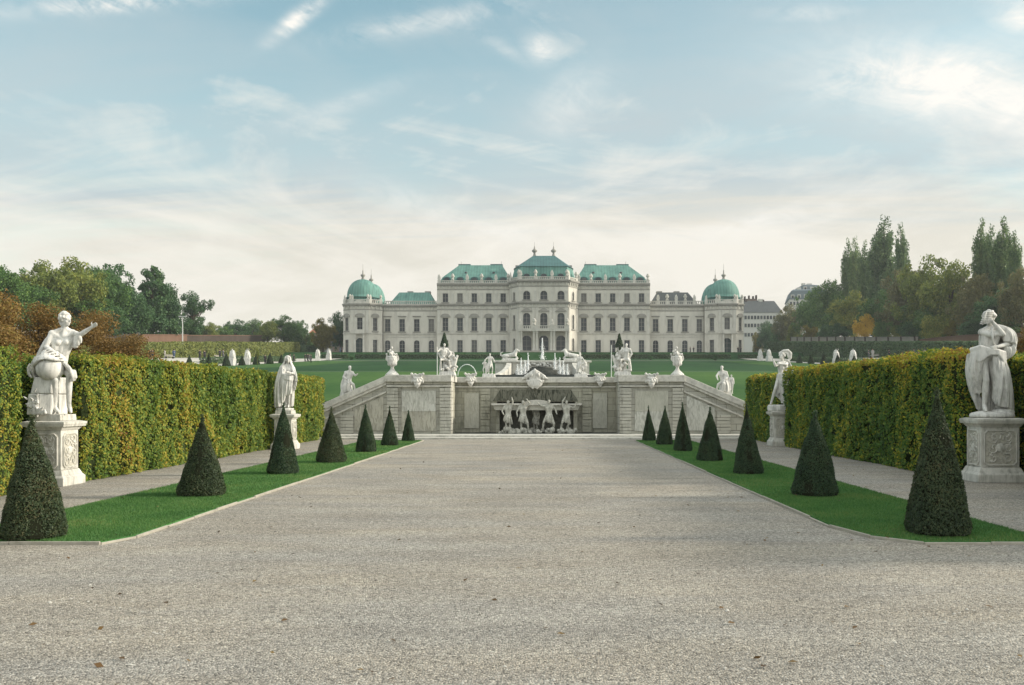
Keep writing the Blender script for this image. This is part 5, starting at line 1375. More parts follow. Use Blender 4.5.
# small roof figures and vases
b = MB(); human(b, dict(eR=(-.38, -.05, 1.25), hR=(-.5, -.1, 1.1), kL=(.12, -.1, .5)), 1.15, hands=False); drape(b, [(-.3, -.1, 1.2), (.3, -.1, 1.2)], [(-.55, -.05, .05), (.5, -.05, .05)], 10, .10); b.box(-.4, .4, -.3, .3, -.5, .05)
rf_fig = sculpt(b, 'roof_statue', M['trim'], .07, 1)
m = MB(); m.lathe([(.45, -.5), (.45, 0), (.22, .2), (.60, .6), (.66, .95), (.40, 1.2), (.46, 1.3), (.30, 1.6), (.05, 1.75)], 12); rf_vase = m.mesh('roof_vase', M['trim'], True)
def balustrade(p0, p1, z, h, stat, fs=.95):
    P0, P1 = Vector((*p0, 0)), Vector((*p1, 0)); L = (P1 - P0).length; u = (P1 - P0) / L; ang = math.atan2(u.y, u.x)
    m = MB(); m.box(0, L, 0, .35, 0, .25); m.box(0, L, -.03, .38, h - .22, h); k = int(L / .62)
    for i in range(k): x = (i + .5) * L / k; m.box(x - .14, x + .14, .08, .30, .252, h - .222)
    for t_ in stat: m.box(t_ - .5, t_ + .5, -.08, .45, .002, h + .12)
    m.build('balustrade', M['trim'], palace, loc=(p0[0], p0[1], z), rz=ang)
    for i, t_ in enumerate(stat):
        p = P0 + u * t_ ; nrm = Vector((-u.y, u.x, 0)) * .2; p = p + nrm
        fig = i % 2 == 0
        link('roof_statue' if fig else 'roof_vase', rf_fig if fig else rf_vase, palace, (p.x, p.y, z + h + (.5 if fig else .6) * fs), ang, fs)
def rect(x0, x1, y0, y1): return [(x0, y0), (x1, y0), (x1, y1), (x0, y1)]

D = 22
for sgn in (-1, 1):
    X = lambda px: qx(px) if sgn < 0 else -qx(px)      # left-hand measurements mirrored for the right
    def fac(a, b, y0, y1, z1, wins):                    # a,b px on the left half
        if y0 == 3: k = 291 / 288; a, b, wins = (a if a < 390 else a), b, [(543.5 + (c - 543.5) * k, q) for c, q in wins]
        if sgn < 0: return facade((qx(a), y0), (qx(b), y1), z1, [((qx(c) - qx(a)) * (math.hypot(qx(b) - qx(a), y1 - y0) / (qx(b) - qx(a))), k) for c, k in wins])
        return facade((-qx(b), y1), (-qx(a), y0), z1, [((qx(b) - qx(c)) * (math.hypot(qx(b) - qx(a), y1 - y0) / (qx(b) - qx(a))), k) for c, k in wins])
    def line(*pts):
        pp = [(X(a), y) for a, y in pts]; return pp if sgn < 0 else pp[::-1]
    # main block of three storeys
    cs = [445.4, 460.0, 474.3, 488.8, 503.2]
    P0, u, ang = fac(437, 511, 0, 0, ZT2, [(c, k) for c in cs for k in ('G', 'P', 'T')])
    tsm = [abs(X(c) - P0.x) for c in (438.9, 452.7, 467.2, 481.6, 496.0)]
    pilasters(P0, u, ang, tsm, pilm, 6.95); pilasters(P0, u, ang, tsm, pilu, 15.9)
    m = MB(); x0, x1 = sorted((X(437) + sgn * -.0, X(511))); m.box(x0, x1, .65, D, -1, ZT2 - .02); m.build('block_core', M['plaster'], palace)
    moulding(line((437, 0), (511, 0)), ZT2 - .55, ZT2 + .35, .75); moulding(line((437, 0), (511, 0)), ZC - .4, ZC + .35, .55); moulding(line((437, 0), (511, 0)), Z2 - .25, Z2 + .2, .3, 'trim', 'string_course'); moulding(line((437, 0), (511, 0)), -.9, .25, .12, 'cornice', 'plinth')
    pp = line((437.3, -.1), (510, -.1)); LL_ = abs(pp[1][0] - pp[0][0]); balustrade(pp[0], pp[1], ZT2 + .36, .95, [.6] + [abs(X(c) - pp[0][0]) for c in ((452.7, 467.2, 481.6, 496.0) if sgn < 0 else (496.0, 481.6, 467.2, 452.7))] + [LL_ - .6])
    pp = [(X(437.3), D - 1), (X(437.3), 0)] if sgn < 0 else [(X(437.3), 0), (X(437.3), D - 1)]
    # mansard of the main block
    a0, a1 = sorted((X(438.4), X(510.8))); b0, b1 = sorted((X(457), X(501))); 
    c0, c1 = sorted((X(441.8), X(509.5))); m = MB(); m.loft(rect(a0, a1, .7, D - 1), ZT2 + .36, rect(c0, c1, 2.0, D - 2), qzd(277.3, 2), cap1=False); m.loft(rect(c0, c1, 2.0, D - 2), qzd(277.3, 2), rect(b0, b1, 7.5, 13.5), qzd(265.2, 7.5), cap0=False); m.build('roof', M['copper'], palace)
    for c in (446.5, 460.0, 474.2, 488.6, 503.0):
        m = MB(); m.prism([(-1.25, 0), (1.25, 0), (1.25, 1.5)] + [(1.25 * math.cos(a), 1.5 + .75 * math.sin(a)) for a in np.linspace(0, math.pi, 9)][1:-1] + [(-1.25, 1.5)], -.5, 2.2); o = m.build('dormer', M['copper_dark'], palace, loc=(X(c), 1.5, ZT2 + .4))
        g = MB(); g.prism([(.85 * math.cos(a), 1.35 + .62 * math.sin(a)) for a in np.linspace(0, 6.283, 13)[:-1]], -.56, -.503); g.build('pane', M['glass'], o)
    for c in (462, 495): m = MB(); m.box(X(c) - 2.0, X(c) + 2.0, 9.0, 11.6, qzd(265.2, 7.5) - .3, qzd(263.6, 8)); m.build('ridge_box', M['copper_dark'], palace)
    for c in (458.3, 500): m = MB(); m.lathe([(.25, 0), (.15, .5), (.3, .7), (.06, 1.0), (.04, 1.8)], 8, (X(c), 10.5, qzd(265.2, 7.5) - .1)); m.build('finial', M['cornice'], palace)
    for c in (465, 493): m = MB(); m.lathe([(.45, -.2), (.45, .25), (.3, .4)], 10, (X(c), 4.0, qzd(273, 4))); m.build('roof_vent', M['slate'], palace)
    # low wing
    P0, u, ang = fac(381.6, 437, 3, 3, ZC, [(c, k) for c in (387.6, 402.1, 416.8, 431.4) for k in ('GA', 'PF')])
    m = MB(); x0, x1 = sorted((X(381.6), X(437))); m.box(x0, x1, 3.65, D - 2, -1, ZC - .02); m.build('wing_core', M['plaster'], palace)
    moulding(line((381.6, 3), (437, 3)), ZC - .5, ZC + .35, .6); moulding(line((381.6, 3), (437, 3)), Z2 - .25, Z2 + .2, .3, 'trim', 'string_course'); moulding(line((381.6, 3), (437, 3)), -.9, .25, .12, 'cornice', 'plinth'); moulding(line((381.6, 3), (437, 3)), Z2 - 1.1, Z2 - .8, .15, 'trim', 'string_course')
    pp = line((381.8, 3), (436.8, 3)); LL_ = abs(pp[1][0] - pp[0][0]); balustrade(pp[0], pp[1], ZC + .36, 1.3, [LL_ * k / 6 for k in range(1, 6)] if sgn > 0 else [])
    a0, a1 = sorted((X(386), X(434))); b0, b1 = sorted((X(395), X(426)))
    m = MB(); m.loft(rect(a0, a1, 3.9, D - 3), ZC + .36, rect(b0, b1, 8.5, 13), qzd(292.6, 9)); m.build('roof', M['copper'] if sgn < 0 else M['slate'], palace)
    for c in (406, 424): m = MB(); m.box(X(c) - .9, X(c) + .9, 9, 11, qzd(294, 9), qzd(291.2, 9)); m.build('chimney', M['cornice'], palace)
    # corner pavilion with chamfered corners and dome
    yf, yb = -1.3, .5
    for (a, ya, b_, yb_, wn) in ((343, yb, 351.5, yf, [(347.2, 'GS'), (347.2, 'PS')]), (351.5, yf, 370, yf, [(360.7, 'DO'), (360.7, 'PP')]), (370, yf, 381.8, yb + .6, [(375.3, 'GS'), (375.3, 'PS')])):
        P0, u, ang = fac(a, b_, ya, yb_, ZC, wn)
    line_ = line((343, yb), (351.5, yf), (370, yf), (381.8, yb + .6))
    moulding(line_, ZC - .5, ZC + .35, .6); moulding(line_, Z2 - .25, Z2 + .2, .3, 'trim', 'string_course'); moulding(line_, -.9, .25, .12, 'cornice', 'plinth')
    xx = sorted((X(343), X(381.8))); core = [(xx[0] + .3, yb + .9), (min(X(352.2), X(369.3)), yf + .7), (max(X(352.2), X(369.3)), yf + .7), (xx[1] - .3, yb + .9), (xx[1] - .3, D + 3), (xx[0] + .3, D + 3)]
    m = MB(); m.loft(core, -1, core, ZC + .2); m.build('pavilion_core', M['plaster'], palace)
    m = MB(); x0, x1 = sorted((X(355.2), X(366.2))); m.box(x0, x1, yf - 1.5, yf - .002, Z2 - .2, Z2 + .15); m.box(x0, x1, yf - 1.5, yf - 1.3, Z2 + .152, Z2 + 1.1)
    for q in (x0 + .4, x1 - .4): m.lathe([(.42, 0), (.34, .3), (.30, 5.6), (.42, 6.0)], 12, (q, yf - 1.0, 0.2))
    m.build('balcony', M['trim'], palace)
    m = MB(); gx = X(360.7); m.prism([(gx - 2.6, ZC + .36), (gx + 2.6, ZC + .36), (gx + 2.2, ZC + .9), (gx, ZC + 1.7), (gx - 2.2, ZC + .9)], yf - .3, yf + .3); m.build('pediment', M['trim'], palace)
    for (a, ya), (b_, yb_) in zip(line_, line_[1:]): L_ = math.hypot(b_ - a, yb_ - ya); balustrade((a, ya), (b_, yb_), ZC + .36, 1.35, [.5, L_ - .5], .72)
    pilasters(Vector((X(351.5) if sgn < 0 else X(370), yf, 0)), Vector((1, 0, 0)), 0, [.6, 1.7, abs(qx(370) - qx(351.5)) - 1.7, abs(qx(370) - qx(351.5)) - .6], pilm, 6.9)
    for k_, (cx_, cy_, r_, ztop, nm) in enumerate(((362.9, 4.6, 15.6, 280.4, 0), (371.2, 19.0, 13.9, 284.6, 1))):
        cx = sgn * -1 * 0 + (cx_ - VPX) * (288 + cy_) / FPX * (1 if sgn < 0 else -1) + (-.16 if sgn < 0 else .0); r = r_ * (288 + cy_) / FPX
        m = MB(); m.lathe([(r * .99, ZC - .2), (r * .99, qz(296.5))], 8, (cx, cy_, 0), a0=R(22.5)); o = m.build('dome_drum', M['copper_dark'] if False else M['copper'], palace)
        if k_ == 0:
            for q in (-1, 1):
                m = MB(); m.box(-1.0, 1.0, -.3, .5, 0, 1.7); o2 = m.build('dome_dormer', M['copper_dark'], palace, loc=(cx + q * r * .78, cy_ - r * .62, ZC + .6), rz=q * .75)
                g = MB(); g.box(-.7, .7, -.36, -.303, .3, 1.4); g.build('pane', M['glass'], o2)
        hgt = qzd(ztop, cy_) - qz(297)
        prof_ = [(r * 1.06, qz(297)), (r * 1.07, qz(297) + .25)] + [(r * (math.cos(a) ** .85 if math.cos(a) > 0 else 0) * 1.0 + .02, qz(297) + .3 + hgt * math.sin(a)) for a in np.linspace(0, R(88), 12)]
        m = MB(); m.lathe(prof_, 24, (cx, cy_, 0)); m.build('dome', M['copper'], palace, True)
        m = MB(); z0 = qzd(ztop, cy_) + .1; m.lathe([(.9, z0), (.5, z0 + .4), (.35, z0 + .9), (.75, z0 + 1.4), (.75, z0 + 1.7), (.25, z0 + 2.0), (.18, z0 + 3.0), (.06, z0 + 3.4), (.04, z0 + 5.2)], 10, (cx, cy_, 0)); m.build('spire', M['cornice'], palace, True)
# central block
yf, ys_ = -6.0, -0.8
pts = [(qx(509.6), ys_), (qx(519.5), yf), (qx(568), yf), (qx(577.4), ys_)]
for a, b_, cs in ((pts[0], pts[1], None), (pts[1], pts[2], (527, 543.8, 560.6)), (pts[2], pts[3], None)):
    if cs: P0, u, ang = facade(a, b_, ZT2 + .4, [(qx(c) - a[0], k) for c in cs for k in ('CA', 'PA', 'TA')]); pilasters(P0, u, ang, [.7, qx(535.4) - a[0] - .6, qx(535.4) - a[0] + .6, qx(552.2) - a[0] - .6, qx(552.2) - a[0] + .6, qx(568) - a[0] - .7], pilm, 7.2); pilasters(P0, u, ang, [.7, qx(535.4) - a[0], qx(552.2) - a[0], qx(568) - a[0] - .7], pilu, 16.0)
    else:
        L_ = math.hypot(b_[0] - a[0], b_[1] - a[1]); P0, u, ang = facade(a, b_, ZT2 + .4, [(L_ / 2, k) for k in ('N', 'PN', 'TN')]); pilasters(P0, u, ang, [.6, L_ - .6], pilm, 7.2)
core = [(pts[0][0] + .3, ys_ + .7), (pts[1][0] + .3, yf + .7), (pts[2][0] - .3, yf + .7), (pts[3][0] - .3, ys_ + .7), (pts[3][0] - .3, D + 2), (pts[0][0] + .3, D + 2)]
m = MB(); m.loft(core, -1, core, ZT2 + .3); m.build('central_core', M['plaster'], palace)
moulding(pts, ZT2 - .2, ZT2 + .75, .8); moulding(pts, ZC - .4, ZC + .4, .6); moulding(pts, -.9, .25, .12, 'cornice', 'plinth')
for (a, ya), (b_, yb_) in zip(pts, pts[1:]):
    L_ = math.hypot(b_ - a, yb_ - ya); balustrade((a, ya), (b_, yb_), ZT2 + .76, 1.0, [.5, L_ / 3, 2 * L_ / 3, L_ - .5] if L_ > 8 else [.5, L_ - .5])
low = [(qx(511), ys_ + 1), (qx(519.8), yf + 1.2), (qx(567.7), yf + 1.2), (qx(576), ys_ + 1), (qx(576), D), (qx(511), D)]
up = [(qx(514.5), ys_ + 2.2), (qx(520.8), yf + 2.4), (qx(566.7), yf + 2.4), (qx(572.5), ys_ + 2.2), (qx(572.5), D - 1), (qx(514.5), D - 1)]
m = MB(); m.loft(low, ZT2 + .7, up, qzd(267.6, -1)); m.build('roof', M['copper'], palace)
m = MB(); e = .35; ev = [(qx(514.5) - e, ys_ + 2.2), (qx(520.8) - e, yf + 2.4 - e), (qx(566.7) + e, yf + 2.4 - e), (qx(572.5) + e, ys_ + 2.2), (qx(572.5) + e, D - 1), (qx(514.5) - e, D - 1)]
tp = [(qx(532.5), 5.6), (qx(533.5), 5), (qx(554.6), 5), (qx(555.6), 5.6), (qx(555.6), 9.5), (qx(532.5), 9.5)]
m.loft(ev, qzd(267.6, -1) + .005, tp, qzd(255.8, 5)); m.build('upper_roof', M['copper_dark'], palace)
for c in (527, 543.8, 560.4):
    m = MB(); m.prism([(-1.3, 0), (1.3, 0), (1.3, 1.4)] + [(1.3 * math.cos(a), 1.4 + .8 * math.sin(a)) for a in np.linspace(0, math.pi, 9)][1:-1] + [(-1.3, 1.4)], -.5, 2.0); o = m.build('dormer', M['copper'], palace, loc=(qx(c), yf + 1.5, ZT2 + .9))
    g = MB(); g.prism([(.95 * math.cos(a), 1.2 + .7 * math.sin(a)) for a in np.linspace(0, 6.283, 13)[:-1]], -.56, -.503); g.build('pane', M['glass'], o)
m = MB(); m.lathe([(.4, -.2), (.4, .3), (.25, .5)], 10, (qx(543.8), 1.5, qz(261))); m.build('roof_vent', M['slate'], palace)
for c in (534.3, 553.8):
    m = MB(); z0 = qzd(256, 7); m.lathe([(.9, z0 - .4), (.45, z0 + .3), (.3, z0 + 1.0), (.85, z0 + 1.5), (.85, z0 + 1.9), (.3, z0 + 2.3), (.15, z0 + 3.0), (.05, z0 + 3.3), (.04, z0 + 4.6)], 10, (qx(c), 7.2, 0)); m.build('spire', M['cornice'], palace, True)
for c in (516.4, 571):
    m = MB(); m.box(qx(c) - .5, qx(c) + .5, 6, 8, qz(268), qz(262.5)); m.build('chimney', M['cornice'], palace)
# portico: balcony carried by paired columns
m = MB(); m.box(qx(519), qx(568.5), yf - 3.4, yf - .002, Z2 + .1, Z2 + .65); m.build('balcony', M['trim'], palace)
balustrade((qx(519), yf - 3.4), (qx(568.5), yf - 3.4), Z2 + .66, 1.15, [.5, 5, 10.4, 15.2])
cm2 = MB(); cm2.lathe([(.55, 0), (.55, .3), (.42, .45), (.40, 2.5), (.34, 5.5), (.5, 5.75), (.52, 6.1)], 14); cmm = cm2.mesh('column', M['trim'], True)
for c in (519.8, 522.0, 534.2, 537, 551, 553.8, 565.6, 567.8): link('column', cmm, palace, (qx(c), yf - 2.7, Z2 - 6.02))
m = MB(); m.box(qx(517), qx(570.5), yf - 4.2, yf - .65, -1, .55); m.build('portico_steps', M['cornice'], palace)
# ------------------------------------------------------------------ trees
def crown_mesh(name, clumps, n, leaf, seed, fill=.35, tilt=.9):
    """clumps: (x,y,z,r) ; leaves on and inside each clump"""
    rng = np.random.default_rng(seed)
    c = np.array(clumps); wgt = c[:, 3] ** 2; wgt /= wgt.sum()
    idx = rng.choice(len(c), n, p=wgt); d = rng.normal(size=(n, 3)); d /= np.linalg.norm(d, axis=1, keepdims=True)
    rad = np.where(rng.uniform(0, 1, n) < fill, rng.uniform(.3, 1, n), rng.normal(1.0, .14, n))
    P = c[idx, :3] + d * (c[idx, 3] * rad)[:, None] * np.array([1, 1, .82])
    P += rng.normal(0, .02, (n, 3))
    if 'poplar' in name: P[:, 2] += d[:, 2] * c[idx, 3] * .6
    V, F = leaves(P, d + np.array([0, 0, .35]), leaf, seed, tilt, .7)
    return np_mesh(name, V, F, M['tree_green'])
def rs(rr): 
    d = Vector((rr.gauss(0, 1), rr.gauss(0, 1), rr.gauss(0, 1))); return d.normalized()
TR = {}
def make_tree(kind, seed):
    """tree about 10 m tall"""
    rr = random.Random(seed); cl = []; tk = MB()
    if kind in ('broad', 'tall'):
        H_, W_2, zc = (10, 4.6, 5.9) if kind == 'broad' else (10, 3.2, 5.8)
        rv = 4.1
        for _ in range(46):
            d = rs(rr); q = rr.uniform(.35, .92); cl.append((d.x * W_2 * q, d.y * W_2 * q, zc + d.z * rv * q, rr.uniform(.75, 1.5)))
        for _ in range(30):
            d = rs(rr); q = rr.uniform(.92, 1.08); cl.append((d.x * W_2 * q, d.y * W_2 * q, zc + d.z * rv * q, rr.uniform(.35, .75)))
        n, leaf = 15000, .30
        tk.tube([(0, 0, -1), (.1, 0, 1.5), (0, .1, 4), (.1, 0, 7.5)], [.38, .30, .22, .06], 8)
        for c in cl[:18]: tk.tube([(0, 0, rr.uniform(1.8, 5)), (c[0] * .45, c[1] * .45, c[2] * .8), c[:3]], [.14, .08, .03], 6)
    elif kind == 'poplar':
        for k in range(34):           # steep branches, each a plume of small clumps
            t = (k + rr.random()) / 34; z0 = 1.9 + 5.4 * t; a = rr.uniform(0, 6.28); ln = rr.uniform(2.0, 3.2) * (1 - .45 * t)
            wz = 1.25 * math.sin(math.pi * (.14 + .74 * t)) ** .75
            for q in range(7):
                u = q / 6; o_ = wz * (u ** .55) * rr.uniform(.8, 1.1); zz_ = min(z0 + ln * u, 9.85)
                cl.append((math.cos(a) * o_, math.sin(a) * o_, zz_, (.56 - .28 * u) * rr.uniform(.8, 1.2) * (1 - .12 * t)))
        for q in range(14): cl.append((rr.gauss(0, .2), rr.gauss(0, .2), 6.5 + 3.1 * q / 13, .46 - .16 * q / 13))
        n, leaf = 14000, .20
        tk.tube([(0, 0, -1), (.05, 0, 3), (0, 0, 6), (0, 0, 9.4)], [.26, .20, .12, .03], 8)
        for c in cl[:20]: tk.tube([(0, 0, max(.6, c[2] - 1.8)), c[:3]], [.08, .02], 5)
    elif kind == 'conifer':
        for k in range(70):
            t = rr.random(); z = 1.5 + 8.0 * t; w_ = 2.6 * (1 - t) ** .8 + .35; a = rr.uniform(0, 6.28); q = rr.uniform(.4, 1.05); cl.append((math.cos(a) * w_ * q, math.sin(a) * w_ * q, z, rr.uniform(.45, .95) * (1 - .4 * t)))
        n, leaf = 13000, .26
        tk.tube([(0, 0, -1), (0, 0, 5), (0, 0, 9.6)], [.3, .2, .03], 8)
        for c in cl[:24]: tk.tube([(0, 0, c[2] - .3), c[:3]], [.07, .02], 5)
    elif kind == 'airy':
        for k in range(26):
            d = rs(rr); q = rr.uniform(.5, 1.0); cl.append((d.x * 3.6 * q, d.y * 3.6 * q, 7.4 + d.z * 2.2 * q, rr.uniform(.45, 1.0)))
        for k in range(8): cl.append((rr.uniform(-1.5, 2.5), rr.uniform(-1, 1), rr.uniform(3.0, 5.2), rr.uniform(.3, .7)))
        n, leaf = 6500, .25
        tk.tube([(0, 0, -1), (.2, 0, 2.5), (-.1, 0, 5), (.1, 0, 8)], [.26, .2, .15, .05], 8)
        for c in cl[:20]: tk.tube([(0, 0, rr.uniform(3, 5.5)), (c[0] * .5, c[1] * .5, c[2] * .85), c[:3]], [.10, .06, .02], 5)
    elif kind == 'bush':
        for k in range(34):
            d = rs(rr); q = rr.uniform(.3, 1.0); cl.append((d.x * 3.6 * q, d.y * 3.6 * q, 4.6 + d.z * 4.3 * q, rr.uniform(.7, 1.5)))
        n, leaf = 9000, .36
        tk.tube([(0, 0, -1), (0, 0, 4)], [.25, .1], 8)
        for c in cl[:10]: tk.tube([(0, 0, .3), c[:3]], [.10, .03], 5)
    elif kind == 'pleached':      # clipped row tree, 10 units tall, scaled down
        for k in range(60): cl.append((rr.uniform(-3.4, 3.4), rr.uniform(-2.2, 2.2), rr.uniform(2.5, 9.3), rr.uniform(.6, 1.2)))
        n, leaf = 52000, .135
        tk.tube([(0, 0, -1), (.1, 0, 3), (0, 0, 8)], [.3, .25, .1], 8)
        for c in cl[:20]: tk.tube([(0, 0, rr.uniform(2, 5)), c[:3]], [.12, .03], 5)
    return crown_mesh(kind + '_crown', cl, n, leaf, seed), tk.mesh(kind + '_trunk', M['bark'])
def FM(name, a, b, c, d, **k): 
    M[name] = leaf_mat(name, [(0, a), (.4, b), (.75, c), (1, d)], (.35, .35, .35), .40, .55, .34, .6, ob_w=.25, **k)
FM('tree_green', (0.033, 0.075, 0.023), (0.073, 0.151, 0.042), (0.133, 0.233, 0.055), (0.219, 0.311, 0.070))
FM('tree_dark', (0.029, 0.070, 0.028), (0.059, 0.128, 0.050), (0.098, 0.186, 0.067), (0.175, 0.253, 0.088))
FM('tree_olive', (0.076, 0.107, 0.028), (0.160, 0.207, 0.046), (0.292, 0.307, 0.063), (0.466, 0.386, 0.073))
FM('tree_yellow', (.06, .065, .016), (.13, .125, .022), (.24, .20, .03), (.34, .26, .04))
FM('tree_orange', (.40, .24, .03), (.62, .40, .045), (.72, .50, .06), (.75, .58, .08))
FM('tree_rust', (.075, .062, .024), (.165, .110, .036), (.26, .155, .045), (.27, .22, .06))
FM('tree_poplar', (0.052, 0.095, 0.043), (0.107, 0.178, 0.076), (0.190, 0.269, 0.101), (0.317, 0.365, 0.127))
FM('tree_russet_bare', (.07, .085, .04), (.14, .145, .06), (.21, .19, .075), (.26, .22, .08))
for i, k in enumerate(('broad', 'broad', 'broad', 'tall', 'tall', 'poplar', 'poplar', 'conifer', 'airy', 'bush', 'bush', 'pleached')):
    TR.setdefault(k, []).append(make_tree(k, 100 + i))
_ti = [0]
def tree(name, kind, px_, ytop, Y_, wpx, mat, label, group, zb=None, v=None, cat='tree'):
    """px_ = bearing, ytop = height of the crown top as measured in the photograph, Y_ = distance"""
    x = (px_ - VPX) * Y_ / FPX; zb = gz(x, Y_) if zb is None else zb
    top = EYE + (HOR - ytop) * Y_ / FPX; h = (top - zb)
    var = TR[kind]; _ti[0] += 1; cr, tk = var[(_ti[0] if v is None else v) % len(var)]
    base_w = {'broad': 9.6, 'tall': 7.0, 'poplar': 2.75, 'conifer': 5.6, 'airy': 7.8, 'bush': 8.0, 'pleached': 7.6}[kind]
    sxy = wpx * Y_ / FPX / base_w; sz = h / (10.1 if kind != 'bush' else 9.6)
    ro = tag(empty(name, (x, Y_, zb), _ti[0] * 1.7), label, cat, group)
    c = link('crown', cr, ro, scale=(sxy, sxy, sz)); c.material_slots[0].link = 'OBJECT'; c.material_slots[0].material = M[mat]
    link('trunk', tk, ro, scale=(sxy, sxy, sz))
    return ro
GL = 'trees on the left beyond the garden wall'; GR = 'trees on the right beyond the garden wall'; GF = 'distant trees left of the palace'
T = tree
T('leafy_tree', 'broad', 6, 268, 163, 70, 'tree_green', 'green tree at the very left edge of the skyline', GL)
T('leafy_tree', 'broad', 42, 262, 174, 62, 'tree_olive', 'broad olive-green tree second from the left on the skyline', GL)
T('leafy_tree', 'broad', 70, 256, 185, 66, 'tree_olive', 'tallest rounded yellowish-green tree of the left grove', GL)
T('leafy_tree', 'broad', 98, 268, 196, 60, 'tree_green', 'bright green tree in the middle of the left grove', GL)
T('leafy_tree', 'tall', 112, 261, 212, 46, 'tree_dark', 'dark tree set back between the bright green tree and the conifer', GL)
T('leafy_tree', 'broad', 30, 285, 168, 60, 'tree_green', 'lower green tree in front of the olive tree on the left', GL)
T('leafy_tree', 'broad', 75, 290, 186, 64, 'tree_green', 'lower green tree in front of the tallest left tree', GL)
T('conifer_tree', 'conifer', 152, 262, 223, 46, 'tree_dark', 'dark pointed tree, tall, right part of the left grove', GL)
T('leafy_tree', 'tall', 130, 290, 211, 44, 'tree_dark', 'dark green bushy tree left of the dark pointed tree', GL)
T('leafy_tree', 'tall', 165, 285, 231, 36, 'tree_dark', 'dark slim tree just right of the dark pointed tree', GL)
T('airy_tree', 'airy', 194, 289, 250, 36, 'tree_dark', 'thin airy tree with an open round crown at the right end of the left grove', GL)
T('leafy_tree', 'bush', 190, 312, 247, 26, 'tree_dark', 'low dark bush under the airy tree', GL, cat='bush')
T('leafy_tree', 'tall', 108, 305, 192, 40, 'tree_dark', 'dark green low tree behind the rust-brown row', GL)
# rust-brown clipped row behind the left hedge
for i, (y_, dx) in enumerate(((20, 0), (24, .2), (28, 0), (32, -.2), (36, .1))):
    px_ = VPX + (-17.6 + dx) / y_ * FPX
    T('beech_tree', 'pleached', px_, HOR - ((5.2, 5.3, 5.2, 5.3, 4.6)[i] - EYE) * FPX / y_, y_, 4.2 * FPX / y_, 'tree_rust', ['rust-brown clipped beech, nearest to the camera in the left row', 'rust-brown clipped beech, second in the left row', 'rust-brown clipped beech, third in the left row behind the seated woman statue', 'rust-brown clipped beech, fourth in the left row', 'rust-brown clipped beech, lowest and farthest in the left row'][i], 'rust-brown clipped trees behind the hedges', zb=0)
for i, y_ in enumerate((31, 35.5)):
    px_ = VPX + 18.0 / y_ * FPX
    T('beech_tree', 'pleached', px_, HOR - (4.6 - i * .9 - EYE) * FPX / y_, y_, 4.0 * FPX / y_, 'tree_rust', ['rust-brown tree at the right edge behind the flute player statue', 'lower rust-brown tree left of the flute player statue head'][i], 'rust-brown clipped trees behind the hedges', zb=0)
# distant trees left of the palace
for i, (px_, yt, w_, mt, kd, lb) in enumerate(((208, 322, 26, 'tree_olive', 'broad', 'low olive tree far off, left end of the distant row'), (222, 326, 22, 'tree_green', 'broad', 'small green tree in the distant row, second from the left'), (236, 320, 26, 'tree_dark', 'broad', 'dark round tree in the distant row, third from the left'), (252, 319, 28, 'tree_green', 'broad', 'green tree in the distant row, left of its tallest tree'), (268, 321, 26, 'tree_olive', 'broad', 'olive green tree in the middle of the distant row'),
        (284, 316, 30, 'tree_green', 'broad', 'tallest green tree of the distant row'), (300, 319, 18, 'tree_dark', 'tall', 'slim dark tree near the red roofs'), (293, 326, 20, 'tree_olive', 'broad', 'low olive tree in front of the tallest distant tree'), (323, 319, 26, 'tree_yellow', 'broad', 'yellow-orange tree above the red roofs'), (341, 312, 28, 'tree_dark', 'broad', 'dark green tree touching the left palace pavilion'), (312, 330, 12, 'tree_green', 'bush', 'small green bush before the red roofs'), (304, 331, 10, 'tree_yellow', 'bush', 'small yellow bush before the red roofs'))):
    T('distant_tree', kd, px_, yt, 300 + 9 * (i % 4), w_, mt, lb, GF)
# right hand wood
for (px_, yt, Y_, w_, mt, kd, lb) in (
    (770, 321, 392, 26, 'tree_dark', 'broad', 'dark rounded tree nearest to the palace on the right'),
    (758, 327, 400, 12, 'tree_yellow', 'bush', 'yellow bush beside the right end of the palace'),
    (790, 305, 361, 34, 'tree_russet_bare', 'broad', 'reddish-brown tree below the mansard house'),
    (813, 290, 331, 40, 'tree_green', 'broad', 'green tree with a flat top in front of the mansard house'),
    (832, 281, 308, 46, 'tree_green', 'broad', 'green tree just left of the first poplar'),
    (852, 292, 288, 44, 'tree_olive', 'broad', 'yellowish tree below the small poplars'),
    (878, 290, 266, 48, 'tree_green', 'broad', 'green tree under the tall poplar group'),
    (905, 270, 246, 54, 'tree_russet_bare', 'broad', 'brownish half-bare tree right of the tall poplars'),
    (926, 258, 233, 60, 'tree_olive', 'broad', 'high olive-yellow tree between the two poplar groups'),
    (950, 262, 219, 56, 'tree_olive', 'broad', 'olive tree left of the right-hand poplars'),
    (975, 275, 206, 50, 'tree_russet_bare', 'broad', 'brown half-bare tree at the foot of the right-hand poplars'),
    (1005, 290, 193, 54, 'tree_dark', 'broad', 'dark tree at the foot of the rightmost poplar'),
    (1022, 268, 186, 44, 'tree_russet_bare', 'broad', 'brownish tree at the right edge of the skyline'),
    (945, 300, 222, 56, 'tree_green', 'broad', 'dense green tree in the lower right wood'),
    (915, 305, 240, 50, 'tree_green', 'broad', 'green tree in the lower middle of the right wood'),
    (985, 312, 202, 50, 'tree_dark', 'broad', 'dark low tree behind the flute player statue'),
    (1015, 318, 189, 50, 'tree_green', 'bush', 'green bush at the right edge under the dark tree')):
    T('leafy_tree', kd, px_, yt, Y_, w_, mt, lb, GR)
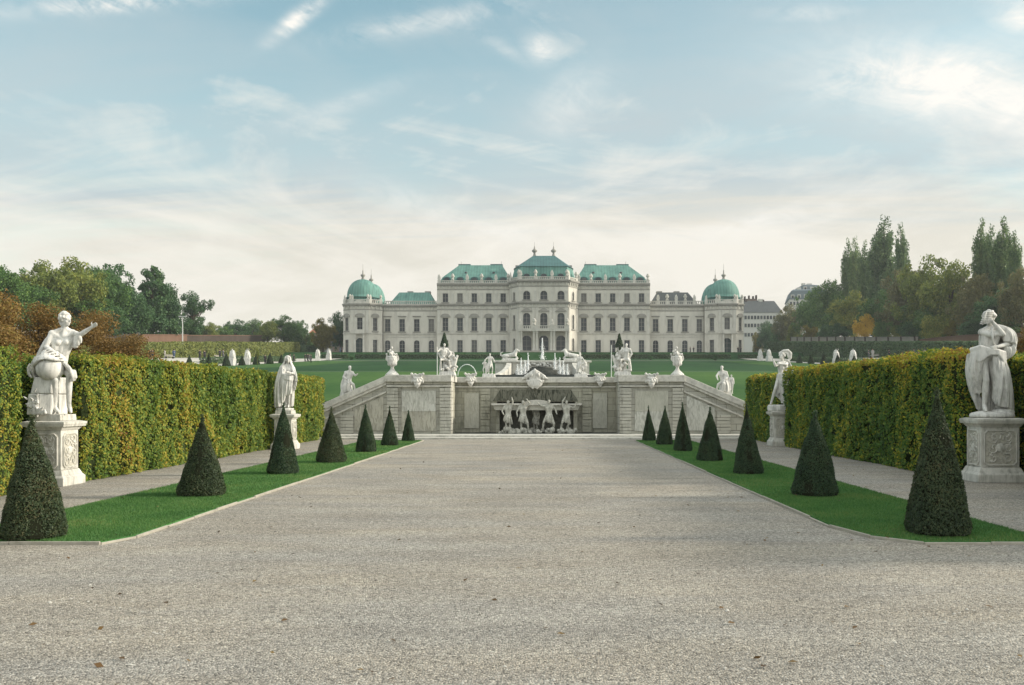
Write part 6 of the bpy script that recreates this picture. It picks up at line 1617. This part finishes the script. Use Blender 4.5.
for (px_, yt, Y_, w_, lb) in ((848, 236, 307, 16, 'short slim poplar, leftmost on the right skyline'), (855, 234, 300, 15, 'slim poplar second from the left'), (865, 238, 291, 16, 'poplar third from the left, in the gap'), (884, 213, 274, 29, 'tallest broad poplar of the left poplar group'), (875, 232, 282, 17, 'poplar tucked left of the tallest one'), (901, 220, 261, 17, 'narrow poplar right of the tallest one'),
    (982, 215, 213, 20, 'left poplar of the right-hand pair'), (991, 222, 209, 17, 'poplar in the middle of the right-hand group'), (1004, 214, 203, 24, 'right poplar of the right-hand group, widest of it'), (1015, 228, 198, 15, 'small poplar at the right end of the group')):
    T('poplar_tree', 'poplar', px_, yt, Y_, w_, 'tree_poplar', lb, 'poplars on the right skyline')
for (px_, yt, Y_, w_, mt, lb) in ((866, 314, 264, 24, 'tree_orange', 'bright orange small tree in front of the right wood'), (794, 322, 337, 14, 'tree_olive', 'yellow-green bush in front of the right wood, near the palace'), (811, 321, 316, 15, 'tree_yellow', 'yellowish bush left of the orange tree'), (840, 322, 285, 22, 'tree_dark', 'dark bush just left of the orange tree'), (782, 325, 365, 20, 'tree_dark', 'dark bush near the palace end of the right hedge'), (826, 323, 299, 18, 'tree_dark', 'dark bush midway between the palace and the orange tree'),
    (882, 318, 250, 18, 'tree_green', 'green bush just right of the orange tree'), (896, 325, 240, 14, 'tree_olive', 'olive bush above the pale fence'), (935, 310, 216, 26, 'tree_olive', 'pale olive shrub in front of the right wood'), (951, 318, 207, 14, 'tree_yellow', 'small yellow-green shrub right of the pale olive shrub'), (910, 318, 231, 24, 'tree_dark', 'dark bush at the right end of the pale fence'), (970, 320, 198, 26, 'tree_dark', 'dark bush left of the flute player statue')):
    T('garden_bush', 'broad' if mt == 'tree_orange' else 'bush', px_, yt, Y_, w_, mt, lb, 'bushes in front of the right wood', cat='bush')

# ------------------------------------------------------------------ tall side hedges, walls and fences of the parterre
def tall_hedge(label, xc, y0, y1, h, mat, seed, leaf=.42, dens=22, wd=2.0, top=0.0):
    hh = lambda y: h if not top else max(2.5, EYE + top * y - gz(xc, y))       # a level, clipped top line
    rng = np.random.default_rng(seed); sx = 1 if xc < 0 else -1; L = y1 - y0
    def mk(k, xf, nrm):
        k = int(k); u, v = rng.uniform(0, 1, k), rng.uniform(0, 1, k); return xf(u, v), np.tile(np.array(nrm, float), (k, 1))
    A_ = [mk(L * h * dens, lambda u, v: np.stack([np.full_like(u, xc + sx * wd / 2), y0 + L * u, h * v], 1), (sx, 0, .2)), mk(L * wd * dens, lambda u, v: np.stack([xc - wd / 2 + wd * v, y0 + L * u, np.full_like(u, h)], 1), (0, 0, 1)), mk(wd * h * dens, lambda u, v: np.stack([xc - wd / 2 + wd * v, np.full_like(u, y0), h * u], 1), (0, -1, 0))]
    P = np.concatenate([a[0] for a in A_]); N = np.concatenate([a[1] for a in A_])
    P = P + N * (vnoise(P, seed, .12) * .12 + rng.normal(0, .06, len(P)))[:, None]
    zt = np.array([gz(xc, y) for y in P[:, 1]]); P[:, 2] = P[:, 2] * np.array([hh(y) for y in P[:, 1]]) / h + zt
    V, F = leaves(P, N, leaf, seed, .6, .7); o = link('tall_hedge', np_mesh('tall_hedge', V, F, mat))
    m = MB(); yy = sorted(set([y0, y1] + [y for y in ys if y0 < y < y1]))
    for a, b in zip(yy, yy[1:]):
        za, zb = gz(xc, a), gz(xc, b); q = .25; ha, hb = hh(a), hh(b)
        m.add([(xc - wd / 2 + q, a, za), (xc + wd / 2 - q, a, za), (xc + wd / 2 - q, b, zb), (xc - wd / 2 + q, b, zb), (xc - wd / 2 + q, a, za + ha - q), (xc + wd / 2 - q, a, za + ha - q), (xc + wd / 2 - q, b, zb + hb - q), (xc - wd / 2 + q, b, zb + hb - q)], [(0, 3, 2, 1), (4, 5, 6, 7), (0, 1, 5, 4), (1, 2, 6, 5), (2, 3, 7, 6), (3, 0, 4, 7)])
    link('twigs', m.mesh('twigs', M['hedge_core']), o)
    return tag(o, label, 'hedge', 'tall clipped hedges beside the upper parterre')
M['lime'] = leaf_mat('pale_trellis_leaves', [(0, (.07, .10, .025)), (.4, (.15, .18, .045)), (.75, (.24, .26, .07)), (1, (.32, .30, .10))], (.10, .55, .04), .5, .4, .25)
M['darkhedge'] = leaf_mat('dark_parterre_hedge', [(0, (.05, .09, .045)), (.5, (.085, .145, .065)), (.8, (.125, .18, .078)), (1, (.18, .20, .09))], (.2, .4, .1), .45, .5, .2)
tall_hedge('long pale yellow-green trained hedge along the left side path', -80, 100, 292, 4.5, M['lime'], 71, top=.0638)
tall_hedge('dark green hedge end close to the left palace pavilion', -79.5, 293, 316, 4.6, M['darkhedge'], 72, top=.060)
tall_hedge('long dark green hedge along the right side path', 80, 100, 318, 4.6, M['darkhedge'], 73, top=.0645)
# low hedges in front of the palace
def low_hedge(label, x0, x1, y_, h, seed, group='low hedges in front of the palace', wd=1.2):
    rng = np.random.default_rng(seed); L = x1 - x0; k = int(L * (h + wd) * 40)
    u, v = rng.uniform(0, 1, k), rng.uniform(0, h + wd, k); fr = v < h
    P = np.stack([x0 + L * u, np.where(fr, y_ - wd / 2, y_ - wd / 2 + (v - h)), np.where(fr, v, h)], 1); N = np.where(fr[:, None], np.array([[0, -1, .2]]), np.array([[0, 0, 1.0]])); P += N * rng.normal(0, .05, (k, 1)); P[:, 2] += prof(y_)
    V, F = leaves(P, N, .26, seed, .6, .7); o = link('low_hedge', np_mesh('low_hedge', V, F, M['darkhedge'])); m = MB(); m.box(x0 + .1, x1 - .1, y_ - wd / 2 + .1, y_ + wd / 2 - .1, prof(y_) - .2, prof(y_) + h - .1); link('twigs', m.mesh('twigs', M['hedge_core']), o)
    return tag(o, label, 'hedge', group)
low_hedge('low dark hedge in front of the left half of the palace', -56, -12, 268.5, 1.35, 81)
low_hedge('low dark hedge in front of the right half of the palace', 11, 56, 268.5, 1.35, 82)
low_hedge('short low hedge before the left palace pavilion end', -66, -58, 268, 1.3, 83); low_hedge('short low hedge before the right palace pavilion end', 58, 66, 268, 1.3, 84)
def side_low(label, xc, y0, y1, seed):
    o = tall_hedge(label, xc, y0, y1, 1.1, M['darkhedge'], seed, .26, 40, 1.1); o.name = 'low_hedge'; o['group'] = 'low hedges in front of the palace'; return o
side_low('low dark hedge along the middle of the left side path', -62.5, 165, 226, 85); side_low('low dark hedge along the middle of the right side path', 61.5, 165, 226, 86)
# garden walls behind the tall hedges
M['fence_stone'] = plain('weathered_fence_stone', (.24, .225, .19), .9, .1, .5, .3); M['oldbrick'] = plain('old_brown_brick', (.07, .056, .046), .9, .1, .35, .5); M['redbrick'] = plain('orange_brick', (.16, .10, .07), .9, .1, .6, .3)
def garden_wall(name, xc, y0, y1, h, mat, label, capm=None, posts=0, off=0, top=0.0):
    hh = lambda y: h if not top else max(.8, EYE + top * y - gz(xc, y) - off)
    m = MB(); cp = MB(); yy = np.linspace(y0, y1, 9)
    for a, b in zip(yy, yy[1:]):
        za, zb = gz(xc, a) + off, gz(xc, b) + off; t_ = .25
        def seg(mm, lo_, d, t_):
            la, lb = (lo_, lo_) if lo_ < 0 else (hh(a) + lo_, hh(b) + lo_); ha, hb = hh(a) + d, hh(b) + d
            mm.add([(xc - t_, a, za + la), (xc + t_, a, za + la), (xc + t_, b, zb + lb), (xc - t_, b, zb + lb), (xc - t_, a, za + ha), (xc + t_, a, za + ha), (xc + t_, b, zb + hb), (xc - t_, b, zb + hb)], [(0, 3, 2, 1), (4, 5, 6, 7), (0, 1, 5, 4), (1, 2, 6, 5), (2, 3, 7, 6), (3, 0, 4, 7)])
        seg(m, -1 - off, 0.0, t_); seg(cp, .003, .18, t_ + .12)
    o = tag(m.build(name, mat), label, 'wall'); cp.build('wall_cap', capm or mat, o)
    if posts:
        for y_ in np.linspace(y0 + .5, y1 - .5, posts):
            p = MB(); p.box(xc - .45, xc + .45, y_ - .35, y_ + .35, gz(xc, y_) + off - 1, gz(xc, y_) + off + hh(y_) + .25); p.build('wall_pier', M['oldbrick'], o)
    return o
garden_wall('brick_wall', -92, 135, 205, 3.5, M['oldbrick'], 'long brown garden wall behind the pale hedge on the left', top=.0722)
garden_wall('brick_wall', -92, 206, 232, 3.5, M['redbrick'], 'orange brick wall section behind the pale hedge', top=.0722)
garden_wall('brick_wall', -93, 233, 300, 2.9, M['oldbrick'], 'dark brown wall section left of the red-roofed houses', M['redbrick'], top=.0715)
garden_wall('pale_wall', 91, 219, 330, 3.4, M['fence_stone'], 'pale garden fence wall with piers in front of the right wood', None, 14, .6, top=.0695)
garden_wall('brick_wall', 91, 130, 217, 1.4, M['redbrick'], 'low reddish wall at the right end of the pale fence', None, 0, .8, top=.066)

# ------------------------------------------------------------------ houses behind
def house(name, label, px0, px1, y_eave, y_ridge, Y_, depth, wallm, roofm, rows, nwin, mans=False, rz=0.0, chim=(), gable=False, cat='building'):
    s_ = Y_ / FPX; w_ = (px1 - px0) * s_; xc = ((px0 + px1) / 2 - VPX) * s_; zb = gz(xc, Y_); he = EYE + (HOR - y_eave) * s_ - zb; hr = EYE + (HOR - y_ridge) * s_ - zb
    ro = tag(empty(name, (xc, Y_, zb), rz), label, cat, 'houses beyond the garden')
    m = MB(); m.box(-w_ / 2, w_ / 2, 0, depth, -2, he); m.build('wall', wallm, ro)
    e = .4; m = MB()
    if mans: m.loft(rect(-w_ / 2 - e, w_ / 2 + e, -e, depth + e), he + .003, rect(-w_ / 2 + 1.2, w_ / 2 - 1.2, 1.4, depth - 1.4), he + (hr - he) * .75); m.loft(rect(-w_ / 2 + 1.2, w_ / 2 - 1.2, 1.4, depth - 1.4), he + (hr - he) * .75 + .003, rect(-w_ / 2 + 3, w_ / 2 - 3, depth * .4, depth * .6), hr)
    else: m.loft(rect(-w_ / 2 - e, w_ / 2 + e, -e, depth + e), he + .003, rect(-w_ / 2 + (.0 if gable else 1.5), w_ / 2 - (.0 if gable else 1.5), depth / 2 - .3, depth / 2 + .3), hr)
    m.build('roof', roofm, ro)
    wm = MB(); wm.box(-.55, .55, -.06, .0, 0, 1.7); wf = MB(); wf.box(-.70, -.551, -.09, 0, -.15, 1.85); wf.box(.551, .70, -.09, 0, -.15, 1.85); wf.box(-.55, .55, -.09, 0, 1.702, 1.85); wf.box(-.75, .75, -.12, 0, -.152, -.002)
    for z in rows:
        for k in range(nwin):
            x = -w_ / 2 + w_ * (k + .5) / nwin; o = wf.build('window', M['trim'], ro, loc=(x, -.003, he - z)); wm.build('pane', M['glass'], o)
    for cx, cw, ch in chim: m = MB(); m.box(-w_ / 2 + w_ * cx - cw / 2, -w_ / 2 + w_ * cx + cw / 2, depth * .45, depth * .55, he, hr + ch); m.build('chimney', M['oldbrick'] if cw < 1.2 else M['trim'], ro)
    if mans:
        for k in range(max(2, nwin // 2)):
            x = -w_ / 2 + w_ * (k + .5) / max(2, nwin // 2); m = MB(); m.box(x - .9, x + .9, -.1, 2.5, he + .4, he + 2.4); o = m.build('dormer', M['trim'], ro); g = MB(); g.box(x - .55, x + .55, -.16, -.102, he + .7, he + 2.0); g.build('pane', M['glass'], o)
    return ro
M['whitewall'] = plain('pale_grey_plaster', (.52, .51, .48), .9, .1, .3, .12); M['redroof'] = plain('red_roof_tiles', (.36, .15, .09), .85, .1, 1.0, .35); M['pinkwall'] = plain('pale_pink_plaster', (.48, .38, .32), .9, .1, .4, .15); M['blueslate'] = plain('blue_grey_slate', (.10, .13, .14), .7, .3, .8, .25)
house('apartment_house', 'pale grey apartment house with dark roof and skylights next to the right palace pavilion', 744, 782, 312.5, 299, 430, 18, M['whitewall'], M['slate'], (3.2, 7.0, 11.5), 12, chim=((.15, 1.0, .9), (.55, 2.2, .9), (.62, .8, .6)))
house('apartment_house', 'brown-roofed house with many chimneys just behind the right palace pavilion', 741, 762, 305, 297, 450, 16, M['whitewall'], M['oldbrick'], (3.0, 7), 6, chim=((.2, .7, 1.4), (.35, .7, 1.2), (.55, .7, 1.6), (.75, .7, 1.3), (.9, .7, 1.8)))
house('corner_house', 'tall pale house with blue-grey mansard roof above the right trees', 790, 828, 299, 287, 470, 24, M['whitewall'], M['blueslate'], (3, 7, 11), 12, True, R(-10), ((.3, 2.0, 1.2), (.7, 2.6, 1.4)))
house('corner_house', 'highest pale roof structure behind the mansard house', 802, 822, 291, 283, 490, 18, M['whitewall'], M['blueslate'], (3, 7), 6, True, 0, ((.3, 1.8, 1), (.6, 2.5, .8)))
house('red_roofed_house', 'house with a high red-brown roof left of the orange tree', 310, 322, 333, 324, 330, 10, M['pinkwall'], M['redroof'], (3,), 4, chim=((.7, .9, 1.0),))
house('red_roofed_house', 'pale house with orange roof next to the left palace pavilion', 322, 334, 337, 331.5, 322, 9, M['whitewall'], M['redroof'], (2.8,), 4, chim=((.3, 1.3, 1.6), (.75, .8, 1.0)))
house('red_roofed_house', 'small pink house with orange roof touching the left palace pavilion', 332, 343, 339, 333, 315, 8, M['pinkwall'], M['redroof'], (2.6,), 3, chim=((.4, 1.2, 2.0),))

# ------------------------------------------------------------------ parterre statues, cones, posts
b = MB(); b.loft([(-.55, -.5), (.55, -.5), (.55, .5), (-.55, .5)], -.3, [(-.5, -.45), (.5, -.45), (.5, .45), (-.5, .45)], 1.05)
b.M = Matrix.Translation((0, 0, 1.0)) @ Matrix.Scale(1.12, 4); human(b, dict(eR=(-.36, -.1, 1.2), hR=(-.2, -.26, 1.3), kL=(.15, -.12, .5)), 1.0, hands=False); drape(b, [(-.2, -.08, 1.4), (0, -.14, 1.3), (.2, -.08, 1.4)], [(-.38, -.08, .05), (0, -.2, .05), (.38, -.05, .05)], 10, .09, (0, -.05, 0), .4, 31); drape(b, [(-.2, .1, 1.5), (.2, .1, 1.5)], [(-.4, .15, .05), (.4, .15, .05)], 8, .11)
b.M = None
pst = [sculpt(b, 'parterre_statue', SM, .05, 1)]
b = MB(); b.loft([(-.55, -.5), (.55, -.5), (.55, .5), (-.55, .5)], -.3, [(-.5, -.45), (.5, -.45), (.5, .45), (-.5, .45)], 1.05)
b.M = Matrix.Translation((0, 0, 1.0)) @ Matrix.Scale(1.12, 4); human(b, dict(eL=(.36, -.1, 1.65), hL=(.2, -.16, 1.8), kR=(-.15, -.12, .5), face=(.5, -.8, 0)), 1.0, hands=False); drape(b, [(-.2, -.08, 1.1), (0, -.14, 1.1), (.2, -.08, 1.1)], [(-.4, -.08, .05), (0, -.2, .05), (.42, -.05, .05)], 10, .10, (0, -.05, 0), .4, 33); drape(b, [(-.2, .1, 1.5), (.2, .1, 1.5)], [(-.3, .15, .05), (.45, .15, .05)], 8, .11)
b.M = None; pst.append(sculpt(b, 'parterre_statue', SM, .05, 1))
for i, (x, y_, lb) in enumerate(((-58.7, 170, 'white statue on the left side path, nearer of the near pair'), (-58.7, 178.5, 'white statue on the left side path, farther of the near pair'), (-58.6, 234, 'white statue on the left side path, nearer of the pair by the palace'), (-58.6, 246, 'white statue on the left side path, farther of the pair by the palace'),
        (56.3, 163.5, 'white statue on the right side path, nearer of the near pair'), (56.3, 173, 'white statue on the right side path, farther of the near pair'), (56.0, 223, 'white statue on the right side path, nearer of the pair by the palace'), (56.0, 232, 'white statue on the right side path, farther of the pair by the palace'))):
    tag(link('parterre_statue', pst[i % 2], None, (x, y_, gz(x, y_) + .25), random.uniform(-.4, .4), (1.2, 1.1, .98)), lb, 'statue', 'white statues along the side paths of the upper parterre')
yc, ycc = YV[1]
for side, x, yl in (('left', -57, (145, 153.5, 162, 170.5, 179, 188, 196)), ('right', 56, (162, 171, 179.5, 188, 196.5))):
    for i, y_ in enumerate(yl):
        s_ = 1.75 + .25 * ((i * 7) % 3) / 2
        o = link('small_yew_cone', yc, None, (x, y_, gz(x, y_) + .05), i, (s_ * 1.3, s_ * 1.3, s_ * 1.18)); link('twigs', ycc, o)
        tag(o, f'small dark yew cone on the {side} edge of the upper parterre, {ORD[i]} from the camera', 'topiary', 'small yew cones along the upper parterre')
# two tall clipped yews on the palace terrace, beside the trophies
for px_, Y_, yb_, yt_, lb in ((444.3, 120, 351, 333, 'dark tiered yew rising behind the left trophy statue'), (619.3, 120, 352, 334, 'dark tiered yew rising behind the right trophy statue')):
    s_ = Y_ / FPX; x = (px_ - VPX) * s_; zb = gz(x, Y_); h = EYE + (HOR - yt_) * s_ - zb
    rng = np.random.default_rng(int(px_)); k = 5200; t_ = rng.uniform(0, 1, k); a = rng.uniform(0, 6.28, k)
    r = np.where(t_ < .5, .60, np.where(t_ < .64, .18, np.where(t_ < .72, .5, .42 * (1 - (t_ - .72) / .30)))) ; P = np.stack([r * np.cos(a), r * np.sin(a), t_ * h], 1); N = np.stack([np.cos(a), np.sin(a), np.full(k, .3)], 1)
    V, F = leaves(P + rng.normal(0, .03, (k, 3)), N, .15, 5, .7, .6); o = link('tiered_yew', np_mesh('tiered_yew', V, F, M['yew']), None, (x, Y_, zb)); m = MB(); m.tube([(0, 0, -.2), (0, 0, h * .97)], [.16, .03], 8); m.build('trunk', M['bark'], o); tag(o, lb, 'topiary', 'tiered yews on the upper parterre')
T('round_bush', 'bush', 518.6, 350.5, 70.5, 7.5, 'tree_dark', 'small round dark bush on the left of the basin rim', 'bushes by the basin', cat='bush', zb=4.2)
T('round_bush', 'bush', 563.5, 352, 72, 5, 'tree_dark', 'small dark bush on the right of the basin rim', 'bushes by the basin', cat='bush', zb=4.3)
for px_, Y_, lb in ((351, 236, 'small round dark bush on the path before the left pavilion'), (715.5, 236, 'round dark bush before the right wing of the palace'), (651, 238, 'small dark bush on the lawn before the right main block')):
    T('round_bush', 'bush', px_, HOR - ((gz(0, Y_) + 1.5 - EYE) * FPX / Y_), Y_, 5, 'tree_dark', lb, 'round bushes before the palace', cat='bush')
# lamp post beyond the brown wall
Y_ = 215; x = (182.5 - VPX) * Y_ / FPX; zb = gz(x, Y_); h = EYE + (HOR - 317) * Y_ / FPX - zb
m = MB(); m.tube([(0, 0, 0), (0, 0, h)], [.16, .10], 8); ro = tag(empty('street_lamp', (x, Y_, zb)), 'grey lamp post in front of the dark trees on the left', 'lamp'); m.build('post', M['whitemetal'], ro); m = MB(); m.box(-.9, .9, -.15, .15, h + .002, h + .22); m.build('lamp_head', M['whitemetal'], ro)
# young tree on a stake at the near end of the left side path
Y_ = 112; x = (257.5 - VPX) * Y_ / FPX; T('young_tree', 'airy', 257.5, 346, 112, 3.2, 'tree_olive', 'thin young tree on the left parterre near the near pair of statues', 'young trees')
# benches
bm_ = MB(); bm_.box(-1, 1, -.22, .22, .42, .48); bseat = bm_.mesh('seat', M['paleconc']); bm_ = MB(); bm_.box(-1, 1, .20, .26, .58, .80); bback = bm_.mesh('backrest', M['fence_stone']); bm_ = MB(); bm_.box(-.05, .05, -.2, .25, 0, .418); bleg = bm_.mesh('leg', M['iron'])
for x, y_, lb in ((-73, 176, 'pale bench at the near end of the left side path'), (-74, 205, 'pale bench by the pale hedge on the left side path'), (70, 190, 'pale bench on the right side path beyond the statues'), (73, 178, 'pale bench on the right side path near the hedge')):
    ro = tag(empty('park_bench', (x, y_, gz(x, y_) + .05), R(90) if x < 0 else R(-90)), lb, 'bench', 'benches along the side paths'); ro.rotation_euler = (0, 0, R(-65) if x > 0 else R(65))
    link('seat', bseat, ro); link('backrest', bback, ro); link('leg', bleg, ro, (-.85, 0, 0)); link('leg', bleg, ro, (.85, 0, 0))

# ------------------------------------------------------------------ people
M['skin'] = plain('skin', (.42, .27, .20), .6)
CLOTH = {'dark': plain('dark_coat', (.02, .022, .026), .9), 'blue': plain('blue_jacket', (.06, .10, .17), .9), 'light': plain('light_jacket', (.34, .33, .31), .9), 'grey': plain('grey_coat', (.09, .095, .10), .9), 'tan': plain('tan_coat', (.30, .22, .15), .9)}
def person_meshes(seed):
    walk = seed % 2
    J = dict(kL=(.10, -.16, .50), aL=(.10, -.14, .10), tL=(.12, -.30, .04), kR=(-.10, -.02, .50), aR=(-.10, .18, .10), tR=(-.11, .06, .03), eR=(-.26, -.06, 1.16), hR=(-.25, -.22, .98), eL=(.26, .08, 1.15), hL=(.26, .02, .90)) if walk else dict(eR=(-.24, -.02, 1.15), hR=(-.14, -.22, 1.05))
    b = MB(); j = human(b, J, 1.0, hands=True); body = sculpt(b, 'body', M['skin'], .022, 1)
    c = MB(); G_ = lambda k: j[k]
    c.cap(j['pel'], .16, j['waist'], .15); c.cap(j['waist'], .15, j['chest'], .17); c.cap(j['chest'] - Vector((.08, 0, 0)), .14, j['sR'], .09); c.cap(j['chest'] + Vector((.08, 0, 0)), .14, j['sL'], .09)
    for k in 'RL':
        c.chain([j['s' + k], j['e' + k], j['h' + k] + (j['e' + k] - j['h' + k]) * .25], [.085, .07, .058]); hp = j['pel'] + Vector((.09 * (-1 if k == 'R' else 1), 0, -.02)); c.chain([hp, j['k' + k], j['a' + k]], [.13, .09, .07])
        c.cap(j['a' + k] - Vector((0, 0, .03)), .06, j['t' + k], .05)
    cl = sculpt(c, 'clothing', CLOTH['dark'], .03, 1)
    h = MB(); h.ell(j['head'] + Vector((0, .025, .05)), (.095, .105, .09)); hr = h.mesh('hair', M['bark'], True)
    return body, cl, hr
PM = [person_meshes(0), person_meshes(1)]
PEO = [(150.3, 177, 'dark', 'dark-clothed person, leftmost of the two at the near end of the left path'), (152.4, 176, 'dark', 'dark-clothed person beside the leftmost walker on the left path'), (164.8, 181, 'light', 'person in a light jacket on the left path before the pale hedge'), (174, 186, 'blue', 'person in a blue jacket standing on the left path'),
       (199.8, 172, 'dark', 'person in a dark coat between two small yew cones on the left'), (204.5, 173, 'dark', 'person in a dark coat walking beside another, left of the third small cone'), (219.8, 184, 'dark', 'dark-clothed person just left of the near pair of white statues'), (223.2, 186, 'grey', 'grey-clothed person close to the near left white statue'),
       (265.2, 186, 'dark', 'dark-clothed person right of the near pair of statues on the left path'), (290, 208, 'grey', 'grey-clothed person, left of two before the pale hedge'), (293.8, 210, 'dark', 'dark-clothed person, right of two before the pale hedge'), (305.3, 222, 'dark', 'dark-clothed person at the left of the group near the far white statues'),
       (307.6, 221, 'dark', 'dark-clothed person in the middle of the group near the far white statues'), (309.6, 223, 'grey', 'grey-clothed person in the group near the far white statues'), (311.2, 205, 'dark', 'dark-clothed person in front of the group near the far white statues'), (340, 279, 'blue', 'person in pale blue before the left palace pavilion'), (342.3, 279.6, 'grey', 'person in grey before the left palace pavilion'),
       (690.2, 279, 'dark', 'dark-clothed person, left of two before the right wing of the palace'), (693.6, 279.5, 'dark', 'dark-clothed person, right of two before the right wing of the palace'), (738, 279, 'dark', 'dark-clothed person left of two by the right pavilion door'), (740.8, 279.4, 'dark', 'dark-clothed person right of two by the right pavilion door'),
       (868.6, 183, 'grey', 'grey-clothed person, left of two right of the near right statues'), (872.6, 184, 'light', 'light-clothed person, right of two right of the near right statues'), (889, 186, 'dark', 'lone dark-clothed person above the right hedge'), (914, 183, 'blue', 'person in blue above the right hedge, left of three'), (918.4, 182, 'grey', 'person in grey above the right hedge, middle of three'), (924.8, 180, 'tan', 'person in a tan coat above the right hedge, right of three')]
for i, (px_, Y_, cl, lb) in enumerate(PEO):
    x = (px_ - VPX) * Y_ / FPX; bd, cm_, hr = PM[i % 2]
    ro = tag(link('person', bd, None, (x, Y_, gz(x, Y_) + .05), random.uniform(0, 6.28), random.uniform(1.0, 1.08)), lb, 'person', 'visitors in the upper garden')
    c = link('clothing', cm_, ro); c.material_slots[0].link = 'OBJECT'; c.material_slots[0].material = CLOTH[cl]; link('hair', hr, ro)
